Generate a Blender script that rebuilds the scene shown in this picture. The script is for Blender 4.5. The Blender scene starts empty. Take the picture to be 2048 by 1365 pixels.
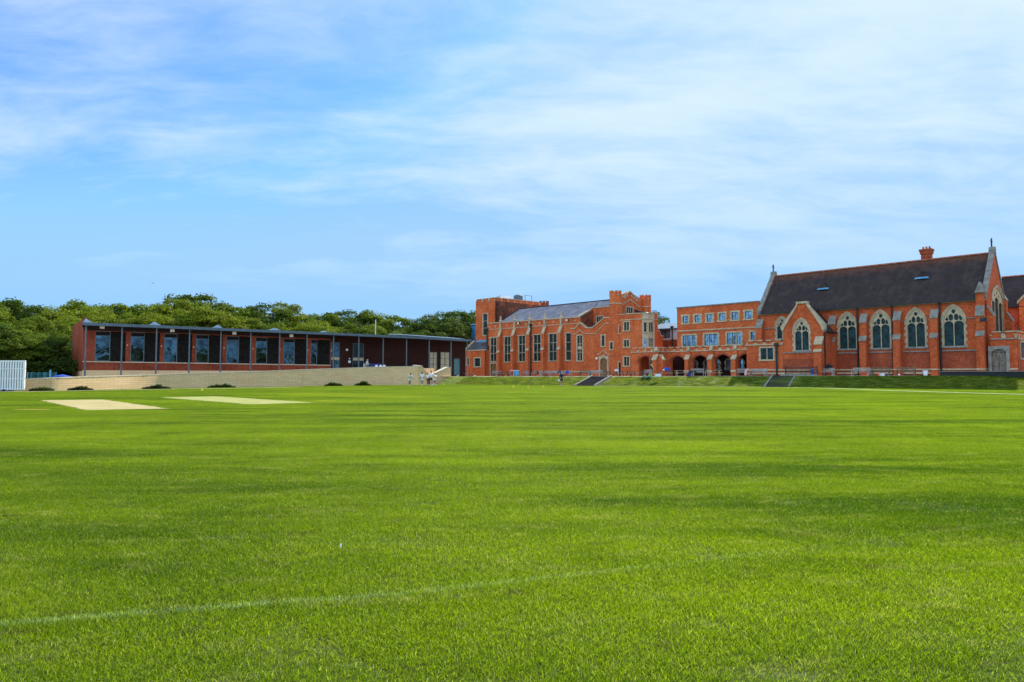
import bpy, math, random
import numpy as np
from mathutils import Vector, Matrix
from mathutils.geometry import tessellate_polygon

random.seed(7)
scn = bpy.context.scene
COL = scn.collection
R = math.radians

# ------------------------------------------------------------------ camera
F = 2048 * 24.0 / 36.0
PITCH = math.atan(67.5 / F)
CAMH = 1.35
cd = bpy.data.cameras.new("camera")
cam = bpy.data.objects.new("camera", cd)
COL.objects.link(cam)
cd.lens = 24.0
cd.sensor_width = 36.0
cd.clip_end = 8000
cd.clip_start = 0.05
cam.location = (0, 0, CAMH)
cam.rotation_euler = (R(90) + PITCH, 0, 0)
scn.camera = cam

# ------------------------------------------------------------------ light
SUN_AZ = math.atan2(0.54, 0.84)      # clockwise from +Y
SUN_EL = R(34)
scn.view_settings.view_transform = 'Standard'
scn.view_settings.look = 'None'
scn.view_settings.exposure = 0.82
scn.view_settings.gamma = 1
sl = bpy.data.lights.new("sun", 'SUN')
sl.energy = 5.0
sl.angle = R(0.6)
sl.color = (1.0, 0.92, 0.76)
so = bpy.data.objects.new("sun", sl)
COL.objects.link(so)
tosun = Vector((math.sin(SUN_AZ) * math.cos(SUN_EL), math.cos(SUN_AZ) * math.cos(SUN_EL), math.sin(SUN_EL)))
so.rotation_euler = tosun.to_track_quat('Z', 'Y').to_euler()

# ------------------------------------------------------------------ node helpers
class NT:
    def __init__(self, tree):
        self.t = tree; self.n = tree.nodes; self.l = tree.links
    def node(self, typ, **kw):
        nd = self.n.new(typ)
        for k, v in kw.items(): setattr(nd, k, v)
        return nd
    def put(self, sock, val):
        if isinstance(val, bpy.types.NodeSocket): self.l.new(val, sock)
        elif val is not None: sock.default_value = val
    def math(self, op, a, b=None, c=None, clamp=False):
        nd = self.node('ShaderNodeMath', operation=op, use_clamp=clamp)
        self.put(nd.inputs[0], a)
        if b is not None: self.put(nd.inputs[1], b)
        if c is not None: self.put(nd.inputs[2], c)
        return nd.outputs[0]
    def vmath(self, op, a, b=None, out=0):
        nd = self.node('ShaderNodeVectorMath', operation=op)
        self.put(nd.inputs[0], a)
        if b is not None: self.put(nd.inputs[1], b)
        return nd.outputs[out]
    def mix(self, f, a, b):
        nd = self.node('ShaderNodeMix', data_type='RGBA')
        self.put(nd.inputs[0], f)
        self.put(nd.inputs[6], a if isinstance(a, bpy.types.NodeSocket) else (*a, 1)[:4])
        self.put(nd.inputs[7], b if isinstance(b, bpy.types.NodeSocket) else (*b, 1)[:4])
        return nd.outputs[2]
    def noise(self, vec, scale, detail=3, rough=0.55, dist=0.0, out=0):
        nd = self.node('ShaderNodeTexNoise')
        self.put(nd.inputs['Vector'], vec)
        nd.inputs['Scale'].default_value = scale
        nd.inputs['Detail'].default_value = detail
        nd.inputs['Roughness'].default_value = rough
        nd.inputs['Distortion'].default_value = dist
        return nd.outputs[out]
    def ramp(self, f, lo, hi, a=0.0, b=1.0, smooth=True):
        nd = self.node('ShaderNodeMapRange')
        if smooth: nd.interpolation_type = 'SMOOTHSTEP'
        self.put(nd.inputs[0], f)
        for i, v in ((1, lo), (2, hi), (3, a), (4, b)): self.put(nd.inputs[i], v)
        return nd.outputs[0]
    def mapping(self, vec, scale=(1, 1, 1), rot=(0, 0, 0), loc=(0, 0, 0)):
        nd = self.node('ShaderNodeMapping')
        self.put(nd.inputs[0], vec)
        nd.inputs['Scale'].default_value = scale
        nd.inputs['Rotation'].default_value = rot
        nd.inputs['Location'].default_value = loc
        return nd.outputs[0]

# ------------------------------------------------------------------ sky
world = bpy.data.worlds.new("World")
scn.world = world
world.use_nodes = True
w = NT(world.node_tree)
w.n.clear()
wo = w.node('ShaderNodeOutputWorld')
bg = w.node('ShaderNodeBackground')
w.l.new(bg.outputs[0], wo.inputs[0])
bg.inputs[1].default_value = 0.1
sky = w.node('ShaderNodeTexSky')
sky.sky_type = 'NISHITA'
sky.sun_disc = False
sky.sun_elevation = SUN_EL
sky.sun_rotation = SUN_AZ
sky.air_density = 1.0
sky.dust_density = 0.6
sky.ozone_density = 2.0
tc = w.node('ShaderNodeTexCoord')
dirv = tc.outputs['Generated']
sp = w.node('ShaderNodeSeparateXYZ'); w.l.new(dirv, sp.inputs[0])
zc = w.math('MAXIMUM', sp.outputs[2], 0.03)
px = w.math('DIVIDE', sp.outputs[0], w.math('ADD', zc, 0.16))
py = w.math('DIVIDE', sp.outputs[1], w.math('ADD', zc, 0.16))
cv = w.node('ShaderNodeCombineXYZ'); w.l.new(px, cv.inputs[0]); w.l.new(py, cv.inputs[1])
# thin streaked cirrus: warp, then stretch
warp = w.noise(cv.outputs[0], 0.7, 3, 0.6, out=1)
wv = w.vmath('ADD', cv.outputs[0], w.vmath('MULTIPLY', w.vmath('SUBTRACT', warp, (0.5, 0.5, 0.5)), (0.55, 0.55, 0)))
st = w.mapping(wv, scale=(0.62, 1.12, 1), rot=(0, 0, R(-30)), loc=(3.1, 1.7, 0))
n1 = w.noise(st, 1.1, 8, 0.60, 0.12)
st2 = w.mapping(wv, scale=(1.0, 2.3, 1), rot=(0, 0, R(-16)), loc=(7.7, 4.2, 2))
n2 = w.noise(st2, 3.4, 7, 0.62, 0.15)
cover = w.math('ADD', w.math('MULTIPLY', n1, 0.86), w.math('MULTIPLY', n2, 0.30))
# more cloud right, clearer left; unseen overhead sky cleared to lower ambient light
side = w.math('MULTIPLY', sp.outputs[0], 0.20)
upb = w.ramp(sp.outputs[2], 0.48, 0.75, 0.03, -0.30)
cover = w.math('ADD', cover, w.math('ADD', side, upb))
cm = w.ramp(cover, 0.40, 0.82, 0.10, 0.92)
# horizon veil
veil = w.ramp(sp.outputs[2], 0.0, 0.32, 0.70, 0.10)
cm2 = w.math('MAXIMUM', cm, veil)
blue = w.vmath('MULTIPLY', sky.outputs[0], (0.40, 0.82, 1.12))
blue = w.vmath('MINIMUM', w.vmath('ADD', blue, (0.0, 0.05, 0.8)), (1.5, 3.3, 5.9))
# unseen cloud bank behind the camera, added to brighten the shaded facades
back = w.vmath('DOT_PRODUCT', dirv, Vector((-0.60, -0.74, 0.30)).normalized(), out=1)
bb = w.ramp(back, -0.05, 0.75, 1.0, 1.9)
cloudc = w.node('ShaderNodeMix', data_type='RGBA')
w.put(cloudc.inputs[0], w.ramp(sp.outputs[2], 0.02, 0.30))
cloudc.inputs[6].default_value = (1.85, 3.65, 6.1, 1)
cloudc.inputs[7].default_value = (4.3, 5.25, 6.0, 1)
cc = w.vmath('MULTIPLY', cloudc.outputs[2], w.vmath('MULTIPLY', (1, 1, 1), bb))
cmb = w.math('MAXIMUM', cm2, w.ramp(back, 0.0, 0.7, 0.0, 0.8))
fin = w.mix(cmb, blue, cc)
w.l.new(fin, bg.inputs[0])

# ------------------------------------------------------------------ projection of picture measurements onto real planes
CP, SP = math.cos(PITCH), math.sin(PITCH)
def ray(u, v):
    x = (u - 1024) / F; y = (682.5 - v) / F
    return (x, CP - y * SP, SP + y * CP)
def ground(u, v, z=0.0):
    r = ray(u, v); t = (z - CAMH) / r[2]
    return (r[0] * t, r[1] * t)
def at(u, D, v=740):
    r = ray(u, v)
    return (r[0] / r[1] * D, D)

class Frame:
    """vertical plane through 2D point A, running to the right of the picture along d; n faces outwards"""
    def __init__(s, A, d):
        s.A = A; L = math.hypot(*d); s.d = (d[0] / L, d[1] / L); s.n = (s.d[1], -s.d[0])
    def off(s, k): return Frame((s.A[0] + s.n[0] * k, s.A[1] + s.n[1] * k), s.d)
    def hit(s, u, v):
        r = ray(u, v)
        den = r[0] * s.n[0] + r[1] * s.n[1]
        t = (s.A[0] * s.n[0] + s.A[1] * s.n[1]) / den
        x, y = r[0] * t, r[1] * t
        return ((x - s.A[0]) * s.d[0] + (y - s.A[1]) * s.d[1], CAMH + r[2] * t)
    def S(s, u, v=680): return s.hit(u, v)[0]
    def Z(s, u, v): return s.hit(u, v)[1]
    def P(s, a, o, z): return (s.A[0] + s.d[0] * a + s.n[0] * o, s.A[1] + s.d[1] * a + s.n[1] * o, z)
    def ang(s): return math.atan2(s.d[1], s.d[0])
def frame2(A, B): return Frame(A, (B[0] - A[0], B[1] - A[1]))

# ------------------------------------------------------------------ mesh builder
class MB:
    def __init__(s): s.v = []; s.f = []
    def add(s, vs, fs):
        b = len(s.v); s.v += [tuple(p) for p in vs]; s.f += [tuple(i + b for i in f) for f in fs]; return s
    def hexa(s, p):
        return s.add(p, [(0, 3, 2, 1), (4, 5, 6, 7), (0, 1, 5, 4), (1, 2, 6, 5), (2, 3, 7, 6), (3, 0, 4, 7)])
    def box(s, x0, x1, y0, y1, z0, z1):
        return s.hexa([(x0, y0, z0), (x1, y0, z0), (x1, y1, z0), (x0, y1, z0), (x0, y0, z1), (x1, y0, z1), (x1, y1, z1), (x0, y1, z1)])
    def fbox(s, fr, a0, a1, o0, o1, z0, z1):
        P = fr.P
        return s.hexa([P(a0, o0, z0), P(a1, o0, z0), P(a1, o1, z0), P(a0, o1, z0), P(a0, o0, z1), P(a1, o0, z1), P(a1, o1, z1), P(a0, o1, z1)])
    def band(s, fr, a0, a1, o0, o1, z0a, z0b, h):
        """band whose base runs from z0a to z0b"""
        P = fr.P
        return s.hexa([P(a0, o0, z0a), P(a1, o0, z0b), P(a1, o1, z0b), P(a0, o1, z0a), P(a0, o0, z0a + h), P(a1, o0, z0b + h), P(a1, o1, z0b + h), P(a0, o1, z0a + h)])
    def slab(s, fr, outline, holes=(), o0=0.0, o1=-0.3):
        loops = [list(outline)] + [list(h) for h in holes]
        tri = tessellate_polygon([[Vector((a, z, 0)) for a, z in lp] for lp in loops])
        flat = [p for lp in loops for p in lp]; n = len(flat)
        vs = [fr.P(a, o0, z) for a, z in flat] + [fr.P(a, o1, z) for a, z in flat]
        fs = []
        for t in tri:
            a, b, c = (flat[i] for i in t)
            ar = (b[0] - a[0]) * (c[1] - a[1]) - (c[0] - a[0]) * (b[1] - a[1])
            if abs(ar) < 1e-9: continue
            t = tuple(t) if ar > 0 else tuple(reversed(t))
            fs.append(t); fs.append(tuple(i + n for i in reversed(t)))
        b = 0
        for lp in loops:
            m = len(lp)
            for i in range(m):
                j = (i + 1) % m
                fs.append((b + i, b + j, b + j + n, b + i + n))
            b += m
        return s.add(vs, fs)
    def sweep(s, fr, prof, a0, a1):
        """profile of (off, z) points, extruded along the wall from a0 to a1"""
        n = len(prof)
        vs = [fr.P(a0, o, z) for o, z in prof] + [fr.P(a1, o, z) for o, z in prof]
        tri = tessellate_polygon([[Vector((o, z, 0)) for o, z in prof]])
        fs = [tuple(t) for t in tri] + [tuple(i + n for i in reversed(t)) for t in tri]
        fs += [(i, (i + 1) % n, (i + 1) % n + n, i + n) for i in range(n)]
        return s.add(vs, fs)
    def sheet(s, p, th=0.12):
        q = [Vector(x) for x in p]
        nrm = (q[1] - q[0]).cross(q[-1] - q[0]).normalized()
        if nrm.z < 0: nrm = -nrm
        lo = [x - nrm * th for x in q]; n = len(q)
        return s.add(list(q) + lo, [tuple(range(n)), tuple(reversed(range(n, 2 * n)))] + [(i, (i + 1) % n, (i + 1) % n + n, i + n) for i in range(n)])
    def tube(s, p, q, r0, r1=None, n=8, cap=True):
        r1 = r0 if r1 is None else r1
        p = Vector(p); q = Vector(q); ax = (q - p).normalized()
        t = ax.orthogonal().normalized(); b = ax.cross(t)
        vs = [p + (t * math.cos(2 * math.pi * i / n) + b * math.sin(2 * math.pi * i / n)) * r0 for i in range(n)]
        vs += [q + (t * math.cos(2 * math.pi * i / n) + b * math.sin(2 * math.pi * i / n)) * r1 for i in range(n)]
        fs = [(i, (i + 1) % n, (i + 1) % n + n, i + n) for i in range(n)]
        if cap: fs += [tuple(reversed(range(n))), tuple(range(n, 2 * n))]
        return s.add(vs, fs)
    def lathe(s, c, prof, n=12):
        """profile of (r, z) about the vertical through c"""
        m = len(prof); vs = []
        for r, z in prof:
            vs += [(c[0] + r * math.cos(2 * math.pi * i / n), c[1] + r * math.sin(2 * math.pi * i / n), c[2] + z) for i in range(n)]
        fs = []
        for k in range(m - 1):
            fs += [(k * n + i, k * n + (i + 1) % n, (k + 1) * n + (i + 1) % n, (k + 1) * n + i) for i in range(n)]
        fs += [tuple(reversed(range(n))), tuple(range((m - 1) * n, m * n))]
        return s.add(vs, fs)
    def prism(s, pts, z0, z1):
        n = len(pts)
        vs = [(p[0], p[1], z0) for p in pts] + [(p[0], p[1], z1) for p in pts]
        return s.add(vs, [tuple(reversed(range(n))), tuple(range(n, 2 * n))] + [(i, (i + 1) % n, (i + 1) % n + n, i + n) for i in range(n)])
    def build(s, name, mat, parent=None, org=(0, 0, 0), smooth=False):
        me = bpy.data.meshes.new(name)
        o = Vector(org)
        me.from_pydata([Vector(p) - o for p in s.v], [], s.f)
        me.materials.append(mat)
        uv = me.uv_layers.new(name='uv')
        Zv = Vector((0, 0, 1))
        lv = me.loops; vv = me.vertices; data = uv.data
        for p in me.polygons:
            nn = p.normal
            if abs(nn.z) > 0.95: t = Vector((1, 0, 0)); b = Vector((0, 1, 0))
            else:
                t = Zv.cross(nn).normalized(); b = nn.cross(t)
            for li in p.loop_indices:
                c = vv[lv[li].vertex_index].co + o
                data[li].uv = (c.dot(t), c.dot(b))
            p.use_smooth = smooth
        ob = bpy.data.objects.new(name, me)
        COL.objects.link(ob)
        if parent: ob.parent = parent
        else: ob.location = o
        return ob

def tag(o, label=None, cat=None, group=None, kind=None):
    if label: o['label'] = label
    if cat: o['category'] = cat
    if group: o['group'] = group
    if kind: o['kind'] = kind
    return o
def thing(name, loc, label, cat, group=None, rz=0.0):
    o = bpy.data.objects.new(name, None); COL.objects.link(o)
    o.location = loc; o.rotation_euler = (0, 0, rz); o.empty_display_size = 0.3
    return tag(o, label, cat, group)
def copy_tree(root, loc, rz=0.0, scale=None, label=None):
    def rec(o, par):
        c = o.copy(); COL.objects.link(c)
        if par: c.parent = par
        for ch in kids.get(o, []): rec(ch, c)
        return c
    kids = {}
    for ch in root.children_recursive: kids.setdefault(ch.parent, []).append(ch)
    r = rec(root, None)
    r.location = loc; r.rotation_euler = (0, 0, rz)
    if scale: r.scale = scale
    if label: r['label'] = label
    return r

# ------------------------------------------------------------------ materials
def base_mat(name, rough=0.8, spec=0.3):
    m = bpy.data.materials.new(name); m.use_nodes = True
    t = NT(m.node_tree); t.n.clear()
    out = t.node('ShaderNodeOutputMaterial'); b = t.node('ShaderNodeBsdfPrincipled')
    t.l.new(b.outputs[0], out.inputs[0])
    b.inputs['Roughness'].default_value = rough
    b.inputs['Specular IOR Level'].default_value = spec
    t.out = out; t.b = b
    return m, t
def plain(name, col, rough=0.7, spec=0.3, var=0.25, scale=3.0, metal=0.0, fine=0.0):
    m, t = base_mat(name, rough, spec)
    g = t.node('ShaderNodeNewGeometry')
    n = t.noise(g.outputs['Position'], scale, 5, 0.6)
    c = t.mix(t.ramp(n, 0.3, 0.7), tuple(x * (1 - var) for x in col), tuple(min(1, x * (1 + var)) for x in col))
    if fine:
        n2 = t.noise(g.outputs['Position'], 14, 2, 0.6)
        c = t.mix(t.math('MULTIPLY', t.ramp(n2, 0.35, 0.7), fine), c, tuple(x * 0.45 for x in col))
    t.put(t.b.inputs['Base Color'], c)
    t.b.inputs['Metallic'].default_value = metal
    return m
def brick(name, c1, c2, mortar, stain=0.0, top=None):
    m, t = base_mat(name, 0.88, 0.2)
    uv = t.node('ShaderNodeUVMap'); uv.uv_map = 'uv'
    g = t.node('ShaderNodeNewGeometry')
    bt = t.node('ShaderNodeTexBrick')
    t.put(bt.inputs['Vector'], uv.outputs[0])
    bt.inputs['Color1'].default_value = (*c1, 1); bt.inputs['Color2'].default_value = (*c2, 1)
    bt.inputs['Mortar'].default_value = (*mortar, 1)
    bt.inputs['Scale'].default_value = 1
    bt.inputs['Mortar Size'].default_value = 0.008
    bt.inputs['Bias'].default_value = -0.1
    bt.inputs['Brick Width'].default_value = 0.225
    bt.inputs['Row Height'].default_value = 0.075
    # individual bricks fired darker or lighter
    wn = t.node('ShaderNodeTexWhiteNoise', noise_dimensions='2D')
    sn = t.vmath('SNAP', uv.outputs[0], (0.225, 0.15, 1))
    t.put(wn.inputs[0], sn)
    c = t.mix(t.math('MULTIPLY', t.ramp(wn.outputs[0], 0.55, 1.0), 0.40), bt.outputs[0], tuple(x * 0.50 for x in c2))
    c = t.mix(t.math('MULTIPLY', t.ramp(wn.outputs[0], 0.30, 0.0), 0.30), c, (min(1, c1[0] * 1.25), c1[1] * 1.7, c1[2] * 1.8))
    big = t.noise(g.outputs['Position'], 0.35, 6, 0.62)
    c = t.mix(t.ramp(big, 0.40, 0.72, 0, 0.50), c, tuple(x * 0.60 for x in c2))
    med = t.noise(t.mapping(g.outputs['Position'], scale=(1, 1, 0.35)), 1.6, 5, 0.65)
    c = t.mix(t.ramp(med, 0.55, 0.80, 0, 0.40), c, (c1[0] * 1.1, c1[1] * 1.35, c1[2] * 1.5))
    stk = t.noise(t.mapping(g.outputs['Position'], scale=(1, 1, 0.10)), 1.1, 6, 0.7)
    c = t.mix(t.ramp(stk, 0.54, 0.72, 0, 0.50), c, tuple(x * 0.38 for x in c2))
    pt = t.noise(g.outputs['Position'], 0.22, 3, 0.5)
    c = t.mix(t.ramp(pt, 0.52, 0.66, 0, 0.28), c, (c1[0] * 1.1, c1[1] * 1.55, c1[2] * 1.9))
    if stain:
        s1 = t.noise(g.outputs['Position'], 0.9, 6, 0.7)
        c = t.mix(t.ramp(s1, 0.36, 0.56, 0, stain), c, (0.09, 0.045, 0.03))
    t.put(t.b.inputs['Base Color'], c)
    bp = t.node('ShaderNodeBump'); bp.inputs['Strength'].default_value = 0.5; bp.inputs['Distance'].default_value = 0.01
    t.put(bp.inputs['Height'], t.math('SUBTRACT', 1.0, bt.outputs[1])); t.put(t.b.inputs['Normal'], bp.outputs[0])
    return m
def courses(name, col, w=0.9, h=0.2, mortar=None, var=0.22):
    m, t = base_mat(name, 0.9, 0.2)
    uv = t.node('ShaderNodeUVMap'); uv.uv_map = 'uv'
    g = t.node('ShaderNodeNewGeometry')
    bt = t.node('ShaderNodeTexBrick'); t.put(bt.inputs['Vector'], uv.outputs[0])
    bt.inputs['Color1'].default_value = (*[x * (1 - var) for x in col], 1)
    bt.inputs['Color2'].default_value = (*[min(1, x * (1 + var)) for x in col], 1)
    bt.inputs['Mortar'].default_value = (*(mortar or [x * 0.3 for x in col]), 1)
    bt.inputs['Scale'].default_value = 1; bt.inputs['Mortar Size'].default_value = 0.014
    bt.inputs['Brick Width'].default_value = w; bt.inputs['Row Height'].default_value = h
    n = t.noise(g.outputs['Position'], 0.8, 6, 0.65)
    c = t.mix(t.ramp(n, 0.52, 0.75, 0, 0.55), bt.outputs[0], (col[0] * 0.95, col[1] * 0.72, col[2] * 0.48))
    n = t.noise(t.mapping(g.outputs['Position'], scale=(1, 1, 0.25)), 2.2, 6, 0.65)
    c = t.mix(t.ramp(n, 0.55, 0.8, 0, 0.5), c, tuple(x * 0.55 for x in col))
    t.put(t.b.inputs['Base Color'], c)
    return m
def tiles(name, col, col2, row=0.12, ridge=None, ridge_z=0, ridge_h=1.5):
    m, t = base_mat(name, 0.85, 0.25)
    uv = t.node('ShaderNodeUVMap'); uv.uv_map = 'uv'
    g = t.node('ShaderNodeNewGeometry')
    bt = t.node('ShaderNodeTexBrick'); t.put(bt.inputs['Vector'], uv.outputs[0])
    bt.inputs['Color1'].default_value = (*col, 1); bt.inputs['Color2'].default_value = (*col2, 1)
    bt.inputs['Mortar'].default_value = (*[x * 0.35 for x in col], 1)
    bt.inputs['Scale'].default_value = 1; bt.inputs['Mortar Size'].default_value = 0.008
    bt.inputs['Brick Width'].default_value = 0.2; bt.inputs['Row Height'].default_value = row
    n = t.noise(g.outputs['Position'], 0.7, 7, 0.7)
    c = t.mix(t.ramp(n, 0.42, 0.7, 0, 0.6), bt.outputs[0], tuple(x * 1.7 for x in col2))
    n = t.noise(g.outputs['Position'], 2.6, 5, 0.7)
    c = t.mix(t.ramp(n, 0.50, 0.75, 0, 0.45), c, tuple(x * 0.5 for x in col))
    n = t.noise(t.mapping(uv.outputs[0], scale=(1.2, 0.12, 1)), 1.6, 6, 0.7)
    c = t.mix(t.ramp(n, 0.48, 0.70, 0, 0.35), c, tuple(x * 1.7 for x in col2))
    if ridge:
        s = t.node('ShaderNodeSeparateXYZ'); t.put(s.inputs[0], g.outputs['Position'])
        nn = t.noise(g.outputs['Position'], 1.6, 5, 0.7)
        zz = t.math('ADD', s.outputs[2], t.math('MULTIPLY', t.math('SUBTRACT', nn, 0.5), 3.0))
        c = t.mix(t.ramp(zz, ridge_z - ridge_h, ridge_z, 0, 0.45), c, ridge)
    t.put(t.b.inputs['Base Color'], c)
    bp = t.node('ShaderNodeBump'); bp.inputs['Strength'].default_value = 0.6; bp.inputs['Distance'].default_value = 0.02
    t.put(bp.inputs['Height'], t.math('SUBTRACT', 1.0, bt.outputs[1])); t.put(t.b.inputs['Normal'], bp.outputs[0])
    return m
def glass(name, col, rough=0.06, metal=0.0, ior=1.6, wob=0.03, spec=0.6, cell=0.22):
    m, t = base_mat(name, rough, spec)
    uv = t.node('ShaderNodeUVMap'); uv.uv_map = 'uv'
    g = t.node('ShaderNodeNewGeometry')
    n = t.noise(g.outputs['Position'], 1.3, 3, 0.5)
    c = t.mix(t.ramp(n, 0.35, 0.65), tuple(x * 0.55 for x in col), tuple(x * 1.5 for x in col))
    wn = t.node('ShaderNodeTexWhiteNoise', noise_dimensions='2D')
    t.put(wn.inputs[0], t.vmath('SNAP', uv.outputs[0], (cell, cell * 1.5, 1)))
    c = t.mix(t.ramp(wn.outputs[0], 0.70, 1.0, 0, 0.45), c, tuple(min(1, x * 2.6 + 0.02) for x in col))
    t.put(t.b.inputs['Base Color'], c)
    t.b.inputs['IOR'].default_value = ior; t.b.inputs['Metallic'].default_value = metal
    bp = t.node('ShaderNodeBump'); bp.inputs['Strength'].default_value = wob; bp.inputs['Distance'].default_value = 0.3
    t.put(bp.inputs['Height'], t.noise(g.outputs['Position'], 0.9, 2, 0.5)); t.put(t.b.inputs['Normal'], bp.outputs[0])
    return m

M = {}
M['brick'] = brick('orange_red_brick', (0.72, 0.150, 0.040), (0.54, 0.085, 0.026), (0.34, 0.14, 0.06))
M['brick_ch'] = brick('deep_red_chapel_brick', (0.66, 0.122, 0.034), (0.48, 0.070, 0.022), (0.30, 0.12, 0.055))
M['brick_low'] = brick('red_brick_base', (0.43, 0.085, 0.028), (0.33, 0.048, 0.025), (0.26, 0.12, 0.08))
M['brick_stain'] = brick('weathered_brick', (0.50, 0.12, 0.05), (0.38, 0.07, 0.03), (0.24, 0.13, 0.09), stain=0.85)
M['brick_pav'] = brick('pavilion_red_brick', (0.38, 0.066, 0.022), (0.27, 0.042, 0.015), (0.28, 0.11, 0.08))
M['brick_shade_dark'] = brick('shade_dark_red_brick', (0.050, 0.014, 0.010), (0.034, 0.010, 0.008), (0.02, 0.01, 0.008))  # brick colour lowered to carry the deep shade under cover
M['stone'] = plain('limestone_dressing', (0.50, 0.40, 0.26), 0.85, 0.2, 0.22, 1.7, fine=0.35)
M['stone_grey'] = plain('grey_weathered_stone', (0.27, 0.245, 0.215), 0.9, 0.2, 0.3, 2.0, fine=0.5)
M['sand'] = courses('sand_block_wall', (0.86, 0.60, 0.33), mortar=(0.62, 0.41, 0.22), var=0.07)
M['sandcap'] = plain('sand_coping', (0.66, 0.56, 0.40), 0.85, 0.2, 0.15)
M['slate'] = tiles('green_grey_slate', (0.20, 0.19, 0.22), (0.28, 0.25, 0.27))
M['tile'] = tiles('dark_clay_tile', (0.034, 0.024, 0.024), (0.050, 0.033, 0.031), ridge=(0.24, 0.075, 0.03), ridge_z=15.6, ridge_h=1.6)
M['ridge'] = plain('red_ridge_tile', (0.40, 0.13, 0.08), 0.8, 0.2, 0.4, 4)
M['darkslate'] = tiles('dark_slate', (0.05, 0.05, 0.055), (0.08, 0.08, 0.085))
M['lead'] = plain('blue_lead_sheet', (0.10, 0.30, 0.48), 0.45, 0.5, 0.25, 2)
M['metalroof'] = plain('pale_metal_roof', (0.36, 0.48, 0.62), 0.5, 0.4, 0.18, 1.4, metal=0.1)
M['blueroof'] = plain('blue_grey_roof_sheet', (0.11, 0.19, 0.29), 0.7, 0.2, 0.18, 1.4)
M['fascia'] = plain('grey_blue_fascia', (0.085, 0.125, 0.16), 0.4, 0.5, 0.15, 2, metal=0.3)
M['post'] = plain('grey_blue_steel_post', (0.09, 0.13, 0.16), 0.45, 0.5, 0.15, 2)
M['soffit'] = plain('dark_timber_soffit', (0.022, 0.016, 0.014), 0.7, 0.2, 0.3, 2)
M['louvre'] = plain('black_timber_louvre', (0.020, 0.018, 0.017), 0.9, 0.05, 0.35, 3)
M['frame'] = plain('slate_blue_window_frame', (0.10, 0.14, 0.16), 0.5, 0.4, 0.15)
M['white'] = plain('white_paint', (0.78, 0.80, 0.80), 0.5, 0.4, 0.06, 2)
M['lamp'] = plain('pale_lamp_housing', (0.80, 0.78, 0.66), 0.4, 0.5, 0.05)
M['iron'] = plain('black_iron', (0.018, 0.018, 0.02), 0.5, 0.4, 0.2)
M['blackwall'] = plain('black_painted_wall', (0.012, 0.015, 0.018), 0.6, 0.3, 0.3)
M['wood'] = plain('oak_door', (0.20, 0.105, 0.045), 0.7, 0.2, 0.35, 4)
M['greywood'] = plain('silvered_teak', (0.34, 0.33, 0.31), 0.8, 0.2, 0.25, 4)
M['darkwood'] = plain('dark_picnic_timber', (0.12, 0.085, 0.07), 0.8, 0.2, 0.35, 4)
M['palewood'] = plain('pale_table_board', (0.40, 0.33, 0.24), 0.8, 0.2, 0.25, 4)
M['brownwood'] = plain('brown_bench_timber', (0.17, 0.13, 0.085), 0.8, 0.2, 0.3, 4)
M['paving'] = courses('pale_paving', (0.52, 0.43, 0.36), 0.9, 0.6)
M['step'] = plain('dark_worn_step', (0.055, 0.048, 0.044), 0.9, 0.2, 0.3, 3, fine=0.4)
M['chapeldoor'] = plain('weathered_oak_door', (0.17, 0.135, 0.11), 0.8, 0.2, 0.45, 5)
M['render'] = plain('white_render', (0.56, 0.52, 0.58), 0.8, 0.2, 0.05)
M['glass'] = glass('leaded_glass', (0.012, 0.022, 0.025), 0.25, wob=0.15, spec=0.22)
M['glass_lit'] = glass('reflecting_glass', (0.16, 0.24, 0.30), 0.08, metal=0.55, wob=0.10)
M['glass_pav'] = glass('pavilion_glass', (0.055, 0.08, 0.09), 0.02, metal=0.85, wob=0.05, cell=1.3)
M['stained'] = glass('dark_stained_glass', (0.010, 0.032, 0.038), 0.45, wob=0.3, spec=0.15, cell=0.11)
M['teal'] = plain('teal_door', (0.05, 0.17, 0.19), 0.4, 0.5, 0.2)
M['blueclad'] = plain('blue_cladding', (0.05, 0.24, 0.52), 0.5, 0.4, 0.12)
M['blue'] = plain('blue_plastic', (0.02, 0.07, 0.42), 0.5, 0.4, 0.2)
M['navy'] = plain('navy_plastic', (0.01, 0.025, 0.12), 0.5, 0.4, 0.2)
M['palewhite'] = plain('white_plastic', (0.78, 0.80, 0.86), 0.5, 0.4, 0.05)
M['yellow'] = plain('yellow_cone', (0.75, 0.50, 0.04), 0.5, 0.4, 0.05)
M['orange'] = plain('red_cone', (0.70, 0.10, 0.03), 0.5, 0.4, 0.05)
M['green'] = plain('green_plastic', (0.02, 0.35, 0.16), 0.5, 0.4, 0.1)
M['mesh_green'] = plain('green_fence_steel', (0.05, 0.22, 0.24), 0.6, 0.3, 0.1)
M['paintline'] = plain('white_line_paint', (0.74, 0.78, 0.62), 0.9, 0.1, 0.15, 5)
M['inside'] = plain('dim_interior', (0.05, 0.04, 0.035), 0.9, 0.1, 0.2)
M['curtain'] = plain('cream_blind', (0.46, 0.40, 0.27), 0.9, 0.1, 0.15)
def skinm(n, c): M[n] = plain(n, c, 0.6, 0.3, 0.05, 8)
skinm('skin_pale', (0.60, 0.36, 0.26)); skinm('skin_tan', (0.42, 0.24, 0.16)); skinm('skin_dark', (0.16, 0.085, 0.05))
skinm('cloth_white', (0.74, 0.78, 0.86)); skinm('cloth_navy', (0.012, 0.02, 0.045)); skinm('cloth_black', (0.015, 0.015, 0.018))
skinm('hair_dark', (0.02, 0.014, 0.01)); skinm('hair_brown', (0.14, 0.07, 0.035)); skinm('cloth_pink', (0.72, 0.38, 0.34)); skinm('cloth_red', (0.5, 0.05, 0.04))

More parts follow.
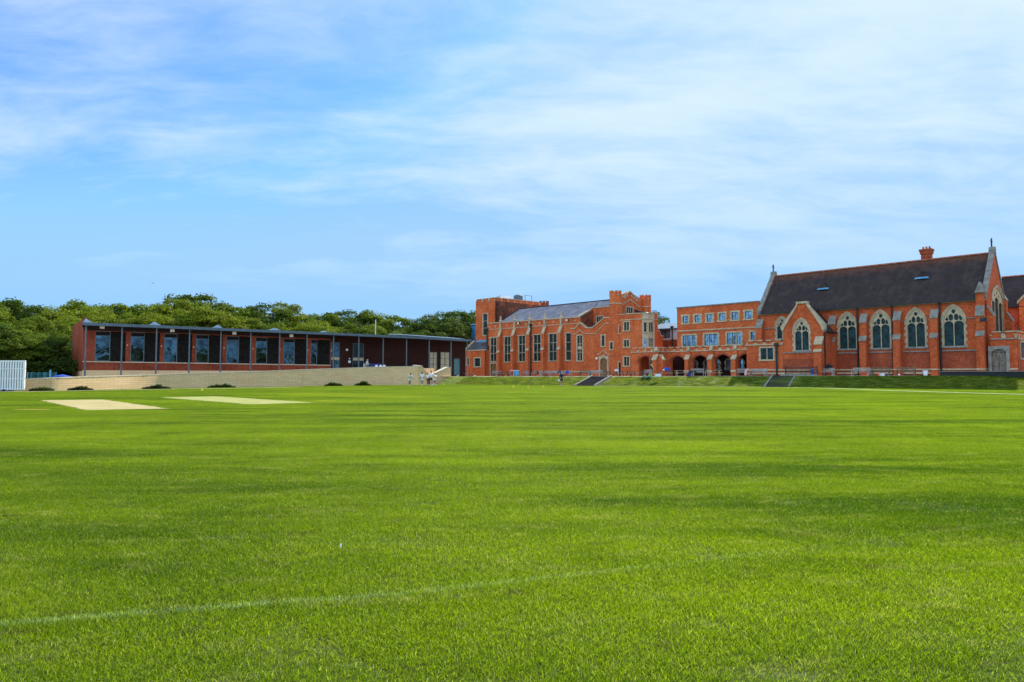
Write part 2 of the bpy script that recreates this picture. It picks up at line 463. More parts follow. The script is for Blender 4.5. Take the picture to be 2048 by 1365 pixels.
# ---- foliage
def leafmat(name, dark, light):
    m = bpy.data.materials.new(name); m.use_nodes = True
    t = NT(m.node_tree); t.n.clear()
    out = t.node('ShaderNodeOutputMaterial')
    uv = t.node('ShaderNodeUVMap'); uv.uv_map = 'uv'
    s = t.node('ShaderNodeSeparateXYZ'); t.put(s.inputs[0], uv.outputs[0])
    oi = t.node('ShaderNodeObjectInfo')
    g = t.node('ShaderNodeNewGeometry')
    n = t.noise(g.outputs['Position'], 0.35, 3, 0.6)
    f = t.math('ADD', t.math('MULTIPLY', s.outputs[0], 0.55), t.math('MULTIPLY', t.ramp(n, 0.35, 0.7), 0.45))
    c = t.mix(f, dark, light)
    c = t.mix(t.math('MULTIPLY', oi.outputs['Random'], 0.45), c, (dark[0] * 1.6, dark[1] * 1.05, dark[2]))
    d = t.node('ShaderNodeBsdfPrincipled'); t.put(d.inputs['Base Color'], c); d.inputs['Roughness'].default_value = 0.6
    d.inputs['Specular IOR Level'].default_value = 0.08
    tr = t.node('ShaderNodeBsdfTranslucent'); t.put(tr.inputs[0], t.vmath('MULTIPLY', c, (1.35, 1.25, 0.6)))
    mx = t.node('ShaderNodeMixShader'); mx.inputs[0].default_value = 0.34
    t.l.new(d.outputs[0], mx.inputs[1]); t.l.new(tr.outputs[0], mx.inputs[2]); t.l.new(mx.outputs[0], out.inputs[0])
    return m
M['leaf_a'] = leafmat('leaf_mid_green', (0.055, 0.115, 0.012), (0.175, 0.245, 0.022))
M['leaf_b'] = leafmat('leaf_yellow_green', (0.085, 0.150, 0.012), (0.23, 0.29, 0.024))
M['leaf_c'] = leafmat('leaf_dark_green', (0.034, 0.078, 0.014), (0.100, 0.160, 0.024))
M['leaf_s'] = leafmat('leaf_shrub', (0.025, 0.045, 0.012), (0.055, 0.080, 0.020))
M['bark'] = plain('bark', (0.09, 0.07, 0.05), 0.9, 0.1, 0.4, 3)

# ------------------------------------------------------------------ lawn colour (shared by the turf and the blades)
LINE = [ground(-160, 1268), ground(0, 1252), ground(385, 1220), ground(800, 1190), ground(1124, 1156), ground(1344, 1131), ground(1724, 1085), ground(2048, 1045), ground(2300, 1015)]
PITCHES = [((83, 802), (205, 800.5), (172, 821.5), (0.62, 0.55, 0.36), 0.94),
           ((324, 796.2), (430, 794), (500, 810), (0.56, 0.57, 0.32), 0.88),
           ((540, 790), (640, 786.5), (800, 798), (0.33, 0.36, 0.03), 0.60),
           ((850, 784.5), (930, 783), (1150, 789), (0.31, 0.35, 0.03), 0.35)]
def lawn_color(t):
    g = t.node('ShaderNodeNewGeometry')
    P = t.vmath('MULTIPLY', g.outputs['Position'], (1, 1, 0))
    # mowing streaks
    a = t.mapping(P, scale=(0.20, 0.75, 1), rot=(0, 0, R(-24)))
    n1 = t.noise(a, 0.85, 5, 0.62)
    b = t.mapping(P, scale=(0.06, 0.26, 1), rot=(0, 0, R(-22)), loc=(5, 2, 0))
    n2 = t.noise(b, 0.9, 4, 0.6)
    c3 = t.noise(P, 0.55, 6, 0.68)
    col = t.mix(t.ramp(n1, 0.36, 0.64), (0.070, 0.138, 0.003), (0.222, 0.296, 0.008))
    col = t.mix(t.ramp(n2, 0.38, 0.62, 0, 0.55), col, (0.30, 0.38, 0.009))
    col = t.mix(t.ramp(c3, 0.50, 0.72, 0, 0.55), col, (0.055, 0.115, 0.003))
    n6 = t.noise(t.mapping(P, scale=(0.5, 1.3, 1), rot=(0, 0, R(-22)), loc=(2, 6, 0)), 0.22, 4, 0.6)
    col = t.mix(t.ramp(n6, 0.36, 0.60, 0.20, 0.0), col, (0.042, 0.105, 0.002))
    # worn, strawy scuffs
    d = t.mapping(P, scale=(0.55, 1.5, 1), rot=(0, 0, R(-22)), loc=(1.3, 9, 0))
    n4 = t.noise(d, 2.1, 10, 0.86)
    col = t.mix(t.ramp(n4, 0.51, 0.64, 0, 0.70), col, (0.38, 0.38, 0.15))
    n5 = t.noise(t.mapping(P, scale=(0.8, 2.0, 1), rot=(0, 0, R(-20)), loc=(8, 3, 0)), 2.3, 7, 0.75)
    col = t.mix(t.ramp(n5, 0.565, 0.67, 0, 0.80), col, (0.13, 0.115, 0.055))
    s = t.node('ShaderNodeSeparateXYZ'); t.put(s.inputs[0], P)
    # worn pitches
    edge = t.noise(P, 1.8, 4, 0.6)
    for A, B, Dd, c, k in PITCHES:
        A2, B2, D2 = (Vector(ground(*q)) for q in (A, B, Dd))
        e1 = B2 - A2; e2 = D2 - A2; det = e1.x * e2.y - e1.y * e2.x
        X = t.math('SUBTRACT', s.outputs[0], A2.x); Y = t.math('SUBTRACT', s.outputs[1], A2.y)
        al = t.math('DIVIDE', t.math('SUBTRACT', t.math('MULTIPLY', X, e2.y), t.math('MULTIPLY', Y, e2.x)), det)
        be = t.math('DIVIDE', t.math('SUBTRACT', t.math('MULTIPLY', Y, e1.x), t.math('MULTIPLY', X, e1.y)), det)
        wob = t.math('MULTIPLY', t.math('SUBTRACT', edge, 0.5), 0.25)
        m1 = t.ramp(t.math('ADD', t.math('ABSOLUTE', t.math('SUBTRACT', al, 0.5)), wob), 0.44, 0.56, 1, 0)
        m2 = t.ramp(t.math('ADD', t.math('ABSOLUTE', t.math('SUBTRACT', be, 0.5)), t.math('MULTIPLY', wob, 0.25)), 0.475, 0.525, 1, 0)
        col = t.mix(t.math('MULTIPLY', t.math('MULTIPLY', m1, m2), k), col, c)
    for (x0, y0), rx, ry in ((ground(66, 820.5), 0.65, 0.30), (ground(650, 803), 0.55, 0.25)):
        X = t.math('DIVIDE', t.math('SUBTRACT', s.outputs[0], x0), rx); Y = t.math('DIVIDE', t.math('SUBTRACT', s.outputs[1], y0), ry)
        r2 = t.math('ADD', t.math('MULTIPLY', X, X), t.math('MULTIPLY', Y, Y))
        col = t.mix(t.ramp(r2, 0.8, 1.3, 0.85, 0), col, (0.62, 0.42, 0.20))
    # faded white line
    m = None
    for i in range(len(LINE) - 1):
        a0 = Vector(LINE[i]); b0 = Vector(LINE[i + 1]); e = b0 - a0; L = e.length; e /= L
        X = t.math('SUBTRACT', s.outputs[0], a0.x); Y = t.math('SUBTRACT', s.outputs[1], a0.y)
        al = t.math('ADD', t.math('MULTIPLY', X, e.x), t.math('MULTIPLY', Y, e.y))
        cl = t.math('MINIMUM', t.math('MAXIMUM', al, 0), L)
        dx = t.math('SUBTRACT', X, t.math('MULTIPLY', cl, e.x)); dy = t.math('SUBTRACT', Y, t.math('MULTIPLY', cl, e.y))
        dist = t.math('SQRT', t.math('ADD', t.math('MULTIPLY', dx, dx), t.math('MULTIPLY', dy, dy)))
        m = dist if m is None else t.math('MINIMUM', m, dist)
    ln = t.noise(P, 9.0, 5, 0.75)
    fade = t.ramp(s.outputs[0], -2.0, 2.8, 0.42, 0.10)
    lm = t.math('MULTIPLY', t.ramp(t.math('ADD', m, t.math('MULTIPLY', t.math('SUBTRACT', ln, 0.5), 0.05)), 0.015, 0.045, 1, 0), t.math('MULTIPLY', fade, t.ramp(ln, 0.38, 0.60, 0.12, 1.0)))
    col = t.mix(lm, col, (0.62, 0.74, 0.60))
    return col
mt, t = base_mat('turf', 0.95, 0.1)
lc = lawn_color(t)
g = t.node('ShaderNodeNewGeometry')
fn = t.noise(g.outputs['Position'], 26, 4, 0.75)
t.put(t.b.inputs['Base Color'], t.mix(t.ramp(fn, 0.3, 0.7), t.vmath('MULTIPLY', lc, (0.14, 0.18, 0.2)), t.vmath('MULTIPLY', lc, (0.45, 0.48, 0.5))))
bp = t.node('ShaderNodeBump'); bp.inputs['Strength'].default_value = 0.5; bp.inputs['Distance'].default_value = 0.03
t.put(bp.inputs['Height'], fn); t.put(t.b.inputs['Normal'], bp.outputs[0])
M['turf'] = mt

def blade_mat(name, lawn=True):
    m = bpy.data.materials.new(name); m.use_nodes = True
    t = NT(m.node_tree); t.n.clear(); out = t.node('ShaderNodeOutputMaterial')
    uv = t.node('ShaderNodeUVMap'); uv.uv_map = 'uv'
    s = t.node('ShaderNodeSeparateXYZ'); t.put(s.inputs[0], uv.outputs[0])
    if lawn: c = lawn_color(t)
    else:
        g = t.node('ShaderNodeNewGeometry')
        n = t.noise(g.outputs['Position'], 0.8, 6, 0.7)
        c = t.mix(t.ramp(n, 0.4, 0.66), (0.100, 0.150, 0.006), (0.26, 0.27, 0.02))
        n = t.noise(t.mapping(g.outputs['Position'], scale=(1, 1, 2.5)), 1.7, 5, 0.7)
        c = t.mix(t.ramp(n, 0.58, 0.75, 0, 0.5), c, (0.05, 0.085, 0.010))
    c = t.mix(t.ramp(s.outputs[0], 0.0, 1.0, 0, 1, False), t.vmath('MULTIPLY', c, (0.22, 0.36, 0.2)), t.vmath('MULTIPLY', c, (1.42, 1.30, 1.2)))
    c = t.mix(t.ramp(s.outputs[0], 0.945, 0.96, 0, 0.65), c, (0.46, 0.46, 0.24))
    d = t.node('ShaderNodeBsdfPrincipled'); t.put(d.inputs['Base Color'], c)
    d.inputs['Roughness'].default_value = 0.5; d.inputs['Specular IOR Level'].default_value = 0.10
    tr = t.node('ShaderNodeBsdfTranslucent'); t.put(tr.inputs[0], t.vmath('MULTIPLY', c, (1.35, 1.55, 0.5)))
    mx = t.node('ShaderNodeMixShader'); mx.inputs[0].default_value = 0.48
    t.l.new(d.outputs[0], mx.inputs[1]); t.l.new(tr.outputs[0], mx.inputs[2]); t.l.new(mx.outputs[0], out.inputs[0])
    return m
M['blade'] = blade_mat('grass_blade'); M['blade_bank'] = blade_mat('bank_grass_blade', False)

def np_mesh(name, V, Fq, UV, mat):
    """V (n,3), faces all quads (m,4), UV per face corner (m*4,2)"""
    me = bpy.data.meshes.new(name)
    me.vertices.add(len(V)); me.vertices.foreach_set('co', V.astype(np.float32).ravel())
    me.loops.add(Fq.size); me.loops.foreach_set('vertex_index', Fq.astype(np.int32).ravel())
    me.polygons.add(len(Fq))
    me.polygons.foreach_set('loop_start', np.arange(0, Fq.size, 4, dtype=np.int32))
    me.update(calc_edges=True)
    uv = me.uv_layers.new(name='uv'); uv.data.foreach_set('uv', UV.astype(np.float32).ravel())
    me.materials.append(mat)
    return me

def grass_patch(seed, size, n, h, wd, mat):
    rg = np.random.default_rng(seed)
    x = rg.uniform(-size / 2, size / 2, n); y = rg.uniform(-size / 2, size / 2, n)
    ang = rg.uniform(0, 2 * np.pi, n); hh = h * rg.uniform(0.35, 1.2, n); ww = wd * rg.uniform(0.6, 1.3, n)
    la = rg.uniform(0, 2 * np.pi, n); lean = hh * rg.uniform(0.1, 1.1, n)
    cx, sx = np.cos(ang), np.sin(ang)
    V = np.zeros((n, 6, 3))
    def setp(i, side, f, wf):
        V[:, i, 0] = x + side * cx * ww * wf / 2 + np.cos(la) * lean * f ** 1.6
        V[:, i, 1] = y + side * sx * ww * wf / 2 + np.sin(la) * lean * f ** 1.6
        V[:, i, 2] = hh * (f - 0.25 * f * f)
    setp(0, -1, 0, 1); setp(1, 1, 0, 1); setp(2, -1, 0.55, 0.85); setp(3, 1, 0.55, 0.85); setp(4, -1, 1, 0.2); setp(5, 1, 1, 0.2)
    b = np.arange(n)[:, None] * 6
    Fq = np.concatenate([b + np.array([0, 1, 3, 2]), b + np.array([2, 3, 5, 4])], 1).reshape(-1, 4)
    r = rg.uniform(0, 1, n)
    U = np.zeros((n, 8, 2)); U[:, :, 0] = r[:, None]; U[:, :, 1] = np.array([0, 0, .5, .5, .5, .5, 1, 1])
    me = np_mesh('grass_tuft', V.reshape(-1, 3), Fq, U.reshape(-1, 2), mat)
    return bpy.data.objects.new('grass_tuft', me)

def scatter(name, pts, patches, mat, label, seed=0):
    me = bpy.data.meshes.new(name); me.from_pydata([tuple(p) for p in pts], [], [])
    me.materials.append(mat)
    ob = bpy.data.objects.new(name, me); COL.objects.link(ob)
    ng = bpy.data.node_groups.new(name, 'GeometryNodeTree')
    ng.interface.new_socket('Geometry', in_out='INPUT', socket_type='NodeSocketGeometry')
    ng.interface.new_socket('Geometry', in_out='OUTPUT', socket_type='NodeSocketGeometry')
    gi = ng.nodes.new('NodeGroupInput'); go = ng.nodes.new('NodeGroupOutput')
    iop = ng.nodes.new('GeometryNodeInstanceOnPoints'); jn = ng.nodes.new('GeometryNodeJoinGeometry')
    for p in reversed(patches):
        oi = ng.nodes.new('GeometryNodeObjectInfo'); oi.inputs['Object'].default_value = p; oi.inputs['As Instance'].default_value = True
        ng.links.new(oi.outputs['Geometry'], jn.inputs[0])
    ng.links.new(gi.outputs[0], iop.inputs['Points']); ng.links.new(jn.outputs[0], iop.inputs['Instance'])
    iop.inputs['Pick Instance'].default_value = True
    rv = ng.nodes.new('FunctionNodeRandomValue'); rv.data_type = 'FLOAT_VECTOR'
    rv.inputs[0].default_value = (0, 0, 0); rv.inputs[1].default_value = (0, 0, 6.283); rv.inputs['Seed'].default_value = seed
    ng.links.new(rv.outputs[0], iop.inputs['Rotation'])
    ri = ng.nodes.new('FunctionNodeRandomValue'); ri.data_type = 'INT'
    ri.inputs[4].default_value = 0; ri.inputs[5].default_value = len(patches) - 1; ri.inputs['Seed'].default_value = seed + 3
    ng.links.new(ri.outputs[2], iop.inputs['Instance Index'])
    ng.links.new(iop.outputs[0], go.inputs[0])
    md = ob.modifiers.new('scatter', 'NODES'); md.node_group = ng
    return tag(ob, label, 'grass', kind='stuff')

# ================================================================== SETTING
O = (52.3, 75.0)
DV = (0.691, -0.723)
C = Frame(O, DV)                # plane of the chapel's long wall, also the school range behind
EV = (-DV[1], DV[0])            # direction going back into the picture to the right

ground_m = MB().add([(-1500, -600, 0), (1500, -600, 0), (1500, 3000, 0), (-1500, 3000, 0)], [(0, 1, 2, 3)])
tag(ground_m.build('ground', M['turf']), kind='structure', label='wide green sports field of mown grass reaching the buildings')

FOOT = [(874, 769.7), (930, 769.7), (1120, 771.7), (1340, 773.2), (1540, 774.7), (1640, 775.7), (1850, 777.6), (2060, 779.4), (2400, 783)]
foot = [ground(*p) for p in FOOT]
def tz(x):
    xs = [-60, -36, -26, -10, 10, 45, 80]; zs = [0.62, 0.80, 1.08, 1.10, 1.10, 1.26, 1.26]
    return float(np.interp(x, xs, zs))
BW = 5.4
def foot_tan(x):
    xs = [p[0] for p in foot]; ts = []
    for i in range(len(foot)):
        a, b = foot[max(0, i - 1)], foot[min(len(foot) - 1, i + 1)]; L = math.dist(a, b); ts.append(((b[0] - a[0]) / L, (b[1] - a[1]) / L))
    tx = float(np.interp(x, xs, [t_[0] for t_ in ts])); ty = float(np.interp(x, xs, [t_[1] for t_ in ts])); L = math.hypot(tx, ty)
    return (tx / L, ty / L)
def top_of(p):
    tx, ty = foot_tan(p[0]); q = (p[0] - ty * BW, p[1] + tx * BW); return (q[0], q[1], tz(q[0]))
tops = [top_of(p) for p in foot]
tops[0] = (at(901, 97.6)[0], 97.6, tz(-9))
tops[1] = (at(925, 100.5)[0], 100.5, tz(-7))
bank = MB(); NS = 8
rows = []
for i in range(len(foot) - 1):
    for j in range(6):
        if j and i == len(foot) - 1: break
        f = j / 6
        a = Vector(foot[i]).lerp(Vector(foot[i + 1]), f); b = Vector(tops[i]).lerp(Vector(tops[i + 1]), f); rows.append((a, b))
rows.append((Vector(foot[-1]), Vector(tops[-1])))
def bank_z(f): return f + 0.10 * math.sin(math.pi * f) * (1 - f) - 0.02 * math.sin(2 * math.pi * f)
vs = []
for a, b in rows:
    for k in range(NS + 1):
        f = k / NS
        vs.append((a.x + (b.x - a.x) * f, a.y + (b.y - a.y) * f, 0.004 + (b.z - 0.004) * bank_z(f)))
fs = [(i * (NS + 1) + k, (i + 1) * (NS + 1) + k, (i + 1) * (NS + 1) + k + 1, i * (NS + 1) + k + 1) for i in range(len(rows) - 1) for k in range(NS)]
bank.add(vs, fs)
mb_, t = base_mat('bank_turf', 0.95, 0.1)
g = t.node('ShaderNodeNewGeometry'); n = t.noise(g.outputs['Position'], 1.2, 6, 0.7)
t.put(t.b.inputs['Base Color'], t.mix(t.ramp(n, 0.35, 0.7), (0.05, 0.095, 0.008), (0.15, 0.17, 0.02)))
M['bank_turf'] = mb_
tag(bank.build('grass_bank', mb_, smooth=True), kind='structure', label='steep grass bank rising from the field to the terrace')

# ramp wall plan: base line of the sandstone wall
RAMP = [(-140, 783.2), (52, 782.6), (180, 780.2), (320, 777.2), (480, 774.8), (650, 772.3), (760, 770.9), (836, 770.1)]
ramp = [ground(*p) for p in RAMP]
rampend = at(901, 98.0)
rampfull = ramp + [rampend]

# terrace behind wall and bank
front = [(p[0] - 0.1, p[1] + 0.35, tz(p[0]) ) for p in rampfull[:-1]] + [(p[0], p[1] - 0.02, p[2] + 0.004) for p in tops]
front = [(-160, front[0][1] - 40, tz(-160))] + front + [(260, front[-1][1] - 110, 1.26)]
tv = []; tf = []
for x, y, z in front: tv += [(x, y, z), (x, 330, z)]
for i in range(len(front) - 1): tf.append((2 * i, 2 * i + 2, 2 * i + 3, 2 * i + 1))
tag(MB().add(tv, tf).build('terrace', M['paving']), kind='structure', label='raised pale paved terrace along the school buildings')

# painted boundary lines as thin strips on the turf
def line_strip(name, pts, wd, z, mat, label):
    b = MB(); q = [Vector(ground(*p)) for p in pts]; vv = []; ff = []
    for i, p in enumerate(q):
        dd = (q[min(i + 1, len(q) - 1)] - q[max(i - 1, 0)]).normalized(); nn = Vector((-dd.y, dd.x)) * wd / 2
        vv += [(p.x - nn.x, p.y - nn.y, z), (p.x + nn.x, p.y + nn.y, z)]
    for i in range(len(q) - 1): ff.append((2 * i, 2 * i + 2, 2 * i + 3, 2 * i + 1))
    return tag(b.add(vv, ff).build(name, mat), kind='structure', label=label)
line_strip('painted_line', [(1190, 772.9), (1340, 774.0), (1450, 774.9), (1550, 775.7), (1650, 777.4), (1780, 782.6), (1900, 786.4), (2048, 790.8), (2200, 795)], 0.30, 0.048, M['paintline'], 'white boundary line painted below the grass bank')
line_strip('painted_line', [(-60, 785.4), (60, 784.4), (180, 782.0), (320, 779.6), (480, 777.2), (600, 775.6)], 0.5, 0.04, M['sandcap'], 'pale edging strip along the foot of the sandstone wall')

def pitch_strip(A, B, Dd, mat, label):
    a, b, d_ = (Vector(ground(*q)) for q in (A, B, Dd)); c_ = b + d_ - a; loop = [a, b, c_, d_]; pts_ = []
    rr = random.Random(5)
    for i in range(4):
        p, q = loop[i], loop[(i + 1) % 4]; n = max(2, int((q - p).length / 0.22)); nn = Vector((-(q - p).y, (q - p).x)).normalized()
        for j in range(n): pts_.append(p.lerp(q, j / n) + nn * rr.uniform(-0.07, 0.07))
    o = MB().prism([(p.x, p.y) for p in pts_], 0.001, 0.026).build('cricket_pitch', mat)
    return tag(o, kind='structure', label=label)
def pitch_mat(name, c1, c2, A, B, Dd):
    m, t = base_mat(name, 0.95, 0.1); g = t.node('ShaderNodeNewGeometry'); P = g.outputs['Position']
    n = t.noise(P, 0.9, 6, 0.7); n2 = t.noise(P, 7, 4, 0.7)
    c = t.mix(t.ramp(n, 0.35, 0.65), c1, c2)
    c = t.mix(t.ramp(n2, 0.5, 0.75, 0, 0.5), c, tuple(x * 0.72 for x in c1))
    e = (Vector(ground(*Dd)) - Vector(ground(*A))).normalized()
    tr_ = t.noise(t.mapping(P, scale=(0.3, 2.2, 1), rot=(0, 0, -math.atan2(e.y, e.x))), 2.0, 4, 0.6)
    c = t.mix(t.ramp(tr_, 0.5, 0.7, 0, 0.45), c, (0.27, 0.28, 0.08))
    t.put(t.b.inputs['Base Color'], c); return m
for (A_, B_, D_, _, _), cc1, cc2, lb in ((PITCHES[0], (0.33, 0.27, 0.12), (0.42, 0.355, 0.18), 'bare beige cricket pitch worn in the turf at the left'), (PITCHES[1], (0.25, 0.27, 0.075), (0.34, 0.34, 0.125), 'paler greenish cricket pitch lying beyond the beige one')):
    pitch_strip(A_, B_, D_, pitch_mat('pitch_soil', cc1, cc2, A_, B_, D_), lb)

# ---------------- grass blades over the field (only where the picture shows them)
random.seed(3)
pts = []
step = 1.75
def inview(x, y, m=1.5): return y > 2.0 and abs(x) < 0.80 * y + m
poly = [(-400, -400)]
def in_field(x, y):
    # in front of wall and bank
    lim = 0
    line = ramp + foot
    if x < line[0][0]: ly = line[0][1]
    elif x > line[-1][0]: ly = line[-1][1]
    else:
        ly = 0
        for i in range(len(line) - 1):
            (xa, ya), (xb, yb) = line[i], line[i + 1]
            if xa <= x <= xb and xb > xa: ly = ya + (yb - ya) * (x - xa) / (xb - xa); break
    return y < ly - 0.9
yy = 1.9
while yy < 105:
    xx = -90
    while xx < 90:
        x = xx + random.uniform(-.2, .2); y = yy + random.uniform(-.2, .2)
        if inview(x, y) and in_field(x, y): pts.append((x, y, 0.0))
        xx += step
    yy += step
near = [p for p in pts if p[1] < 26]; far = [p for p in pts if p[1] >= 26]
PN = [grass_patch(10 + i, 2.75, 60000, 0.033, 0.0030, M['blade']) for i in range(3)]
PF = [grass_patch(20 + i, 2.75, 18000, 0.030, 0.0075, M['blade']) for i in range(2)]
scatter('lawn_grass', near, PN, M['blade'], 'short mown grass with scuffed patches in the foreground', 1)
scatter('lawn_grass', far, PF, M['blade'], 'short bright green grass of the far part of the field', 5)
bp_pts = []
STEPF = [(ground(909, 768.8), 1.5), (ground(1170, 772.3), 1.75), (ground(1553.5, 774.8), 1.75)]
def on_steps(x, y):
    for (bx, by), hw_ in STEPF:
        tg_ = foot_tan(bx); a = (x - bx) * tg_[0] + (y - by) * tg_[1]
        if abs(a) < hw_: return True
    return False
for i in range(len(rows) - 1):
    (a, b), (a2, b2) = rows[i], rows[i + 1]
    L = (a2 - a).length; m = max(1, int(L / 0.62))
    for j in range(m):
        for k in range(9):
            f = (k + random.uniform(0.2, 0.8)) / 9; g_ = (j + random.random()) / m
            A = a.lerp(a2, g_); B = b.lerp(b2, g_)
            if on_steps(A.x + (B.x - A.x) * f, A.y + (B.y - A.y) * f): continue
            bp_pts.append((A.x + (B.x - A.x) * f, A.y + (B.y - A.y) * f, 0.004 + (B.z - 0.004) * bank_z(f) - 0.02))
PB = [grass_patch(30 + i, 0.95, 700, 0.10, 0.014, M['blade_bank']) for i in range(3)]
scatter('bank_grass', bp_pts, PB, M['blade_bank'], 'longer rough grass growing on the bank', 9)

# ================================================================== ARCHITECTURE HELPERS
def gothic(a0, a1, z0, zs, za, n=8):
    W = a1 - a0; h = za - zs; mid = (a0 + a1) / 2
    right = []
    if h >= W / 2 * 0.98:
        Rr = (h * h + W * W / 4) / W; cx = a1 - Rr; th = math.acos(max(-1, min(1, (mid - cx) / Rr)))
        right = [(cx + Rr * math.cos(th * i / n), zs + Rr * math.sin(th * i / n)) for i in range(n + 1)]
    else:
        right = [(mid + W / 2 * math.cos(math.pi / 2 * i / n), zs + h * (math.sin(math.pi / 2 * i / n) * 0.66 + 0.34 * i / n)) for i in range(n + 1)]
    left = [(2 * mid - x, z) for x, z in reversed(right[:-1])]
    return [(a0, z0), (a1, z0)] + right + left
def rect(a0, a1, z0, z1): return [(a0, z0), (a1, z0), (a1, z1), (a0, z1)]
def toothed(a0, a1, z0, z1, t=0.10, step=0.32):
    n = max(2, int(round((z1 - z0) / step))); h = (z1 - z0) / n; r = []; l = []
    for i in range(n):
        x = t if i % 2 == 0 else 0
        r += [(a1 + x, z0 + i * h), (a1 + x, z0 + (i + 1) * h)]
        l += [(a0 - x, z0 + i * h), (a0 - x, z0 + (i + 1) * h)]
    return r + list(reversed(l))
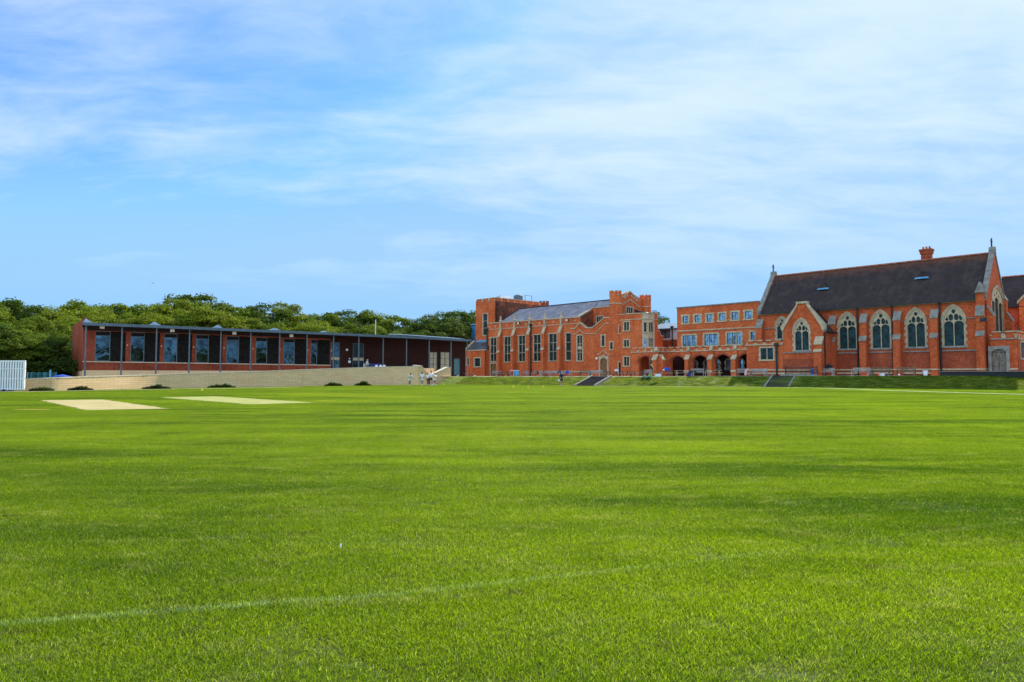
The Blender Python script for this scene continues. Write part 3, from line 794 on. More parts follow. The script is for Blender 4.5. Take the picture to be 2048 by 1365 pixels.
class Wall:
    def __init__(s, fr, root, org, mat): s.fr = fr; s.root = root; s.org = org; s.mat = mat; s.holes = []
    def sz(s, u0, u1, v0, v1):
        um = (u0 + u1) / 2; vm = (v0 + v1) / 2
        return s.fr.S(u0, vm), s.fr.S(u1, vm), s.fr.Z(um, v1), s.fr.Z(um, v0)
    def part(s, mb, name, mat, parent=None): return mb.build(name, mat, parent or s.root, s.org)
    def win(s, u0, u1, v0, v1, lights=2, trans=0, bw=0.17, pane='glass', teeth=True, sill=True, frame=None, hole=True, bars=0):
        """box measured over the stone surround"""
        a0, a1, z0, z1 = s.sz(u0, u1, v0, v1); fr = s.fr
        bw = min(bw, (a1 - a0) * 0.28)
        i = (a0 + bw, a1 - bw, z0 + bw * 0.8, z1 - bw * 0.9)
        out = toothed(a0 + 0.03, a1 - 0.03, z0, z1, 0.09) if teeth else rect(a0, a1, z0, z1)
        w = s.part(MB().slab(fr, out, [rect(*i)], 0.03, -0.16), 'window', M['stone'] if teeth or sill else M['frame'])
        if hole: s.holes.append(rect(i[0] - 0.01, i[1] + 0.01, i[2] - 0.01, i[3] + 0.01))
        m = MB(); W = i[1] - i[0]; H = i[3] - i[2]
        for k in range(1, lights):
            x = i[0] + W * k / lights; m.fbox(fr, x - 0.045, x + 0.045, -0.13, -0.02, i[2], i[3])
        for k in range(1, trans + 1):
            z = i[2] + H * k / (trans + 1)
            for q in range(lights):
                xa = i[0] + W * q / lights + (0.046 if q else 0); xb = i[0] + W * (q + 1) / lights - (0.046 if q < lights - 1 else 0)
                m.fbox(fr, xa, xb, -0.12, -0.03, z - 0.04, z + 0.04)
        if m.v: s.part(m, 'mullion', M['stone'] if frame is None else M[frame], w)
        if bars:
            m = MB()
            for q in range(lights):
                xa = i[0] + W * q / lights + 0.05; xb = i[0] + W * (q + 1) / lights - 0.05
                m.slab(fr, rect(xa, xb, i[2] + 0.003, i[3] - 0.003), [rect(xa + 0.05, xb - 0.05, i[2] + 0.06, i[3] - 0.06)], -0.115, -0.14)
                for k in range(1, bars + 1):
                    x = xa + (xb - xa) * k / (bars + 1); m.fbox(fr, x - 0.018, x + 0.018, -0.137, -0.118, i[2] + 0.06, i[3] - 0.06)
                nz = max(2, int(H / 0.42))
                for k in range(1, nz):
                    z = i[2] + H * k / nz; m.fbox(fr, xa + 0.05, xb - 0.05, -0.1375, -0.1195, z - 0.014, z + 0.014)
            s.part(m, 'glazing_bars', M['iron'], w)
        s.part(MB().fbox(fr, i[0], i[1], -0.165, -0.142, i[2], i[3]), 'pane', M[pane], w)
        if sill: s.part(MB().fbox(fr, a0 - 0.05, a1 + 0.05, 0.032, 0.10, z0 - 0.02, z0 + 0.13), 'sill', M['stone'], w)
        return w
    def archwin(s, u0, u1, v0, v1, bw=0.17, tracery=True, pane='stained', spring=0.62, lights=2, hood=True):
        a0, a1, z0, z1 = s.sz(u0, u1, v0, v1); fr = s.fr; H = z1 - z0
        zs = z0 + H * spring
        outer = gothic(a0, a1, z0, zs, z1)
        b = min(bw, (a1 - a0) * 0.2)
        inner = gothic(a0 + b, a1 - b, z0 + b * 0.9, zs, z1 - b * 1.15)
        # toothed jambs below the springing
        n = max(2, int((zs - z0) / 0.36)); hh = (zs - z0) / n; jl = []; jr = []
        for i in range(n):
            x = 0.14 if i % 2 == 0 else 0
            jr += [(a1 + x, z0 + i * hh), (a1 + x, z0 + (i + 1) * hh)]; jl += [(a0 - x, z0 + i * hh), (a0 - x, z0 + (i + 1) * hh)]
        arc = outer[2:]
        out = jr + arc[1:-1] + list(reversed(jl))
        wnd = s.part(MB().slab(fr, out, [inner], 0.04, -0.22), 'window', M['stone'])
        s.holes.append([(x, z) for x, z in inner])
        A0, A1, Z0, ZS, ZA = a0 + b, a1 - b, z0 + b * 0.9, zs, z1 - b * 1.15
        W = A1 - A0; h = ZA - ZS; mid = (A0 + A1) / 2; holes = []
        if tracery:
            if lights == 2:
                top = ZS + h * 0.04
                for sx in (-1, 1):
                    xa = mid + sx * 0.045; xb = mid + sx * (W / 2 - 0.035)
                    x0, x1 = min(xa, xb), max(xa, xb)
                    holes.append(gothic(x0, x1, Z0 + 0.04, top - W * 0.20, top, 5))
                    c = mid + sx * W * 0.135; r = W * 0.108
                    holes.append([(c, top - 0.02), (c + r, top + h * 0.10), (c + r, top + h * 0.34), (c, top + h * 0.50), (c - r, top + h * 0.36), (c - r, top + h * 0.10)])
                    c = mid + sx * W * 0.345; r = W * 0.088
                    holes.append([(c, top + 0.0), (c + r, top + h * 0.08), (c + r * 0.4, top + h * 0.28), (c - sx * r * 0.9, top + h * 0.38), (c - r, top + h * 0.10)])
                r = W * 0.105; zc_ = top + h * 0.655
                holes.append([(mid + r * math.cos(k * math.pi / 4), zc_ + r * 1.2 * math.sin(k * math.pi / 4)) for k in range(8)])
            else:
                for q in range(lights):
                    xa = A0 + W * q / lights + 0.035; xb = A0 + W * (q + 1) / lights - 0.035
                    tp = ZS + (h * 0.30 if q not in (0, lights - 1) else -h * 0.02)
                    holes.append(gothic(xa, xb, Z0 + 0.04, tp - 0.35, tp, 4))
                for sx in (-1, 0, 1):
                    c = mid + sx * W * 0.17; r = W * 0.06; zz = ZS + h * (0.62 if sx == 0 else 0.40)
                    holes.append([(c, zz - h * 0.12), (c + r, zz), (c, zz + h * 0.14), (c - r, zz)])
            s.part(MB().slab(fr, inner, holes, -0.05, -0.15), 'tracery', M['stone'], wnd)
        s.part(MB().slab(fr, inner, [], -0.18, -0.21), 'pane', M[pane], wnd)
        if hood:
            o2 = gothic(a0 - 0.10, a1 + 0.10, zs - 0.1, zs, z1 + 0.13)[1:]
            i2 = gothic(a0 - 0.0, a1 + 0.0, zs - 0.1, zs, z1 + 0.01)[1:]
            s.part(MB().slab(fr, o2 + [(a0 - 0.10, zs - 0.1)] + [(a0, zs - 0.1)] + list(reversed(i2)), [], 0.12, 0.042), 'hood_mould', M['stone'], wnd)
        s.part(MB().sweep(fr, [(0.042, z0), (0.14, z0 + 0.02), (0.14, z0 + 0.10), (0.042, z0 + 0.24)], a0 - 0.05, a1 + 0.05), 'sill', M['stone_grey'], wnd)
        return wnd
    def door(s, u0, u1, v0, zb, leafmat, bw=0.3, leaves=1, arch=True):
        a0, a1, _, z1 = s.sz(u0, u1, v0, v0 + 30); fr = s.fr; z1 = fr.Z((u0 + u1) / 2, v0)
        i0, i1, it = a0 + bw, a1 - bw, z1 - bw
        W = i1 - i0
        inner = gothic(i0, i1, zb, it - W * 0.32, it) if arch else rect(i0, i1, zb, it)
        sur = [(a0, zb), (i0, zb)] + (list(reversed(inner[2:]))) + [(i1, zb), (a1, zb), (a1, z1), (a0, z1)] if arch else [(a0, zb), (i0, zb), (i0, it), (i1, it), (i1, zb), (a1, zb), (a1, z1), (a0, z1)]
        d = s.part(MB().slab(fr, sur, [], 0.05, -0.25), 'door', M['stone_grey'] if leaves == 2 else M['stone'])
        s.holes.append(inner[:])
        for q in range(leaves):
            g = 0.012 if leaves == 2 else 0
            if leaves == 2:
                mid = (i0 + i1) / 2
                lf = [p for p in inner if (p[0] <= mid - 1e-6) == (q == 0)]
                if q == 0: lf = [(i0, zb), (mid - g, zb), (mid - g, it - 0.004)] + [p for p in inner[2:] if p[0] < mid - g - 1e-4]
                else: lf = [(mid + g, zb), (i1, zb)] + [p for p in inner[2:] if p[0] > mid + g + 1e-4] + [(mid + g, it - 0.004)]
            else: lf = inner
            L = s.part(MB().slab(fr, lf, [], -0.14, -0.20), 'door_leaf', M[leafmat], d)
        if leaves == 2:
            for sx, (xa, xb) in enumerate(((i0 + 0.05, (i0 + i1) / 2 - 0.12), ((i0 + i1) / 2 + 0.12, i1 - 0.05))):
                s.part(MB().fbox(fr, xa, xb, -0.138, -0.11, it - W * 0.30, it - W * 0.30 + 0.06), 'hinge', M['iron'], d)
        return d
    def finish(s, outline, th=0.4, name='wall', split=None):
        z0 = min(p[1] for p in outline)
        hs = []
        for h in s.holes:
            hs.append([(x, max(z, z0 + 0.002)) for x, z in h])
        return s.part(MB().slab(s.fr, outline, hs, 0.0, -th), name, s.mat)
    def band(s, a0, a1, z, h=0.14, o=0.09, mat='stone', name='string_course', o0=0.002):
        return s.part(MB().fbox(s.fr, a0, a1, o0, o, z, z + h), name, M[mat])
    def coping(s, px, h=0.17, o=0.10, o1=-0.45, name='coping', mat='stone', lift=0.0):
        pts = [s.fr.hit(*p) for p in px]; pts = [(a, z + lift) for a, z in pts]
        return s.part(MB().slab(s.fr, [(a, z - h) for a, z in pts] + list(reversed(pts)), [], o, o1), name, M[mat])

def buttress(wl, a0, a1, prof, caps, name='buttress', mat='brick', capmat='stone'):
    """prof: (off, z) outline; caps: list of (off_low, z_low, off_high, z_high)"""
    b = wl.part(MB().sweep(wl.fr, prof, a0, a1), name, M[mat])
    for (ol, zl, oh, zh) in caps:
        wl.part(MB().sweep(wl.fr, [(ol + 0.07, zl), (ol + 0.07, zl + 0.10), (oh + 0.015, zh + 0.12), (oh - 0.02, zh), (ol - 0.02, zl)], a0 - 0.05, a1 + 0.05), 'cap', M[capmat], b)
    return b
def crenel(wl, a0, a1, zb, zt, per=1.5, gap=0.5, th=0.3, root=None, flip=False, zb2=None):
    """crenellated brick parapet with stone caps"""
    fr = wl.fr; n = max(1, int(round((a1 - a0) / per))); p = (a1 - a0) / n
    out = [(a0, zb), (a1, zb)]; top = []
    lo = zt - 0.34
    cap = MB()
    for i in range(n):
        x = a0 + i * p; m0, m1 = x + p * gap / 2, x + p * (1 - gap / 2)
        top += [(x, lo), (m0, lo), (m0, zt), (m1, zt), (m1, lo), (x + p, lo)]
        cap.fbox(fr, m0 - 0.04, m1 + 0.04, 0.06, -th - 0.05, zt + 0.002, zt + 0.12)
        if i == 0: cap.fbox(fr, a0, m0 - 0.045, 0.05, -th - 0.04, lo + 0.002, lo + 0.11)
        e = (x + p + p * gap / 2 - 0.045) if i < n - 1 else a1
        cap.fbox(fr, m1 + 0.045, e, 0.05, -th - 0.04, lo + 0.002, lo + 0.11)
        cap.fbox(fr, m1 + 0.05, min(a1, m1 + p * gap - 0.05), 0.03, -0.05, lo - 0.28, lo - 0.003)
    wl.part(MB().slab(fr, out + list(reversed(top)), [], -0.003, -th), 'parapet', wl.mat)
    wl.part(cap, 'parapet_cap', M['stone'])
def pipe(wl, u, v0, zb, r=0.09, off=0.16, hopper=True):
    a = wl.fr.S(u, (v0 + 740) / 2); z1 = wl.fr.Z(u, v0); P = wl.fr.P
    m = MB().tube(P(a, off, zb), P(a, off, z1), r, n=8)
    if hopper: m.fbox(wl.fr, a - 0.22, a + 0.22, 0.04, 0.40, z1 - 0.05, z1 + 0.35)
    z = zb + 1.2
    while z < z1 - 0.5: m.fbox(wl.fr, a - 0.14, a + 0.14, 0.01, 0.28, z, z + 0.08); z += 1.9
    return wl.part(m, 'downpipe', M['iron'])
def floodlight(wl, u, v, s=0.5, lens='lamp'):
    a, z = wl.fr.hit(u, v); b = wl.part(MB().fbox(wl.fr, a - s / 2, a + s / 2, 0.35, 0.62, z - s * 0.35, z + s * 0.35), 'floodlight', M['iron'])
    wl.part(MB().fbox(wl.fr, a - s * 0.42, a + s * 0.42, 0.622, 0.65, z - s * 0.28, z + s * 0.28), 'lens', M[lens], b)
    wl.part(MB().fbox(wl.fr, a - 0.03, a + 0.03, 0.002, 0.349, z - 0.03, z + 0.03), 'bracket', M['iron'], b)

# ================================================================== CHAPEL
sL = C.S(1517, 690); orgc = C.P(sL / 2, 0, 1.2)
chapel = thing('chapel', orgc, 'red brick chapel with steep dark roof, arched stone windows, a cross on each gable', 'chapel')
cw = Wall(C, chapel, orgc, M['brick_ch'])
zE = C.Z(1952, 598.0); zSill = C.Z(1800, 702.5)
GW = 9.2
Wf = Frame(O, EV)                       # gable end facing right
zR = Frame(C.P(0, -GW / 2, 0)[:2], DV).Z(1978, 507.5)
CHW = [(1675.7, 1714.8, 625.2, 701.5), (1741.4, 1782.4, 620.7, 700.0), (1811.4, 1853, 616.3, 698.0), (1883.8, 1931.5, 610.5, 696.3)]
cw.archwin(1551.5, 1577, 634.5, 681)
for q in CHW: cw.archwin(*q, lights=2)
cw.holes_keep = cw.holes
cw.finish([(sL, zSill), (0, zSill), (0, zE), (sL, zE)], 0.5)
low = Wall(C, chapel, orgc, M['brick_low'])
low.finish(rect(sL, 0, 0.9, zSill - 0.001), 0.5, 'lower_wall')
cw.band(sL, 0, zSill - 0.16, 0.14, 0.10, 'stone_grey')
cw.band(sL, 0, C.Z(1800, 741), 0.17, 0.12, 'stone', 'plinth_course')
cw.band(sL, 0, C.Z(1800, 748.5), 0.22, 0.22, 'stone', 'plinth_course')
cw.band(sL, 0, zE - 0.24, 0.22, 0.14, 'stone', 'cornice')
zst = C.Z(1870, 641)
# string between the windows
prev = sL; spans = []
for (u0, u1, _, _) in [(1551.5, 1577, 0, 0)] + CHW:
    spans.append((prev, C.S(u0, 645) - 0.12)); prev = C.S(u1, 645) + 0.12
spans.append((prev, 0))
for a, b in spans: cw.band(a, b, zst, 0.12, 0.08, 'stone_grey')
# buttresses
for (u0, u1, v0, v1, v2, v3) in [(1511, 1523, 641, 657, 700, 707), (1656, 1669, 634, 650, 677, 685), (1719, 1732, 630, 646, 674, 682.5), (1786, 1800, 625, 641.5, 671, 679.5), (1860, 1874.5, 621, 637, 668.5, 676.5), (1952, 1968, 614.5, 632, 664, 672.5)]:
    f2 = C.off(0.75)
    a0 = f2.S(u0, 650); a1 = f2.S(u1, 650); um = (u0 + u1) / 2
    z1 = C.Z(um, v0); z1b = f2.Z(um, v1); z2 = f2.Z(um, v2); z2b = C.off(1.05).Z(um, v3)
    last = u0 == 1952
    top = zE + 0.1 if last else z1
    prof = [(0.002, 0.95), (1.05, 0.95), (1.05, z2b), (0.75, z2), (0.75, z1b), (0.12, z1), (0.12, top - 0.3), (0.002, top - 0.3)] if not last else [(0.002, 0.95), (1.05, 0.95), (1.05, z2b), (0.75, z2), (0.75, z1b), (0.55, z1), (0.55, zE + 0.6), (0.002, zE + 0.6)]
    cps = [(1.05, z2b, 0.75, z2), (0.75, z1b, 0.12 if not last else 0.55, z1)]
    b = buttress(cw, a0, a1, prof, cps, capmat='stone_grey', mat='brick_ch')
    cw.part(MB().fbox(C, a0 - 0.04, a1 + 0.04, 0.24, 1.14, C.Z(1800, 741), C.Z(1800, 741) + 0.16), 'plinth_course', M['stone'], b)
    if last:   # little gabled cap on the corner pier
        fm = (a0 + a1) / 2
        m = MB(); P = C.P; zc2 = zE + 0.6
        m.add([P(a0 - .08, .75, zc2), P(a1 + .08, .75, zc2), P(fm, .6, zc2 + 1.25), P(a0 - .08, -.6, zc2), P(a1 + .08, -.6, zc2), P(fm, -.6, zc2 + 1.25)], [(0, 1, 2), (5, 4, 3), (0, 2, 5, 3), (1, 4, 5, 2), (0, 3, 4, 1)])
        cw.part(m, 'cap', M['stone_grey'], b)
# gable end to the right
gw = Wall(Wf, chapel, orgc, M['brick_ch'])
gw.archwin(1983.0, 2007, 573, 669, bw=0.2, lights=3, spring=0.68, pane='inside')
gw.finish([(0.0, 0.9), (GW, 0.9), (GW, zE), (GW / 2, zR + 0.11), (0.0, zE)], 0.5, 'gable_wall')
def gcoping(frm, name='coping', o=0.10, o1=-0.42):
    m = MB()
    pts = [(-0.25, zE - 0.05), (GW / 2, zR + 0.12), (GW + 0.25, zE - 0.05)]
    up = [(-0.3, zE + 0.25), (GW / 2, zR + 0.56), (GW + 0.3, zE + 0.25)]
    m.slab(frm, [pts[0], pts[1], up[1], up[0]], [], o, o1); m.slab(frm, [pts[1], pts[2], up[2], up[1]], [], o - .003, o1 + .003)
    m.slab(frm, [(GW / 2 - 0.36, zR - 0.05), (GW / 2 + 0.36, zR - 0.05), (GW / 2 + 0.30, zR + 0.42), (GW / 2 + 0.14, zR + 0.72), (GW / 2 - 0.14, zR + 0.72), (GW / 2 - 0.30, zR + 0.42)], [], o + 0.05, o1 - 0.05)
    return m
gw.part(gcoping(Wf), 'coping', M['stone_grey'])
for w0, w1, pj, zl_, zh_, up_ in ((0.05, 0.85, 0.62, 7.8, 8.9, False), (GW - 0.9, GW, 0.85, 7.7, 8.7, True)):
    prof = [(0.002, 0.95), (pj, 0.95), (pj, zl_), (0.3 if up_ else 0.02, zh_)] + ([(0.3, zE + 0.3), (0.002, zE + 1.0)] if up_ else [(0.002, zh_)])
    b = buttress(gw, w0, w1, prof, [(pj, zl_, 0.3 if up_ else 0.02, zh_)] + ([(0.3, zE + 0.3, 0.02, zE + 1.0)] if up_ else []), capmat='stone_grey', mat='brick_ch')
def cross(frm, a, z, s, nm='cross'):
    m = MB()
    m.fbox(frm, a - 0.07 * s, a + 0.07 * s, -0.28, -0.14, z, z + 1.45 * s)
    m.fbox(frm, a - 0.40 * s, a - 0.07 * s - .002, -0.275, -0.145, z + 0.90 * s, z + 1.04 * s)
    m.fbox(frm, a + 0.07 * s + .002, a + 0.40 * s, -0.275, -0.145, z + 0.90 * s, z + 1.04 * s)
    return m
gw.part(cross(Wf, GW / 2, zR + 0.70, 0.72), 'cross', M['iron'])
# far gable (left end)
Lf = Frame(C.P(sL, 0, 0)[:2], EV)
lw = Wall(Lf, chapel, orgc, M['brick_ch'])
lw.finish([(0.0, 0.9), (GW, 0.9), (GW, zE), (GW / 2, zR), (0.0, zE)], -0.5, 'gable_wall')
lw.part(gcoping(Lf, o=0.50, o1=-0.10), 'coping', M['stone_grey'])
lw.part(cross(Lf.off(0.35), GW / 2, zR + 0.70, 0.72), 'cross', M['iron'])
cw.part(MB().fbox(C, sL, 0, -GW - 0.4, -GW, 0.9, zE), 'rear_wall', M['brick_ch'])
e0 = 0.30
P = C.P
rf = cw.part(MB().sheet([P(sL + 0.55, e0, zE - 0.05), P(-0.5, e0, zE - 0.05), P(-0.5, -GW / 2, zR), P(sL + 0.55, -GW / 2, zR)], 0.15)
             .sheet([P(sL + 0.55, -GW - e0, zE - 0.05), P(sL + 0.55, -GW / 2, zR + 0.004), P(-0.5, -GW / 2, zR + 0.004), P(-0.5, -GW - e0, zE - 0.05)], 0.15), 'roof', M['tile'])
cw.part(MB().fbox(C, sL + 0.55, -0.55, -GW / 2 - 0.14, -GW / 2 + 0.14, zR - 0.02, zR + 0.14), 'ridge', M['ridge'], rf)
cw.part(MB().fbox(C, sL + 0.3, -0.6, e0 + 0.002, e0 + 0.14, zE - 0.16, zE - 0.03), 'gutter', M['iron'], rf)
# triangular roof vents
for u, v, wd in ((1648, 577, 1.25), (1845, 556, 1.25)):
    # find the point on the roof slope
    best = None
    for i in range(60):
        k = e0 - (GW / 2 + e0) * i / 60; z = zE - 0.05 + (zR - zE + .05) * i / 60
        a, zz = C.off(k).hit(u, v); d = abs(zz - z)
        if best is None or d < best[0]: best = (d, a, k, z)
    _, a, k, z = best
    v_ = cw.part(MB().add([P(a - wd / 2, k + 0.25, z - 0.05), P(a + wd / 2, k + 0.25, z - 0.05), P(a, k + 0.1, z + 0.80), P(a - wd / 2, k - 0.9, z + 0.1), P(a + wd / 2, k - 0.9, z + 0.1), P(a, k - 0.9, z + 0.85)], [(0, 1, 2), (5, 4, 3), (0, 2, 5, 3), (1, 4, 5, 2), (0, 3, 4, 1)]), 'roof_vent', M['tile'], rf)
    cw.part(MB().sheet([P(a - wd / 2 - 0.15, k + 0.45, z - 0.16), P(a + wd / 2 + 0.15, k + 0.45, z - 0.16), P(a + wd / 2 + 0.05, k + 0.28, z + 0.05), P(a - wd / 2 - 0.05, k + 0.28, z + 0.05)], 0.03), 'vent_apron', M['lead'], rf)
# chimney behind the ridge
fk = C.off(-GW / 2 - 0.9); a0, a1 = fk.S(1844, 515), fk.S(1863, 515); zt = fk.Z(1853, 509); zb = zR - 1.5
ch = cw.part(MB().fbox(fk, a0, a1, -0.45, 0.45, zb, zt).fbox(fk, a0 - .1, a1 + .1, -0.55, 0.55, zt + .002, zt + 0.35).fbox(fk, a0 - .18, a1 + .18, -0.6, 0.6, zt + .352, zt + 0.6), 'chimney', M['brick_low'], rf)
for i in range(3):
    x = a0 + (a1 - a0) * (i + 0.5) / 3; cw.part(MB().lathe(fk.P(x, 0, zt + 0.602), [(0.13, 0), (0.10, 0.3), (0.13, 0.34)], 8), 'chimney_pot', M['ridge'], ch)
for u, v0 in ((1673, 633), (1716.5, 616), (1786, 608), (1881.5, 603)): pipe(cw, u, v0, 1.1, 0.06 if u == 1673 else 0.10, 0.2, hopper=False)
# floodlight on the corner pier
floodlight(Wall(C.off(1.05), chapel, orgc, M['brick_ch']), 1969, 640, 0.6, 'glass')

# projecting gabled bay
def solve_k(u2, u1, v=690):
    p = C.P(C.S(u2, v), 0, 0); lo, hi = 0.0, 12.0
    r = ray(u1, v); az = r[0] / r[1]
    for _ in range(50):
        m = (lo + hi) / 2; x, y = p[0] + C.n[0] * m, p[1] + C.n[1] * m
        if x / y > az: lo = m
        else: hi = m
    return m
KB = solve_k(1671, 1647)
Bf = C.off(KB)
bw_ = Wall(Bf, chapel, orgc, M['brick_ch'])
b0 = Bf.S(1566, 690); b1 = Bf.S(1647, 690)
bw_.archwin(1587, 1620, 637.5, 704.5, lights=2)
kz = Bf.Z(1641, 652); az_ = Bf.Z(1605, 612); am = (b0 + b1) / 2
zlow = Bf.Z(1600, 718)
out = [(b0, zlow), (b1, zlow), (b1, kz), (am + 0.65, az_), (am + 0.65, az_ + 0.25), (am - 0.65, az_ + 0.25), (am - 0.65, az_), (b0, kz)]
bw_.finish(out, 0.45, 'bay_wall')
Wall(Bf, chapel, orgc, M['brick_low']).finish(rect(b0, b1, 0.9, zlow - 0.001), 0.45, 'lower_wall')
m = MB()
m.slab(Bf, [(b0 - 0.12, kz - 0.42), (b0 + 0.10, kz - 0.42), (b0 + 0.22, kz - .08), (am - 0.58, az_ + 0.02), (am - 0.58, az_ + 0.28), (am + 0.58, az_ + 0.28), (am + 0.58, az_ + 0.02), (b1 - 0.22, kz - .08), (b1 - 0.12, kz - 0.6), (b1 + 0.2, kz - 0.6), (b1 + 0.3, kz + 0.1), (am + 0.72, az_ + 0.12), (am + 0.72, az_ + 0.55), (am - 0.72, az_ + 0.55), (am - 0.72, az_ + 0.12), (b0 - 0.25, kz + 0.1)], [], 0.14, -0.5)
bw_.part(m, 'coping', M['stone'])
bw_.band(b0, b1 - 0.9, Bf.Z(1600, 706.5), 0.12, 0.09, 'stone_grey')
bw_.band(b0, b1 + 0.1, Bf.Z(1600, 742), 0.2, 0.12, 'stone', 'plinth_course')
bw_.band(b0, b1 + 0.1, Bf.Z(1600, 749), 0.22, 0.2, 'stone', 'plinth_course')
aB = Bf.S(1633, 690)
buttress(bw_, aB, b1 + 0.06, [(0.002, 0.95), (0.95, 0.95), (0.95, Bf.Z(1640, 703)), (0.8, Bf.Z(1640, 700)), (0.8, Bf.Z(1640, 690)), (0.1, Bf.Z(1640, 675)), (0.002, Bf.Z(1640, 675))],
         [(0.8, Bf.Z(1640, 690), 0.1, Bf.Z(1640, 675)), (0.95, Bf.Z(1640, 705), 0.8, Bf.Z(1640, 701))])
Sf = Frame(Bf.P(b1, 0, 0)[:2], EV)
sw = Wall(Sf, chapel, orgc, M['brick_ch'])
zse = Sf.Z(1662, 664)
sw.finish(rect(0.002, KB - 0.002, 0.9, zse), 0.4, 'bay_side_wall')
sw.band(0, KB, zse - 0.14, 0.12, 0.12, 'stone', 'cornice')
sw.band(0, KB, Bf.Z(1600, 742), 0.2, 0.1, 'stone', 'plinth_course')
cw.part(MB().sheet([Bf.P(am, -0.5, az_ + 0.1), Bf.P(am, -KB - 2.2, az_ + 0.1), Bf.P(b1 + 0.35, -KB - 0.0, zse - 0.1), Bf.P(b1 + 0.35, -0.5, zse - 0.1)], 0.12)
        .sheet([Bf.P(am, -0.5, az_ + 0.104), Bf.P(b0 - 0.1, -0.5, zse - 0.1), Bf.P(b0 - 0.1, -KB, zse - 0.1), Bf.P(am, -KB - 2.2, az_ + 0.104)], 0.12), 'bay_roof', M['tile'])
pipe(sw, 1648.5, 664, 1.1, 0.07, 0.12, hopper=False)
# low crenellated vestry left of the bay
Vf = C.off(KB + 0.06)
vw = Wall(Vf, chapel, orgc, M['brick_ch'])
v0_, v1_ = Vf.S(1493, 700), b0 - 0.01
vw.win(1518, 1549.5, 693.5, 722, 2, 0, 0.22, 'stained')
zv = Vf.Z(1520, 691); zvl = Vf.Z(1520, 717)
zt_ = Vf.Z(1520, 681)
hs = vw.holes; vw.holes = []
vw.holes = hs
vw.finish([(v0_, 0.9), (v1_, 0.9), (v1_, zv), (v0_, zv)], 0.4, 'vestry_wall')
vw.band(v0_ - 0.1, v1_, zv, 0.14, 0.12, 'stone')
crenel(vw, v0_, v1_, zv + 0.141, zt_ - 0.1, 1.15, 0.45)
vw.band(v0_, v1_, Vf.Z(1520, 742), 0.2, 0.12, 'stone', 'plinth_course')
vw.band(v0_, v1_, Vf.Z(1520, 749), 0.22, 0.2, 'stone', 'plinth_course')
vw.part(MB().fbox(Vf, v0_, v0_ + 0.4, -KB, -0.402, 0.9, zt_ - 0.4), 'vestry_wall', M['brick_ch'])
vw.part(MB().fbox(Vf, v0_, v1_, -KB, -0.31, zv - 0.1, zv + 0.1), 'flat_roof', M['lead'])
pipe(vw, 1554.6, 692, 1.1, 0.12, 0.22)
# west porch with double door
pf = C.off(0.35)
pw = Wall(pf, chapel, orgc, M['brick_ch'])
p0 = 0.60; p1 = pf.S(2035, 700)
zpt = pf.Z(2000, 664); zps = pf.Z(2000, 679.5)
pw.door(1976.5, 2019, 692.5, 1.2, 'chapeldoor', 0.30, 2)
pw.finish([(p0 - 0.3, 0.9), (p1, 0.9), (p1, zps), (p0 - 0.3, zps)], 0.4, 'porch_wall')
pw.band(p0 - .3, p1 + 0.1, zps, 0.13, 0.12, 'stone_grey')
crenel(pw, p0 - .3, p1, zps + 0.131, zpt - 0.05, 1.05, 0.42)
pw.band(pf.S(2020, 740), p1, C.Z(1800, 741), 0.17, 0.1, 'stone', 'plinth_course')
qf = Frame(pf.P(p1, 0, 0)[:2], EV)
qw = Wall(qf, chapel, orgc, M['brick_ch'])
qw.win(2041, 2060, 683, 720, 2, 0, 0.2)
qw.finish(rect(0.002, 7.5, 0.9, zps), 0.4, 'porch_wall')
qw.band(0, 7.5, zps, 0.13, 0.12, 'stone')
crenel(qw, 0.0, 7.5, zps + 0.131, zpt - 0.05, 1.05, 0.42)
pw.part(MB().fbox(pf, p0 - .3, p1 - .41, -7.5, -0.41, zps - 0.2, zps), 'flat_roof', M['lead'])

# ================================================================== CLASSROOM BLOCK behind the arcade
KBk = -0.35
Kf = C.off(KBk)
k0 = Kf.S(1354.5, 680); k1 = sL - 0.05
orgk = Kf.P((k0 + k1) / 2, 0, 1.2)
block = thing('classroom_block', orgk, 'flat roofed red brick classroom block of three floors standing behind the arcade', 'building')
kw = Wall(Kf, block, orgk, M['brick'])
zK = Kf.Z(1440, 610.3); zKm = Kf.Z(1440, 627.0)
U = lambda x: 1320 + x / 6.5
V6 = lambda y: 580 + y / 6.5
for x0, x1, y0, y1 in [(278, 385, 322, 450), (432, 543, 311, 440), (588, 700, 299, 430), (748, 865, 286, 416), (912, 1035, 270, 406), (1085, 1210, 257, 394)]:
    kw.win(U(x0), U(x1), V6(y0), V6(y1), 1, 0, 0.24, 'glass_lit', bars=1)

for x0, x1, y0, y1 in [(278, 482, 575, 748), (558, 770, 556, 738), (852, 1074, 540, 720)]:
    kw.win(U(x0), U(x1), V6(y0), V6(y1), 3, 0, 0.24, 'glass_lit', bars=1)
kw.win(U(1160), U(1250), V6(530), V6(664), 1, 0, 0.2, 'glass_lit', bars=1)
for u0, u1, v0, v1 in [(1385.5, 1395, 719.5, 741), (1407.5, 1415.5, 719, 741), (1430.5, 1440.5, 718, 741), (1451, 1462, 717, 741), (1477.5, 1488, 716.5, 741)]:
    if Kf.S(u0) < k0: continue
    kw.archwin(u0, u1, v0, v1, bw=0.12, tracery=False, pane='glass_lit', spring=0.75, hood=False)
zBr = Kf.Z(1440, 628.5)
upper = rect(k0, k1, zBr, zK)
zgf = zAs_ = C.off(2.6).Z(1420, 702.5) - 0.15
hs_all = kw.holes; kw.holes = [h for h in hs_all if h[0][1] > zgf]
kw.finish([(k0, zgf), (k1, zgf), (k1, zK), (k0, zK)], 0.4)
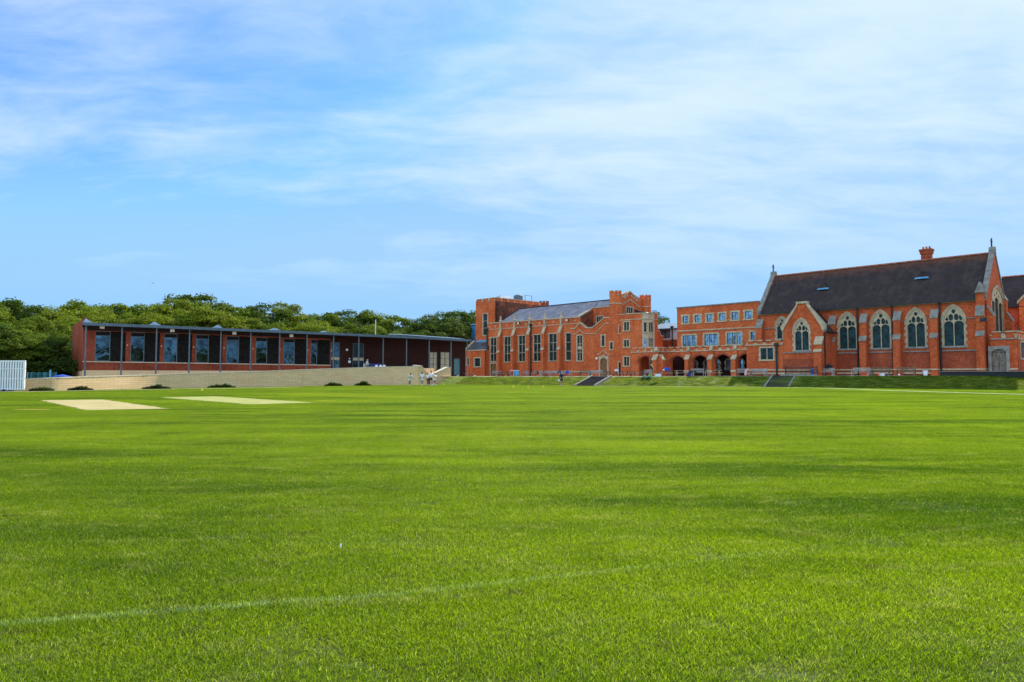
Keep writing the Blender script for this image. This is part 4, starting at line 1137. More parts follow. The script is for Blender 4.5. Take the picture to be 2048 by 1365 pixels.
kl = Wall(Kf, block, orgk, M['brick_shade_dark']); kl.holes = [h for h in hs_all if h[0][1] < zgf]  # deep shade inside the arcade put into this wall's brick colour
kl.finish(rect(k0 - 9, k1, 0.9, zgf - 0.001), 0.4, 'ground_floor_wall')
kw.band(k0 - 0.05, k1, zK + 0.002, 0.16, 0.12, 'stone_grey', 'coping', -0.45)
kw.band(k0, k1, Kf.Z(1440, 659.5), 0.16, 0.09, 'stone')
Ke = Frame(Kf.P(k0, 0, 0)[:2], EV)
kw.part(MB().fbox(Kf, k0, k0 + 0.4, -9, -0.402, 0.9, zK), 'wall', M['brick'])
kw.part(MB().fbox(Kf, k0 + .41, k1, -9, -8.6, 0.9, zK), 'wall', M['brick'])
kw.part(MB().fbox(Kf, k0 + .41, k1, -8.59, -0.41, zK - 0.5, zK - 0.3), 'roof', M['lead'])
# ================================================================== ARCADE
KA = 2.6
Af = C.off(KA)
A_l = Af.S(1334.5, 700); A_r = v0_ + 1.6
orga = Af.P((A_l + A_r) / 2, 0, 1.2)
arc = thing('arcade', orga, 'low brick cloister arcade of wide pointed arches with crenellated parapet', 'arcade')
aw = Wall(Af, arc, orga, M['brick'])
zg = 0.95
def arches_outline(fr, al, ar, zt, specs, zb):
    pts = [(al, zb)]
    for (u0, u1, vs, va) in specs:
        a0, a1 = fr.S(u0, 735), fr.S(u1, 735); um = (u0 + u1) / 2
        g = gothic(a0, a1, zb, fr.Z(um, vs), fr.Z(um, va), 8)
        pts += [(a0, zb)] + list(reversed(g[2:])) + [(a1, zb)]
    return pts + [(ar, zb), (ar, zt), (al, zt)]
SP_A = [(1341.5, 1369.5, 724.5, 712), (1384.5, 1415, 723.5, 710.5), (1429, 1462, 722.5, 709), (1476, 1510, 721, 707.5)]
zAs = Af.Z(1420, 702.5)
aw.part(MB().slab(Af, arches_outline(Af, A_l, A_r, zAs, SP_A, zg), [], 0, -0.5), 'arcade_wall', M['brick'])
# moulded arch rings
for (u0, u1, vs, va) in SP_A[:]:
    a0, a1 = Af.S(u0, 735), Af.S(u1, 735); um = (u0 + u1) / 2
    gi = gothic(a0 + 0.002, a1 - 0.002, zg, Af.Z(um, vs), Af.Z(um, va) - 0.002)[2:]
    go_ = gothic(a0 - 0.28, a1 + 0.28, zg, Af.Z(um, vs), Af.Z(um, va) + 0.28)[2:]
    aw.part(MB().slab(Af, go_ + list(reversed(gi)), [], 0.05, -0.02), 'arch_ring', M['brick_low'])
aw.band(A_l, A_r, zAs, 0.13, 0.12, 'stone')
zAt = Af.Z(1420, 693.2)
crenel(aw, A_l, A_r, zAs + 0.131, zAt - 0.02, 1.25, 0.45)
for u in (1373.8, 1419.8, 1467.3):
    f2 = Af.off(0.6); a = f2.S(u, 720)
    b = buttress(aw, a - 0.32, a + 0.32, [(0.002, zg), (0.85, zg), (0.85, 1.75), (0.75, 1.85), (0.75, f2.Z(u, 719.5)), (0.30, f2.Z(u, 711)), (0.30, zAs - 0.02), (0.002, zAs - 0.02)], [(0.75, f2.Z(u, 719.5), 0.30, f2.Z(u, 711.5)), (0.85, 1.72, 0.75, 1.88)])
    m = MB(); z_ = zAs + 0.132
    m.sweep(Af, [(0.002, z_), (0.36, z_), (0.30, z_ + 0.30), (0.10, zAt + 0.12), (0.002, zAt + 0.12)], a - 0.22, a + 0.22)
    aw.part(m, 'finial', M['stone'], b)
aw.part(MB().fbox(Af, A_l + 0.5, A_r, -KA - 0.35 + 0.01 + 0.0, -0.51, zAs - 0.25, zAs - 0.05), 'roof', M['lead'])

# ================================================================== SCHOOL HALL
n0 = C.S(974.5, 690); n1 = C.S(1160.5, 640)
orgh = C.P((n0 + n1) / 2, 0, 1.2)
hall = thing('school_hall', orgh, 'tall red brick school hall with stone pinnacles, slate roof, square tower and twin turreted gable', 'building')
hw = Wall(C, hall, orgh, M['brick'])
X4 = lambda x: 920 + x / 5.935
Y4 = lambda y: 560 + y / 5.935
for x0, x1, y0, y1, L in [(357, 440, 682, 975, 2), (521, 607, 668, 981, 2), (692, 781, 655, 976, 2), (868, 966, 643, 973, 2), (1052, 1157, 630, 968, 2)]:
    hw.win(X4(x0), X4(x1), Y4(y0), Y4(y1), L, 2, 0.18)
hw.win(X4(1248), X4(1330), Y4(622), Y4(965), 1, 2, 0.24)
hw.door(X4(357), X4(440), Y4(985), 1.1, 'wood', 0.2, 1, False)
zN = C.Z(1060, 642.0)
hw.finish(rect(n0, n1 + 0.3, 0.9, zN), 0.45)
cop = hw.coping([(975, 648.3), (1161, 635.2)], 0.18, 0.12, -0.5, lift=0.18)
zs1 = C.Z(1060, 654.5); zs2 = C.Z(1060, 671)
hw.band(n0, n1, zs1, 0.12, 0.08); hw.band(n0, n1, zs2, 0.10, 0.07)
hw.band(C.S(1085, 745), n1, C.Z(1150, 745), 0.22, 0.12, 'stone', 'plinth_course')
for x, yt, yb, yc, yf in [(458, 590, 680, 852, 430), (623, 578, 664, 838, 414), (803, 562, 652, 827, 402), (983, 550, 640, 818, 395), (1177, 540, 628, 812, 380)]:
    f2 = C.off(0.7); a = f2.S(X4(x), 700); um = X4(x + 20)
    zt1 = C.Z(um, Y4(yt)); zb1 = f2.Z(X4(x), Y4(yb)); zc1 = f2.Z(X4(x), Y4(yc))
    b = buttress(hw, a - 0.30, a + 0.30, [(0.002, 0.95), (0.98, 0.95), (0.98, zc1 - 0.25), (0.75, zc1 + 0.05), (0.75, zb1), (0.14, zt1), (0.002, zt1)], [(0.98, zc1 - 0.25, 0.75, zc1 + 0.05), (0.75, zb1, 0.14, zt1)])
    zf = C.Z(um, Y4(yf))
    m = MB().fbox(C, a - 0.16, a + 0.16, 0.02, 0.34, zt1 - 0.1, zf - 1.15)
    c = C.P(a, 0.18, zf - 1.15)
    m.lathe(c, [(0.34, 0.0), (0.34, 0.16), (0.20, 0.28), (0.13, 0.75), (0.20, 0.85), (0.05, 1.15)], 4)
    hw.part(m, 'pinnacle', M['stone'], b)
m = MB()
a = n0 + 0.5
while a < n1 - 0.3:
    m.fbox(C, a, a + 0.28, 0.002, 0.05, zN - 0.75, zN - 0.42); a += 1.72
hw.part(m, 'stone_block', M['stone'])
pipe(hw, 975.8, 661, 1.1, 0.12, 0.25); pipe(hw, 1063, 652, 1.1, 0.12, 0.25)
floodlight(hw, 1041, 647.5); floodlight(hw, 1138, 641)
# roof
KR = -5.3
Rf_ = C.off(KR)
zRid = Rf_.Z(1219, 600.5)
rl = Rf_.S(1038, 617); rr = Rf_.S(1225, 600)
zEv = zN - 0.25
g1 = C.off(-0.5).S(1231, 600) - 0.35
rfh = hw.part(MB().sheet([P(n0 + 2.0, -0.5, zEv), P(n1, -0.5, zEv), P(n1, KR, zRid), P(rl, KR, zRid)], 0.12)
        .sheet([P(n1 + .02, -3.3, zEv + (zRid - zEv) * 0.55), P(g1, -3.3, zEv + (zRid - zEv) * 0.55), P(g1, KR, zRid), P(n1 + .02, KR, zRid)], 0.12)
        .sheet([P(rl, KR, zRid + 0.004), P(g1, KR, zRid + 0.004), P(g1, -10.4, zEv), P(n0 + 2, -10.4, zEv)], 0.12), 'roof', M['slate'])
hw.part(MB().fbox(C, rl, g1, KR - 0.12, KR + 0.12, zRid - 0.05, zRid + 0.12), 'ridge', M['iron'], rfh)
hw.part(MB().sheet([P(n0 + 1.7, -0.5, zEv + 0.12), P(n0 + 2.0, -0.5, zEv + 0.12), P(rl + .3, KR, zRid + 0.12), P(rl, KR, zRid + 0.12)], 0.2), 'verge', M['iron'], rfh)
hw.part(MB().fbox(C, n0, g1, -10.8, -10.4, 0.9, zEv), 'rear_wall', M['brick'])
# right return of the nave above the wing roof
Rt = Frame(C.P(n1, 0, 0)[:2], EV)
zC3 = C.off(-3).Z(1184, 617)
rw = Wall(Rt, hall, orgh, M['brick_stain'])
rw.finish([(-0.0, 6), (3.0, 6), (3.0, zC3 - 0.35), (0.0, zN)], -0.35, 'return_wall')
rw.part(MB().slab(Rt, [(-0.1, zN), (3.0, zC3 - 0.35), (3.0, zC3 - 0.1), (-0.1, zN + 0.22)], [], 0.1, -0.4), 'coping', M['stone'])
# raised wall under the main ridge
C3 = C.off(-3.0)
c3 = Wall(C3, hall, orgh, M['brick'])
c30, c31 = C3.S(1183, 630), C3.S(1224, 620)
X5 = lambda x: 1120 + x / 5.935
c3.win(X5(425), X5(517), Y4(425), Y4(510), 3, 0, 0.17)
c3.finish(rect(c30, c31, 6, zC3), 0.4, 'wall')
c3.coping([(1183, 617.6), (1222, 613.7)], 0.16, 0.1, -0.4, lift=0.16)
# wing with small gable
Wg = C.off(0.6)
ww = Wall(Wg, hall, orgh, M['brick'])
top = [(130, 583), (180, 580), (240, 512), (310, 572), (385, 572), (530, 452), (735, 440)]
tp = [Wg.hit(X5(x), Y4(y)) for x, y in top]
ww.win(X5(195), X5(275), Y4(650), Y4(970), 2, 2, 0.2)
ww.part(MB().fbox(Wg, Wg.S(X5(212), 700), Wg.S(X5(258), 700), -0.13, 0.01, Wg.Z(X5(235), Y4(826)), Wg.Z(X5(235), Y4(790))), 'stone_panel', M['stone'])
ww.win(X5(483), X5(540), Y4(648), Y4(797), 1, 0, 0.2)
ww.win(X5(586), X5(634), Y4(730), Y4(835), 1, 0, 0.16)
ww.win(X5(694), X5(736), Y4(535), Y4(641), 1, 0, 0.14)
ww.door(X5(463), X5(577), Y4(906), 1.1, 'wood', 0.3, 1, True)
ww.door(X5(688), X5(736), Y4(968), 1.1, 'iron', 0.16, 1, False)
wa0 = tp[0][0]; wa1 = tp[-1][0]
ww.finish([(wa0, 0.9), (wa1, 0.9)] + list(reversed(tp)), 0.45)
ww.coping([(X5(x), Y4(y)) for x, y in top[:-1] + [(588, 450)]], 0.17, 0.12, -0.5, lift=0.12)
ww.coping([(X5(x), Y4(y)) for x, y in [(150, 643), (185, 640), (236, 592), (284, 632), (420, 635), (540, 512), (588, 512)]], 0.12, 0.10, 0.002, name='string_course')
ww.coping([(X5(x), Y4(y)) for x, y in [(440, 885), (468, 878), (518, 832), (568, 878), (596, 885)]], 0.14, 0.14, 0.002, name='hood_mould')
ww.band(wa0, Wg.S(X5(470), 740), Wg.Z(1160, 745), 0.22, 0.12, 'stone', 'plinth_course')
ww.part(MB().fbox(Wg, Wg.S(X5(500), 715), Wg.S(X5(537), 715), 0.052, 0.12, Wg.Z(X5(518), Y4(915)), Wg.Z(X5(518), Y4(893))), 'keystone', M['stone'])
ww.part(MB().fbox(Wg, Wg.S(X5(432), 715), Wg.S(X5(450), 715), 0.002, 0.25, Wg.Z(X5(440), Y4(945)), Wg.Z(X5(440), Y4(920))), 'wall_lamp', M['lamp'])
ww.part(MB().sheet([Wg.P(wa0 + 1, -0.46, tp[4][1] - 0.2), Wg.P(wa1 - 2.5, -0.46, tp[4][1] - 0.2), Wg.P(wa1 - 2.5, -3.6, tp[4][1] + 1.0), Wg.P(wa0 + 1, -3.6, tp[4][1] + 1.0)], 0.1), 'wing_roof', M['darkslate'])
ww.part(MB().fbox(Wg, wa0, wa0 + 0.4, -0.6, -0.452, 0.9, tp[0][1]), 'wall', M['brick'])
# turreted gable end facing right
gp = C.off(-0.5); GP = gp.P(gp.S(1231, 600), 0, 0)[:2]
Gf = Frame(GP, EV); GL = 8.4
gg = Wall(Gf, hall, orgh, M['brick'])
ga = [Gf.hit(X5(730), Y4(205)), Gf.hit(X5(826), Y4(140)), Gf.hit(X5(940), Y4(248))]
gg.win(X5(781), X5(872), Y4(318), Y4(406), 3, 0, 0.16)
gg.finish([(0.3, 0.9), (GL, 0.9), (GL, ga[2][1]), ga[1], (0.3, ga[0][1])], 0.45, 'gable_wall')
gg.coping([(X5(738), Y4(205)), (X5(826), Y4(138)), (X5(940), Y4(248))], 0.2, 0.14, -0.6, lift=0.1)
gg.coping([(X5(738), Y4(290)), (X5(826), Y4(228)), (X5(938), Y4(322))], 0.14, 0.12, 0.002, name='string_course')
m = MB()
for x, y in [(768, 205), (797, 185), (852, 190), (880, 215), (908, 238)]:
    a, z = Gf.hit(X5(x), Y4(y)); m.fbox(Gf, a - 0.2, a + 0.2, 0.002, 0.07, z - 0.2, z + 0.12)
gg.part(m, 'stone_block', M['stone'])
def octagon(cx, cy, r, ph=math.pi / 8): return [(cx + r * math.cos(ph + k * math.pi / 4), cy + r * math.sin(ph + k * math.pi / 4)) for k in range(8)]
def turret(cx, cy, r, z0, zt, zstr):
    tb = MB().prism(octagon(cx, cy, r), z0, zt - 0.55); t_ = tb.build('turret', M['brick'], hall, orgh)
    mb = MB(); cb = MB()
    for k in range(8):
        for s_ in (0,):
            p = octagon(cx, cy, r + 0.05); q = octagon(cx, cy, r - 0.28)
            A_, B_ = Vector(p[k]), Vector(p[(k + 1) % 8]); C_, D_ = Vector(q[(k + 1) % 8]), Vector(q[k])
            f0, f1 = 0.24, 0.76
            quad = [A_.lerp(B_, f0), A_.lerp(B_, f1), D_.lerp(C_, f1), D_.lerp(C_, f0)]
            mb.prism(quad, zt - 0.546, zt - 0.1)
            ce = (Vector((cx, cy)))
            cb.prism([v + (v - ce).normalized() * 0.04 for v in quad], zt - 0.098, zt + 0.03)
            lowq = [A_.lerp(B_, 0.76), B_, C_, D_.lerp(C_, 0.76)]
            cb.prism([v + (v - ce).normalized() * 0.03 for v in lowq], zt - 0.80, zt - 0.53)
    mb.build('merlons', M['brick'], t_, orgh); cb.build('parapet_cap', M['stone'], t_, orgh)
    MB().prism(octagon(cx, cy, r + 0.09), zstr, zstr + 0.16).build('string_course', M['stone'], t_, orgh)
zT = gp.Z(1231, 582.5)
turret(GP[0], GP[1], 1.0, 5.0, zT, gp.Z(1231, 609))
g2 = Gf.P(GL, 0, 0); G2 = Frame((g2[0], g2[1]), (1, 0))
turret(g2[0], g2[1], 0.98, 5.0, G2.Z(1290, 591), G2.Z(1290, 615.5))
# bay block with stone oriel
BB = C.off(0.95)
bbw = Wall(BB, hall, orgh, M['brick'])
q0 = BB.S(1241, 690); q1 = BB.S(X5(908), 690)
for x0, x1, y0, y1, L in [(748, 831, 488, 613, 2), (748, 831, 702, 806, 2), (748, 831, 903, 1031, 2)]:
    bbw.win(X5(x0), X5(x1), Y4(y0), Y4(y1), L, 0, 0.2)
zq = BB.Z(X5(820), Y4(410)); zq2 = BB.Z(X5(820), Y4(478))
bbw.finish(rect(q0, q1, 0.9, zq), 0.4)
P1 = BB.P(q1, 0, 0)
def az_pt(u, v, D): r = ray(u, v); return (r[0] / r[1] * D, D)
D1 = P1[1]
PT = [(P1[0], P1[1]), az_pt(1284.5, 690, D1 - 0.35), az_pt(1296.5, 690, D1 - 0.45), az_pt(1309.5, 690, D1 + 0.0)]
fE = Frame(PT[3], EV); e5 = fE.S(1316, 690)
PT.append(fE.P(e5, 0, 0)[:2])
for i, (mt_, wn_) in enumerate([('brick', None), ('stone', 1), ('stone', 2), ('brick', None)]):
    ff_ = frame2(PT[i], PT[i + 1]); L_ = math.dist(PT[i], PT[i + 1])
    fw = Wall(ff_, hall, orgh, M[mt_])
    if wn_ == 1:
        fw.win(X5(988), X5(1034), Y4(500), Y4(628), 1, 0, 0.10, teeth=False); fw.win(X5(988), X5(1034), Y4(690), Y4(802), 1, 0, 0.10, teeth=False, pane='glass_lit')
    if wn_ == 2:
        fw.win(X5(1050), X5(1110), Y4(500), Y4(630), 2, 0, 0.10, teeth=False); fw.win(X5(1050), X5(1110), Y4(690), Y4(802), 2, 0, 0.10, teeth=False, pane='glass_lit')
    fw.finish(rect(0.001, L_ - 0.001, 0.9, zq - 0.002), 0.3, 'oriel_wall' if wn_ else 'wall')
    fw.band(0, L_, zq, 0.14, 0.1, 'stone', 'coping', -0.35); fw.band(0, L_, zq2, 0.12, 0.09, 'stone')
bbw.band(q0 - 0.1, q1, zq, 0.14, 0.1, 'stone', 'coping', -0.4); bbw.band(q0, q1, zq2, 0.12, 0.09)
fl = [BB.P(q0 + .05, -0.42, 0)[:2]] + [(x + EV[0] * 0.45, y + EV[1] * 0.45) for x, y in PT[:4]] + [PT[4], (PT[4][0] + EV[0] * 1, PT[4][1] + EV[1] * 1), Gf.P(GL, 0.3, 0)[:2], Gf.P(1.0, 0.3, 0)[:2]]
bbw.part(MB().prism(fl, zq - 0.6, zq - 0.4), 'flat_roof', M['lead'])
# dark lean-to roof against the gable
m = MB()
pa = [Gf.hit(X5(880), Y4(350)), Gf.hit(X5(1010), Y4(400))]
m.sheet([Gf.P(pa[0][0], 0.1, pa[0][1]), Gf.P(pa[1][0] + .3, 0.1, pa[0][1] - 0.4), Gf.P(pa[1][0] + .3, 2.2, pa[1][1] - 0.5), Gf.P(pa[0][0], 2.2, pa[1][1] - 0.3)], 0.1)
gg.part(m, 'lean_to_roof', M['darkslate'])
gg.part(MB().fbox(Gf, pa[0][0], pa[1][0] + .3, 0.01, 2.1, zq - 0.4, pa[1][1] - 0.55), 'lean_to', M['brick_shade_dark'])
# stepped low wall on the right
fs_ = Wall(fE.off(-0.02), hall, orgh, M['brick'])
sp_ = [fs_.fr.hit(1316, 663), fs_.fr.hit(1318, 663.5), fs_.fr.hit(1321, 672), fs_.fr.hit(1326, 674)]
fs_.finish([(sp_[0][0], 0.9), (sp_[3][0], 0.9)] + list(reversed(sp_)), 0.4, 'side_wall')
fs_.part(MB().slab(fs_.fr, sp_ + [(a, z + 0.17) for a, z in reversed(sp_)], [], 0.1, -0.45), 'coping', M['stone'])
# forward porch with wide arch
KP = 4.9
Pf = C.off(KP)
pl, pr = Pf.S(1263.5, 720), Pf.S(1317.5, 720)
zPs = Pf.Z(1285, 705.5); zPt = Pf.Z(1285, 697.3)
po = Wall(Pf, hall, orgh, M['brick'])
SPp = [(1277.5, 1303.5, 724.5, 712.5)]
po.part(MB().slab(Pf, arches_outline(Pf, pl, pr, zPs, SPp, zg), [], 0, -0.5), 'porch_wall', M['brick'])
for (u0, u1, vs, va) in SPp:
    a0, a1 = Pf.S(u0, 735), Pf.S(u1, 735); um = (u0 + u1) / 2
    gi = gothic(a0 + 0.002, a1 - 0.002, zg, Pf.Z(um, vs), Pf.Z(um, va) - 0.002)[2:]
    go_ = gothic(a0 - 0.26, a1 + 0.26, zg, Pf.Z(um, vs), Pf.Z(um, va) + 0.26)[2:]
    po.part(MB().slab(Pf, go_ + list(reversed(gi)), [], 0.05, -0.02), 'arch_ring', M['brick_low'])
po.band(pl - 0.1, pr + 0.1, zPs, 0.13, 0.12); crenel(po, pl, pr, zPs + 0.131, zPt + 0.02, 1.2, 0.4)
bprof = lambda o, zt: [(0.002, zg), (0.7, zg), (0.7, zt - 0.75), (0.12, zt), (0.002, zt)]
zbp = Pf.Z(1308, 711)
buttress(po, pr - 0.75, pr - 0.05, bprof(0, zbp), [(0.7, zbp - 0.75, 0.12, zbp)])
Ps = Frame(Pf.P(pr, 0, 0)[:2], EV)
ps = Wall(Ps, hall, orgh, M['brick'])
LPs = KP - KA
a0 = Ps.S(1325, 730); a1 = min(Ps.S(1333, 730), LPs - 0.15)
gpt = gothic(a0, a1, zg, Ps.Z(1329, 722), Ps.Z(1329, 713))
ps.part(MB().slab(Ps, [(0.002, zg), (a0, zg)] + list(reversed(gpt[2:])) + [(a1, zg), (LPs, zg), (LPs, zPs), (0.002, zPs)], [], 0, -0.4), 'porch_wall', M['brick'])
ps.band(0, LPs - .1, zPs, 0.13, 0.12); crenel(ps, 0, LPs, zPs + 0.131, zPt + 0.02, 1.2, 0.4)
buttress(ps, 0.05, 0.7, bprof(0, zbp), [(0.7, zbp - 0.75, 0.12, zbp)])
po.part(MB().fbox(Pf, pl, pr - 0.41, -KP + 1.0, -0.51, zPs - 0.2, zPs - 0.02), 'flat_roof', M['lead'])
po.part(MB().fbox(Pf, pl, pl + 0.4, -KP + 1.0, -0.51, 0.9, zPs - 0.21), 'porch_wall', M['brick'])
for pos in (pr - 0.2,):
    po.part(MB().sweep(Pf, [(0.002, zPs + .14), (0.34, zPs + .14), (0.12, zPt + 0.15), (0.002, zPt + 0.15)], pos - 0.4, pos + 0.1), 'finial', M['stone'])
# square tower
Tf = C.off(-1.3)
tr_ = Tf.S(990, 650); tl_ = Tf.S(951.5, 650)
zTw = Tf.Z(990, 601.5)
tw = Wall(Tf, hall, orgh, M['brick'])
tw.win(965, 976, 626.5, 672, 1, 2, 0.2)
tw.finish(rect(tl_, tr_, 0.9, zTw), 0.5, 'tower_wall')
crenel(tw, tl_, tr_, zTw + 0.002, zTw + 0.55, 2.2, 0.25)
TLn = 14.5
Ts = Frame(Tf.P(tr_, 0, 0)[:2], EV)
ts = Wall(Ts, hall, orgh, M['brick_stain'])
ts.finish(rect(0.002, TLn, 0.9, zTw - 0.05), 0.5, 'tower_wall')
ts.mat = M['brick']
crenel(ts, 0, TLn, zTw - 0.049, zTw + 0.55, 1.9, 0.2)
tw.part(MB().fbox(Tf, tl_, tl_ + 0.5, -TLn, -0.51, 0.9, zTw), 'tower_wall', M['brick'])
tw.part(MB().fbox(Tf, tl_ + .51, tr_, -TLn - 0.5, -TLn, 0.9, zTw), 'tower_wall', M['brick'])
# tower roof: blue-grey pyramid and small turret at the far corner
zb_ = zTw - 0.2
apx = Tf.P((tl_ + tr_) / 2 - 0.2, -4.6, zTw + 1.75); apy = Tf.P((tl_ + tr_) / 2 - 0.2, -7.5, zTw + 1.6)
c4 = [Tf.P(tl_ + .6, -.6, zb_), Tf.P(tr_ - .6, -.6, zb_), Tf.P(tr_ - .6, -TLn + 2.5, zb_), Tf.P(tl_ + .6, -TLn + 2.5, zb_)]
tw.part(MB().add(c4 + [apx, apy], [(0, 1, 4), (1, 2, 5, 4), (2, 3, 5), (3, 0, 4, 5), (3, 2, 1, 0)]), 'tower_roof', M['blueroof'])
tt = Ts.P(TLn, -0.4, 0); octs = octagon(tt[0], tt[1], 1.1)
MB().prism(octs, 6, zTw + 0.5).build('tower_turret', M['brick_stain'], hall, orgh)
mm = MB()
for k in range(0, 8):
    p = octagon(tt[0], tt[1], 1.14); q = octagon(tt[0], tt[1], 0.8)
    A_, B_, C_, D_ = Vector(p[k]), Vector(p[(k + 1) % 8]), Vector(q[(k + 1) % 8]), Vector(q[k])
    mm.prism([A_.lerp(B_, .25), A_.lerp(B_, .75), D_.lerp(C_, .75), D_.lerp(C_, .25)], zTw + 0.502, zTw + 0.95)
mm.build('tower_turret_merlons', M['brick_stain'], hall, orgh)
# tank and rails on the tower
tk = Ts.P(8.0, -1.6, zTw - 0.2)
tw.part(MB().lathe(tk, [(0.95, 0), (0.95, 1.9), (0.6, 2.1)], 14), 'water_tank', M['frame'])
rl_ = MB()
for a in (9.4, 11.4): rl_.tube(Ts.P(a, -1.0, zTw - .2), Ts.P(a, -1.0, zTw + 1.9), 0.05)
rl_.tube(Ts.P(9.4, -1.0, zTw + 1.9), Ts.P(11.4, -1.0, zTw + 1.9), 0.05); tw.part(rl_, 'guard_rail', M['iron'])
pipe(ts, 993.5, 610, zN, 0.10, 0.18)
# low wing at the left end
Lw = C.off(1.0)
lwg = Wall(Lw, hall, orgh, M['brick'])
l0, l1 = Lw.S(930.5, 715), Lw.S(969.5, 715)
lwg.win(932.5, 939, 715, 732, 1, 0, 0.16); lwg.win(947.5, 962, 715, 735, 1, 0, 0.24, teeth=False)
zl = Lw.Z(950, 702)
lwg.finish(rect(l0, l1, 0.9, zl), 0.4, 'wing_wall')
lwg.band(l0 - 0.1, l1 + 0.2, zl, 0.2, 0.14, 'stone', 'cornice', -0.4)
Lr = Frame(Lw.P(l1, 0, 0)[:2], EV); zl2 = C.off(-1.2).Z(962, 684)
Wall(Lr, hall, orgh, M['brick']).finish(rect(0.002, 1.0, 0.9, zl + 0.1), 0.4, 'wing_wall')
Pl = Lw.P
lwg.part(MB().sheet([Pl(l0 + .2, -0.1, zl + 0.22), Pl(l1 + .2, -0.1, zl + 0.22), Pl(l1 + .2, -2.25, zl2), Pl(l0 + .2, -2.25, zl2)], 0.1), 'wing_roof', M['darkslate'])
lwg.part(MB().fbox(Lw, l0 + .9, l1 + .2, -2.29, -2.15, zl2 - 0.25, zl2 + 0.35), 'flashing', M['lead'])
lwg.part(MB().sheet([Pl(l0 - .2, 0.1, zl + 0.35), Pl(l0 + .2, 0.1, zl + 0.35), Pl(l0 + .2, -2.25, zl2 + .35), Pl(l0 - .2, -2.25, zl2 + .35)], 0.3), 'coping', M['stone'])
Wall(Frame(Pl(l0, 0, 0)[:2], EV), hall, orgh, M['brick']).finish([(0.4, 0.9), (2.3, 0.9), (2.3, zl2 - .1), (0.4, zl + .15)], -0.4, 'wing_wall')

# ================================================================== smaller buildings behind
def simple_building(name, label, fr, a0, a1, depth, z1, mat, cat='building'):
    org = fr.P((a0 + a1) / 2, -depth / 2, 1.0); r = thing(name, org, label, cat); w_ = Wall(fr, r, org, M[mat]); return r, w_, org
# blue clad building
bf = C.off(-9.0); a0, a1 = bf.S(942.5, 670), bf.S(952, 670) + 2
r_, w_, og = simple_building('blue_building', 'blue metal clad building edge seen between the pavilion and the tower', bf, a0, a1, 6, 0, 'blueclad')
zz = bf.Z(945, 648.5)
w_.part(MB().fbox(bf, a0, a1, -6, 0, 0.9, zz), 'wall', M['blueclad'])
m = MB(); a = a0 + 0.1
while a < a1: m.fbox(bf, a, a + 0.06, 0.002, 0.07, 1.0, zz - 0.1); a += 0.36
w_.part(m, 'cladding_rib', M['blueclad'])
w_.part(MB().sheet([bf.P(a0 - .2, .3, zz + .02), bf.P(a1, .3, zz - .25), bf.P(a1, -6.3, zz - .25), bf.P(a0 - .2, -6.3, zz + .02)], 0.12), 'roof', M['metalroof'])
# white rendered building between hall and block
wf = C.off(-7.5); a0, a1 = wf.S(1300, 670), wf.S(1362, 670)
r_, w_, og = simple_building('white_building', 'white rendered building with pale blue roof and a dark window between hall and classroom block', wf, a0, a1, 7, 0, 'render')
zz = wf.Z(1337, 657); zm = wf.Z(1337, 680.5)
w_.win(1320, 1340.5, 659.5, 677, 2, 0, 0.1, 'glass_lit', teeth=False, sill=False, frame='iron')
w_.finish(rect(a0, a1, zm, zz), 0.4)
Wall(wf, r_, og, M['brick_low']).finish(rect(a0, a1, 0.9, zm - 0.001), 0.4, 'lower_wall')
w_.band(a0, a1, zm - 0.02, 0.12, 0.06, 'stone')
w_.part(MB().sheet([wf.P(a0, 0.4, zz - 0.02), wf.P(a1, 0.4, zz - 0.02), wf.P(a1, -3.2, zz + 1.1), wf.P(a0, -3.2, zz + 1.1)], 0.15), 'roof', M['blueroof'])
pipe(w_, 1346, 657, 4.0, 0.09, 0.2)
w_.part(MB().fbox(wf, a0, a1, -7, -6.6, 0.9, zz), 'rear_wall', M['render'])
# range right of the chapel gable
hf = C.off(-12.0); a0, a1 = hf.S(1990, 640), hf.S(2140, 640)
r_, w_, og = simple_building('rear_range', 'dark roofed brick range with a dormer behind the chapel gable at the right edge', hf, a0, a1, 8, 0, 'brick_low')
zz = hf.Z(2030, 612.5); rk = hf.off(-4.5); zr = rk.Z(2030, 553.5)
w_.win(2036, 2052, 655, 678, 2, 0, 0.12, teeth=False, sill=False, frame='iron')
w_.finish(rect(a0, a1, 0.9, zz), 0.4)
w_.part(MB().sheet([hf.P(a0, 0.4, zz - 0.1), hf.P(a1, 0.4, zz - 0.1), hf.P(a1, -4.5, zr), hf.P(a0, -4.5, zr)], 0.15).sheet([hf.P(a0, -4.5, zr + .003), hf.P(a1, -4.5, zr + .003), hf.P(a1, -9, zz), hf.P(a0, -9, zz)], 0.15), 'roof', M['tile'])
w_.part(MB().fbox(hf, a0, a1, -4.62, -4.38, zr, zr + 0.14), 'ridge', M['ridge'])
d0 = hf.S(2040, 640); dz = hf.Z(2044, 584)
w_.part(MB().slab(hf, [(d0, 5), (d0 + 3.4, 5), (d0 + 3.4, dz - 1.4), (d0 + 1.7, dz + 0.6), (d0, dz - 1.4)], [], 0.35, -2.5), 'dormer', M['brick'])
w_.part(MB().slab(hf, [(d0 - .15, dz - 1.5), (d0 + 1.7, dz + .62), (d0 + 3.55, dz - 1.5), (d0 + 3.55, dz - 1.15), (d0 + 1.7, dz + 0.95), (d0 - .15, dz - 1.15)], [], 0.5, -0.1), 'coping', M['stone'])

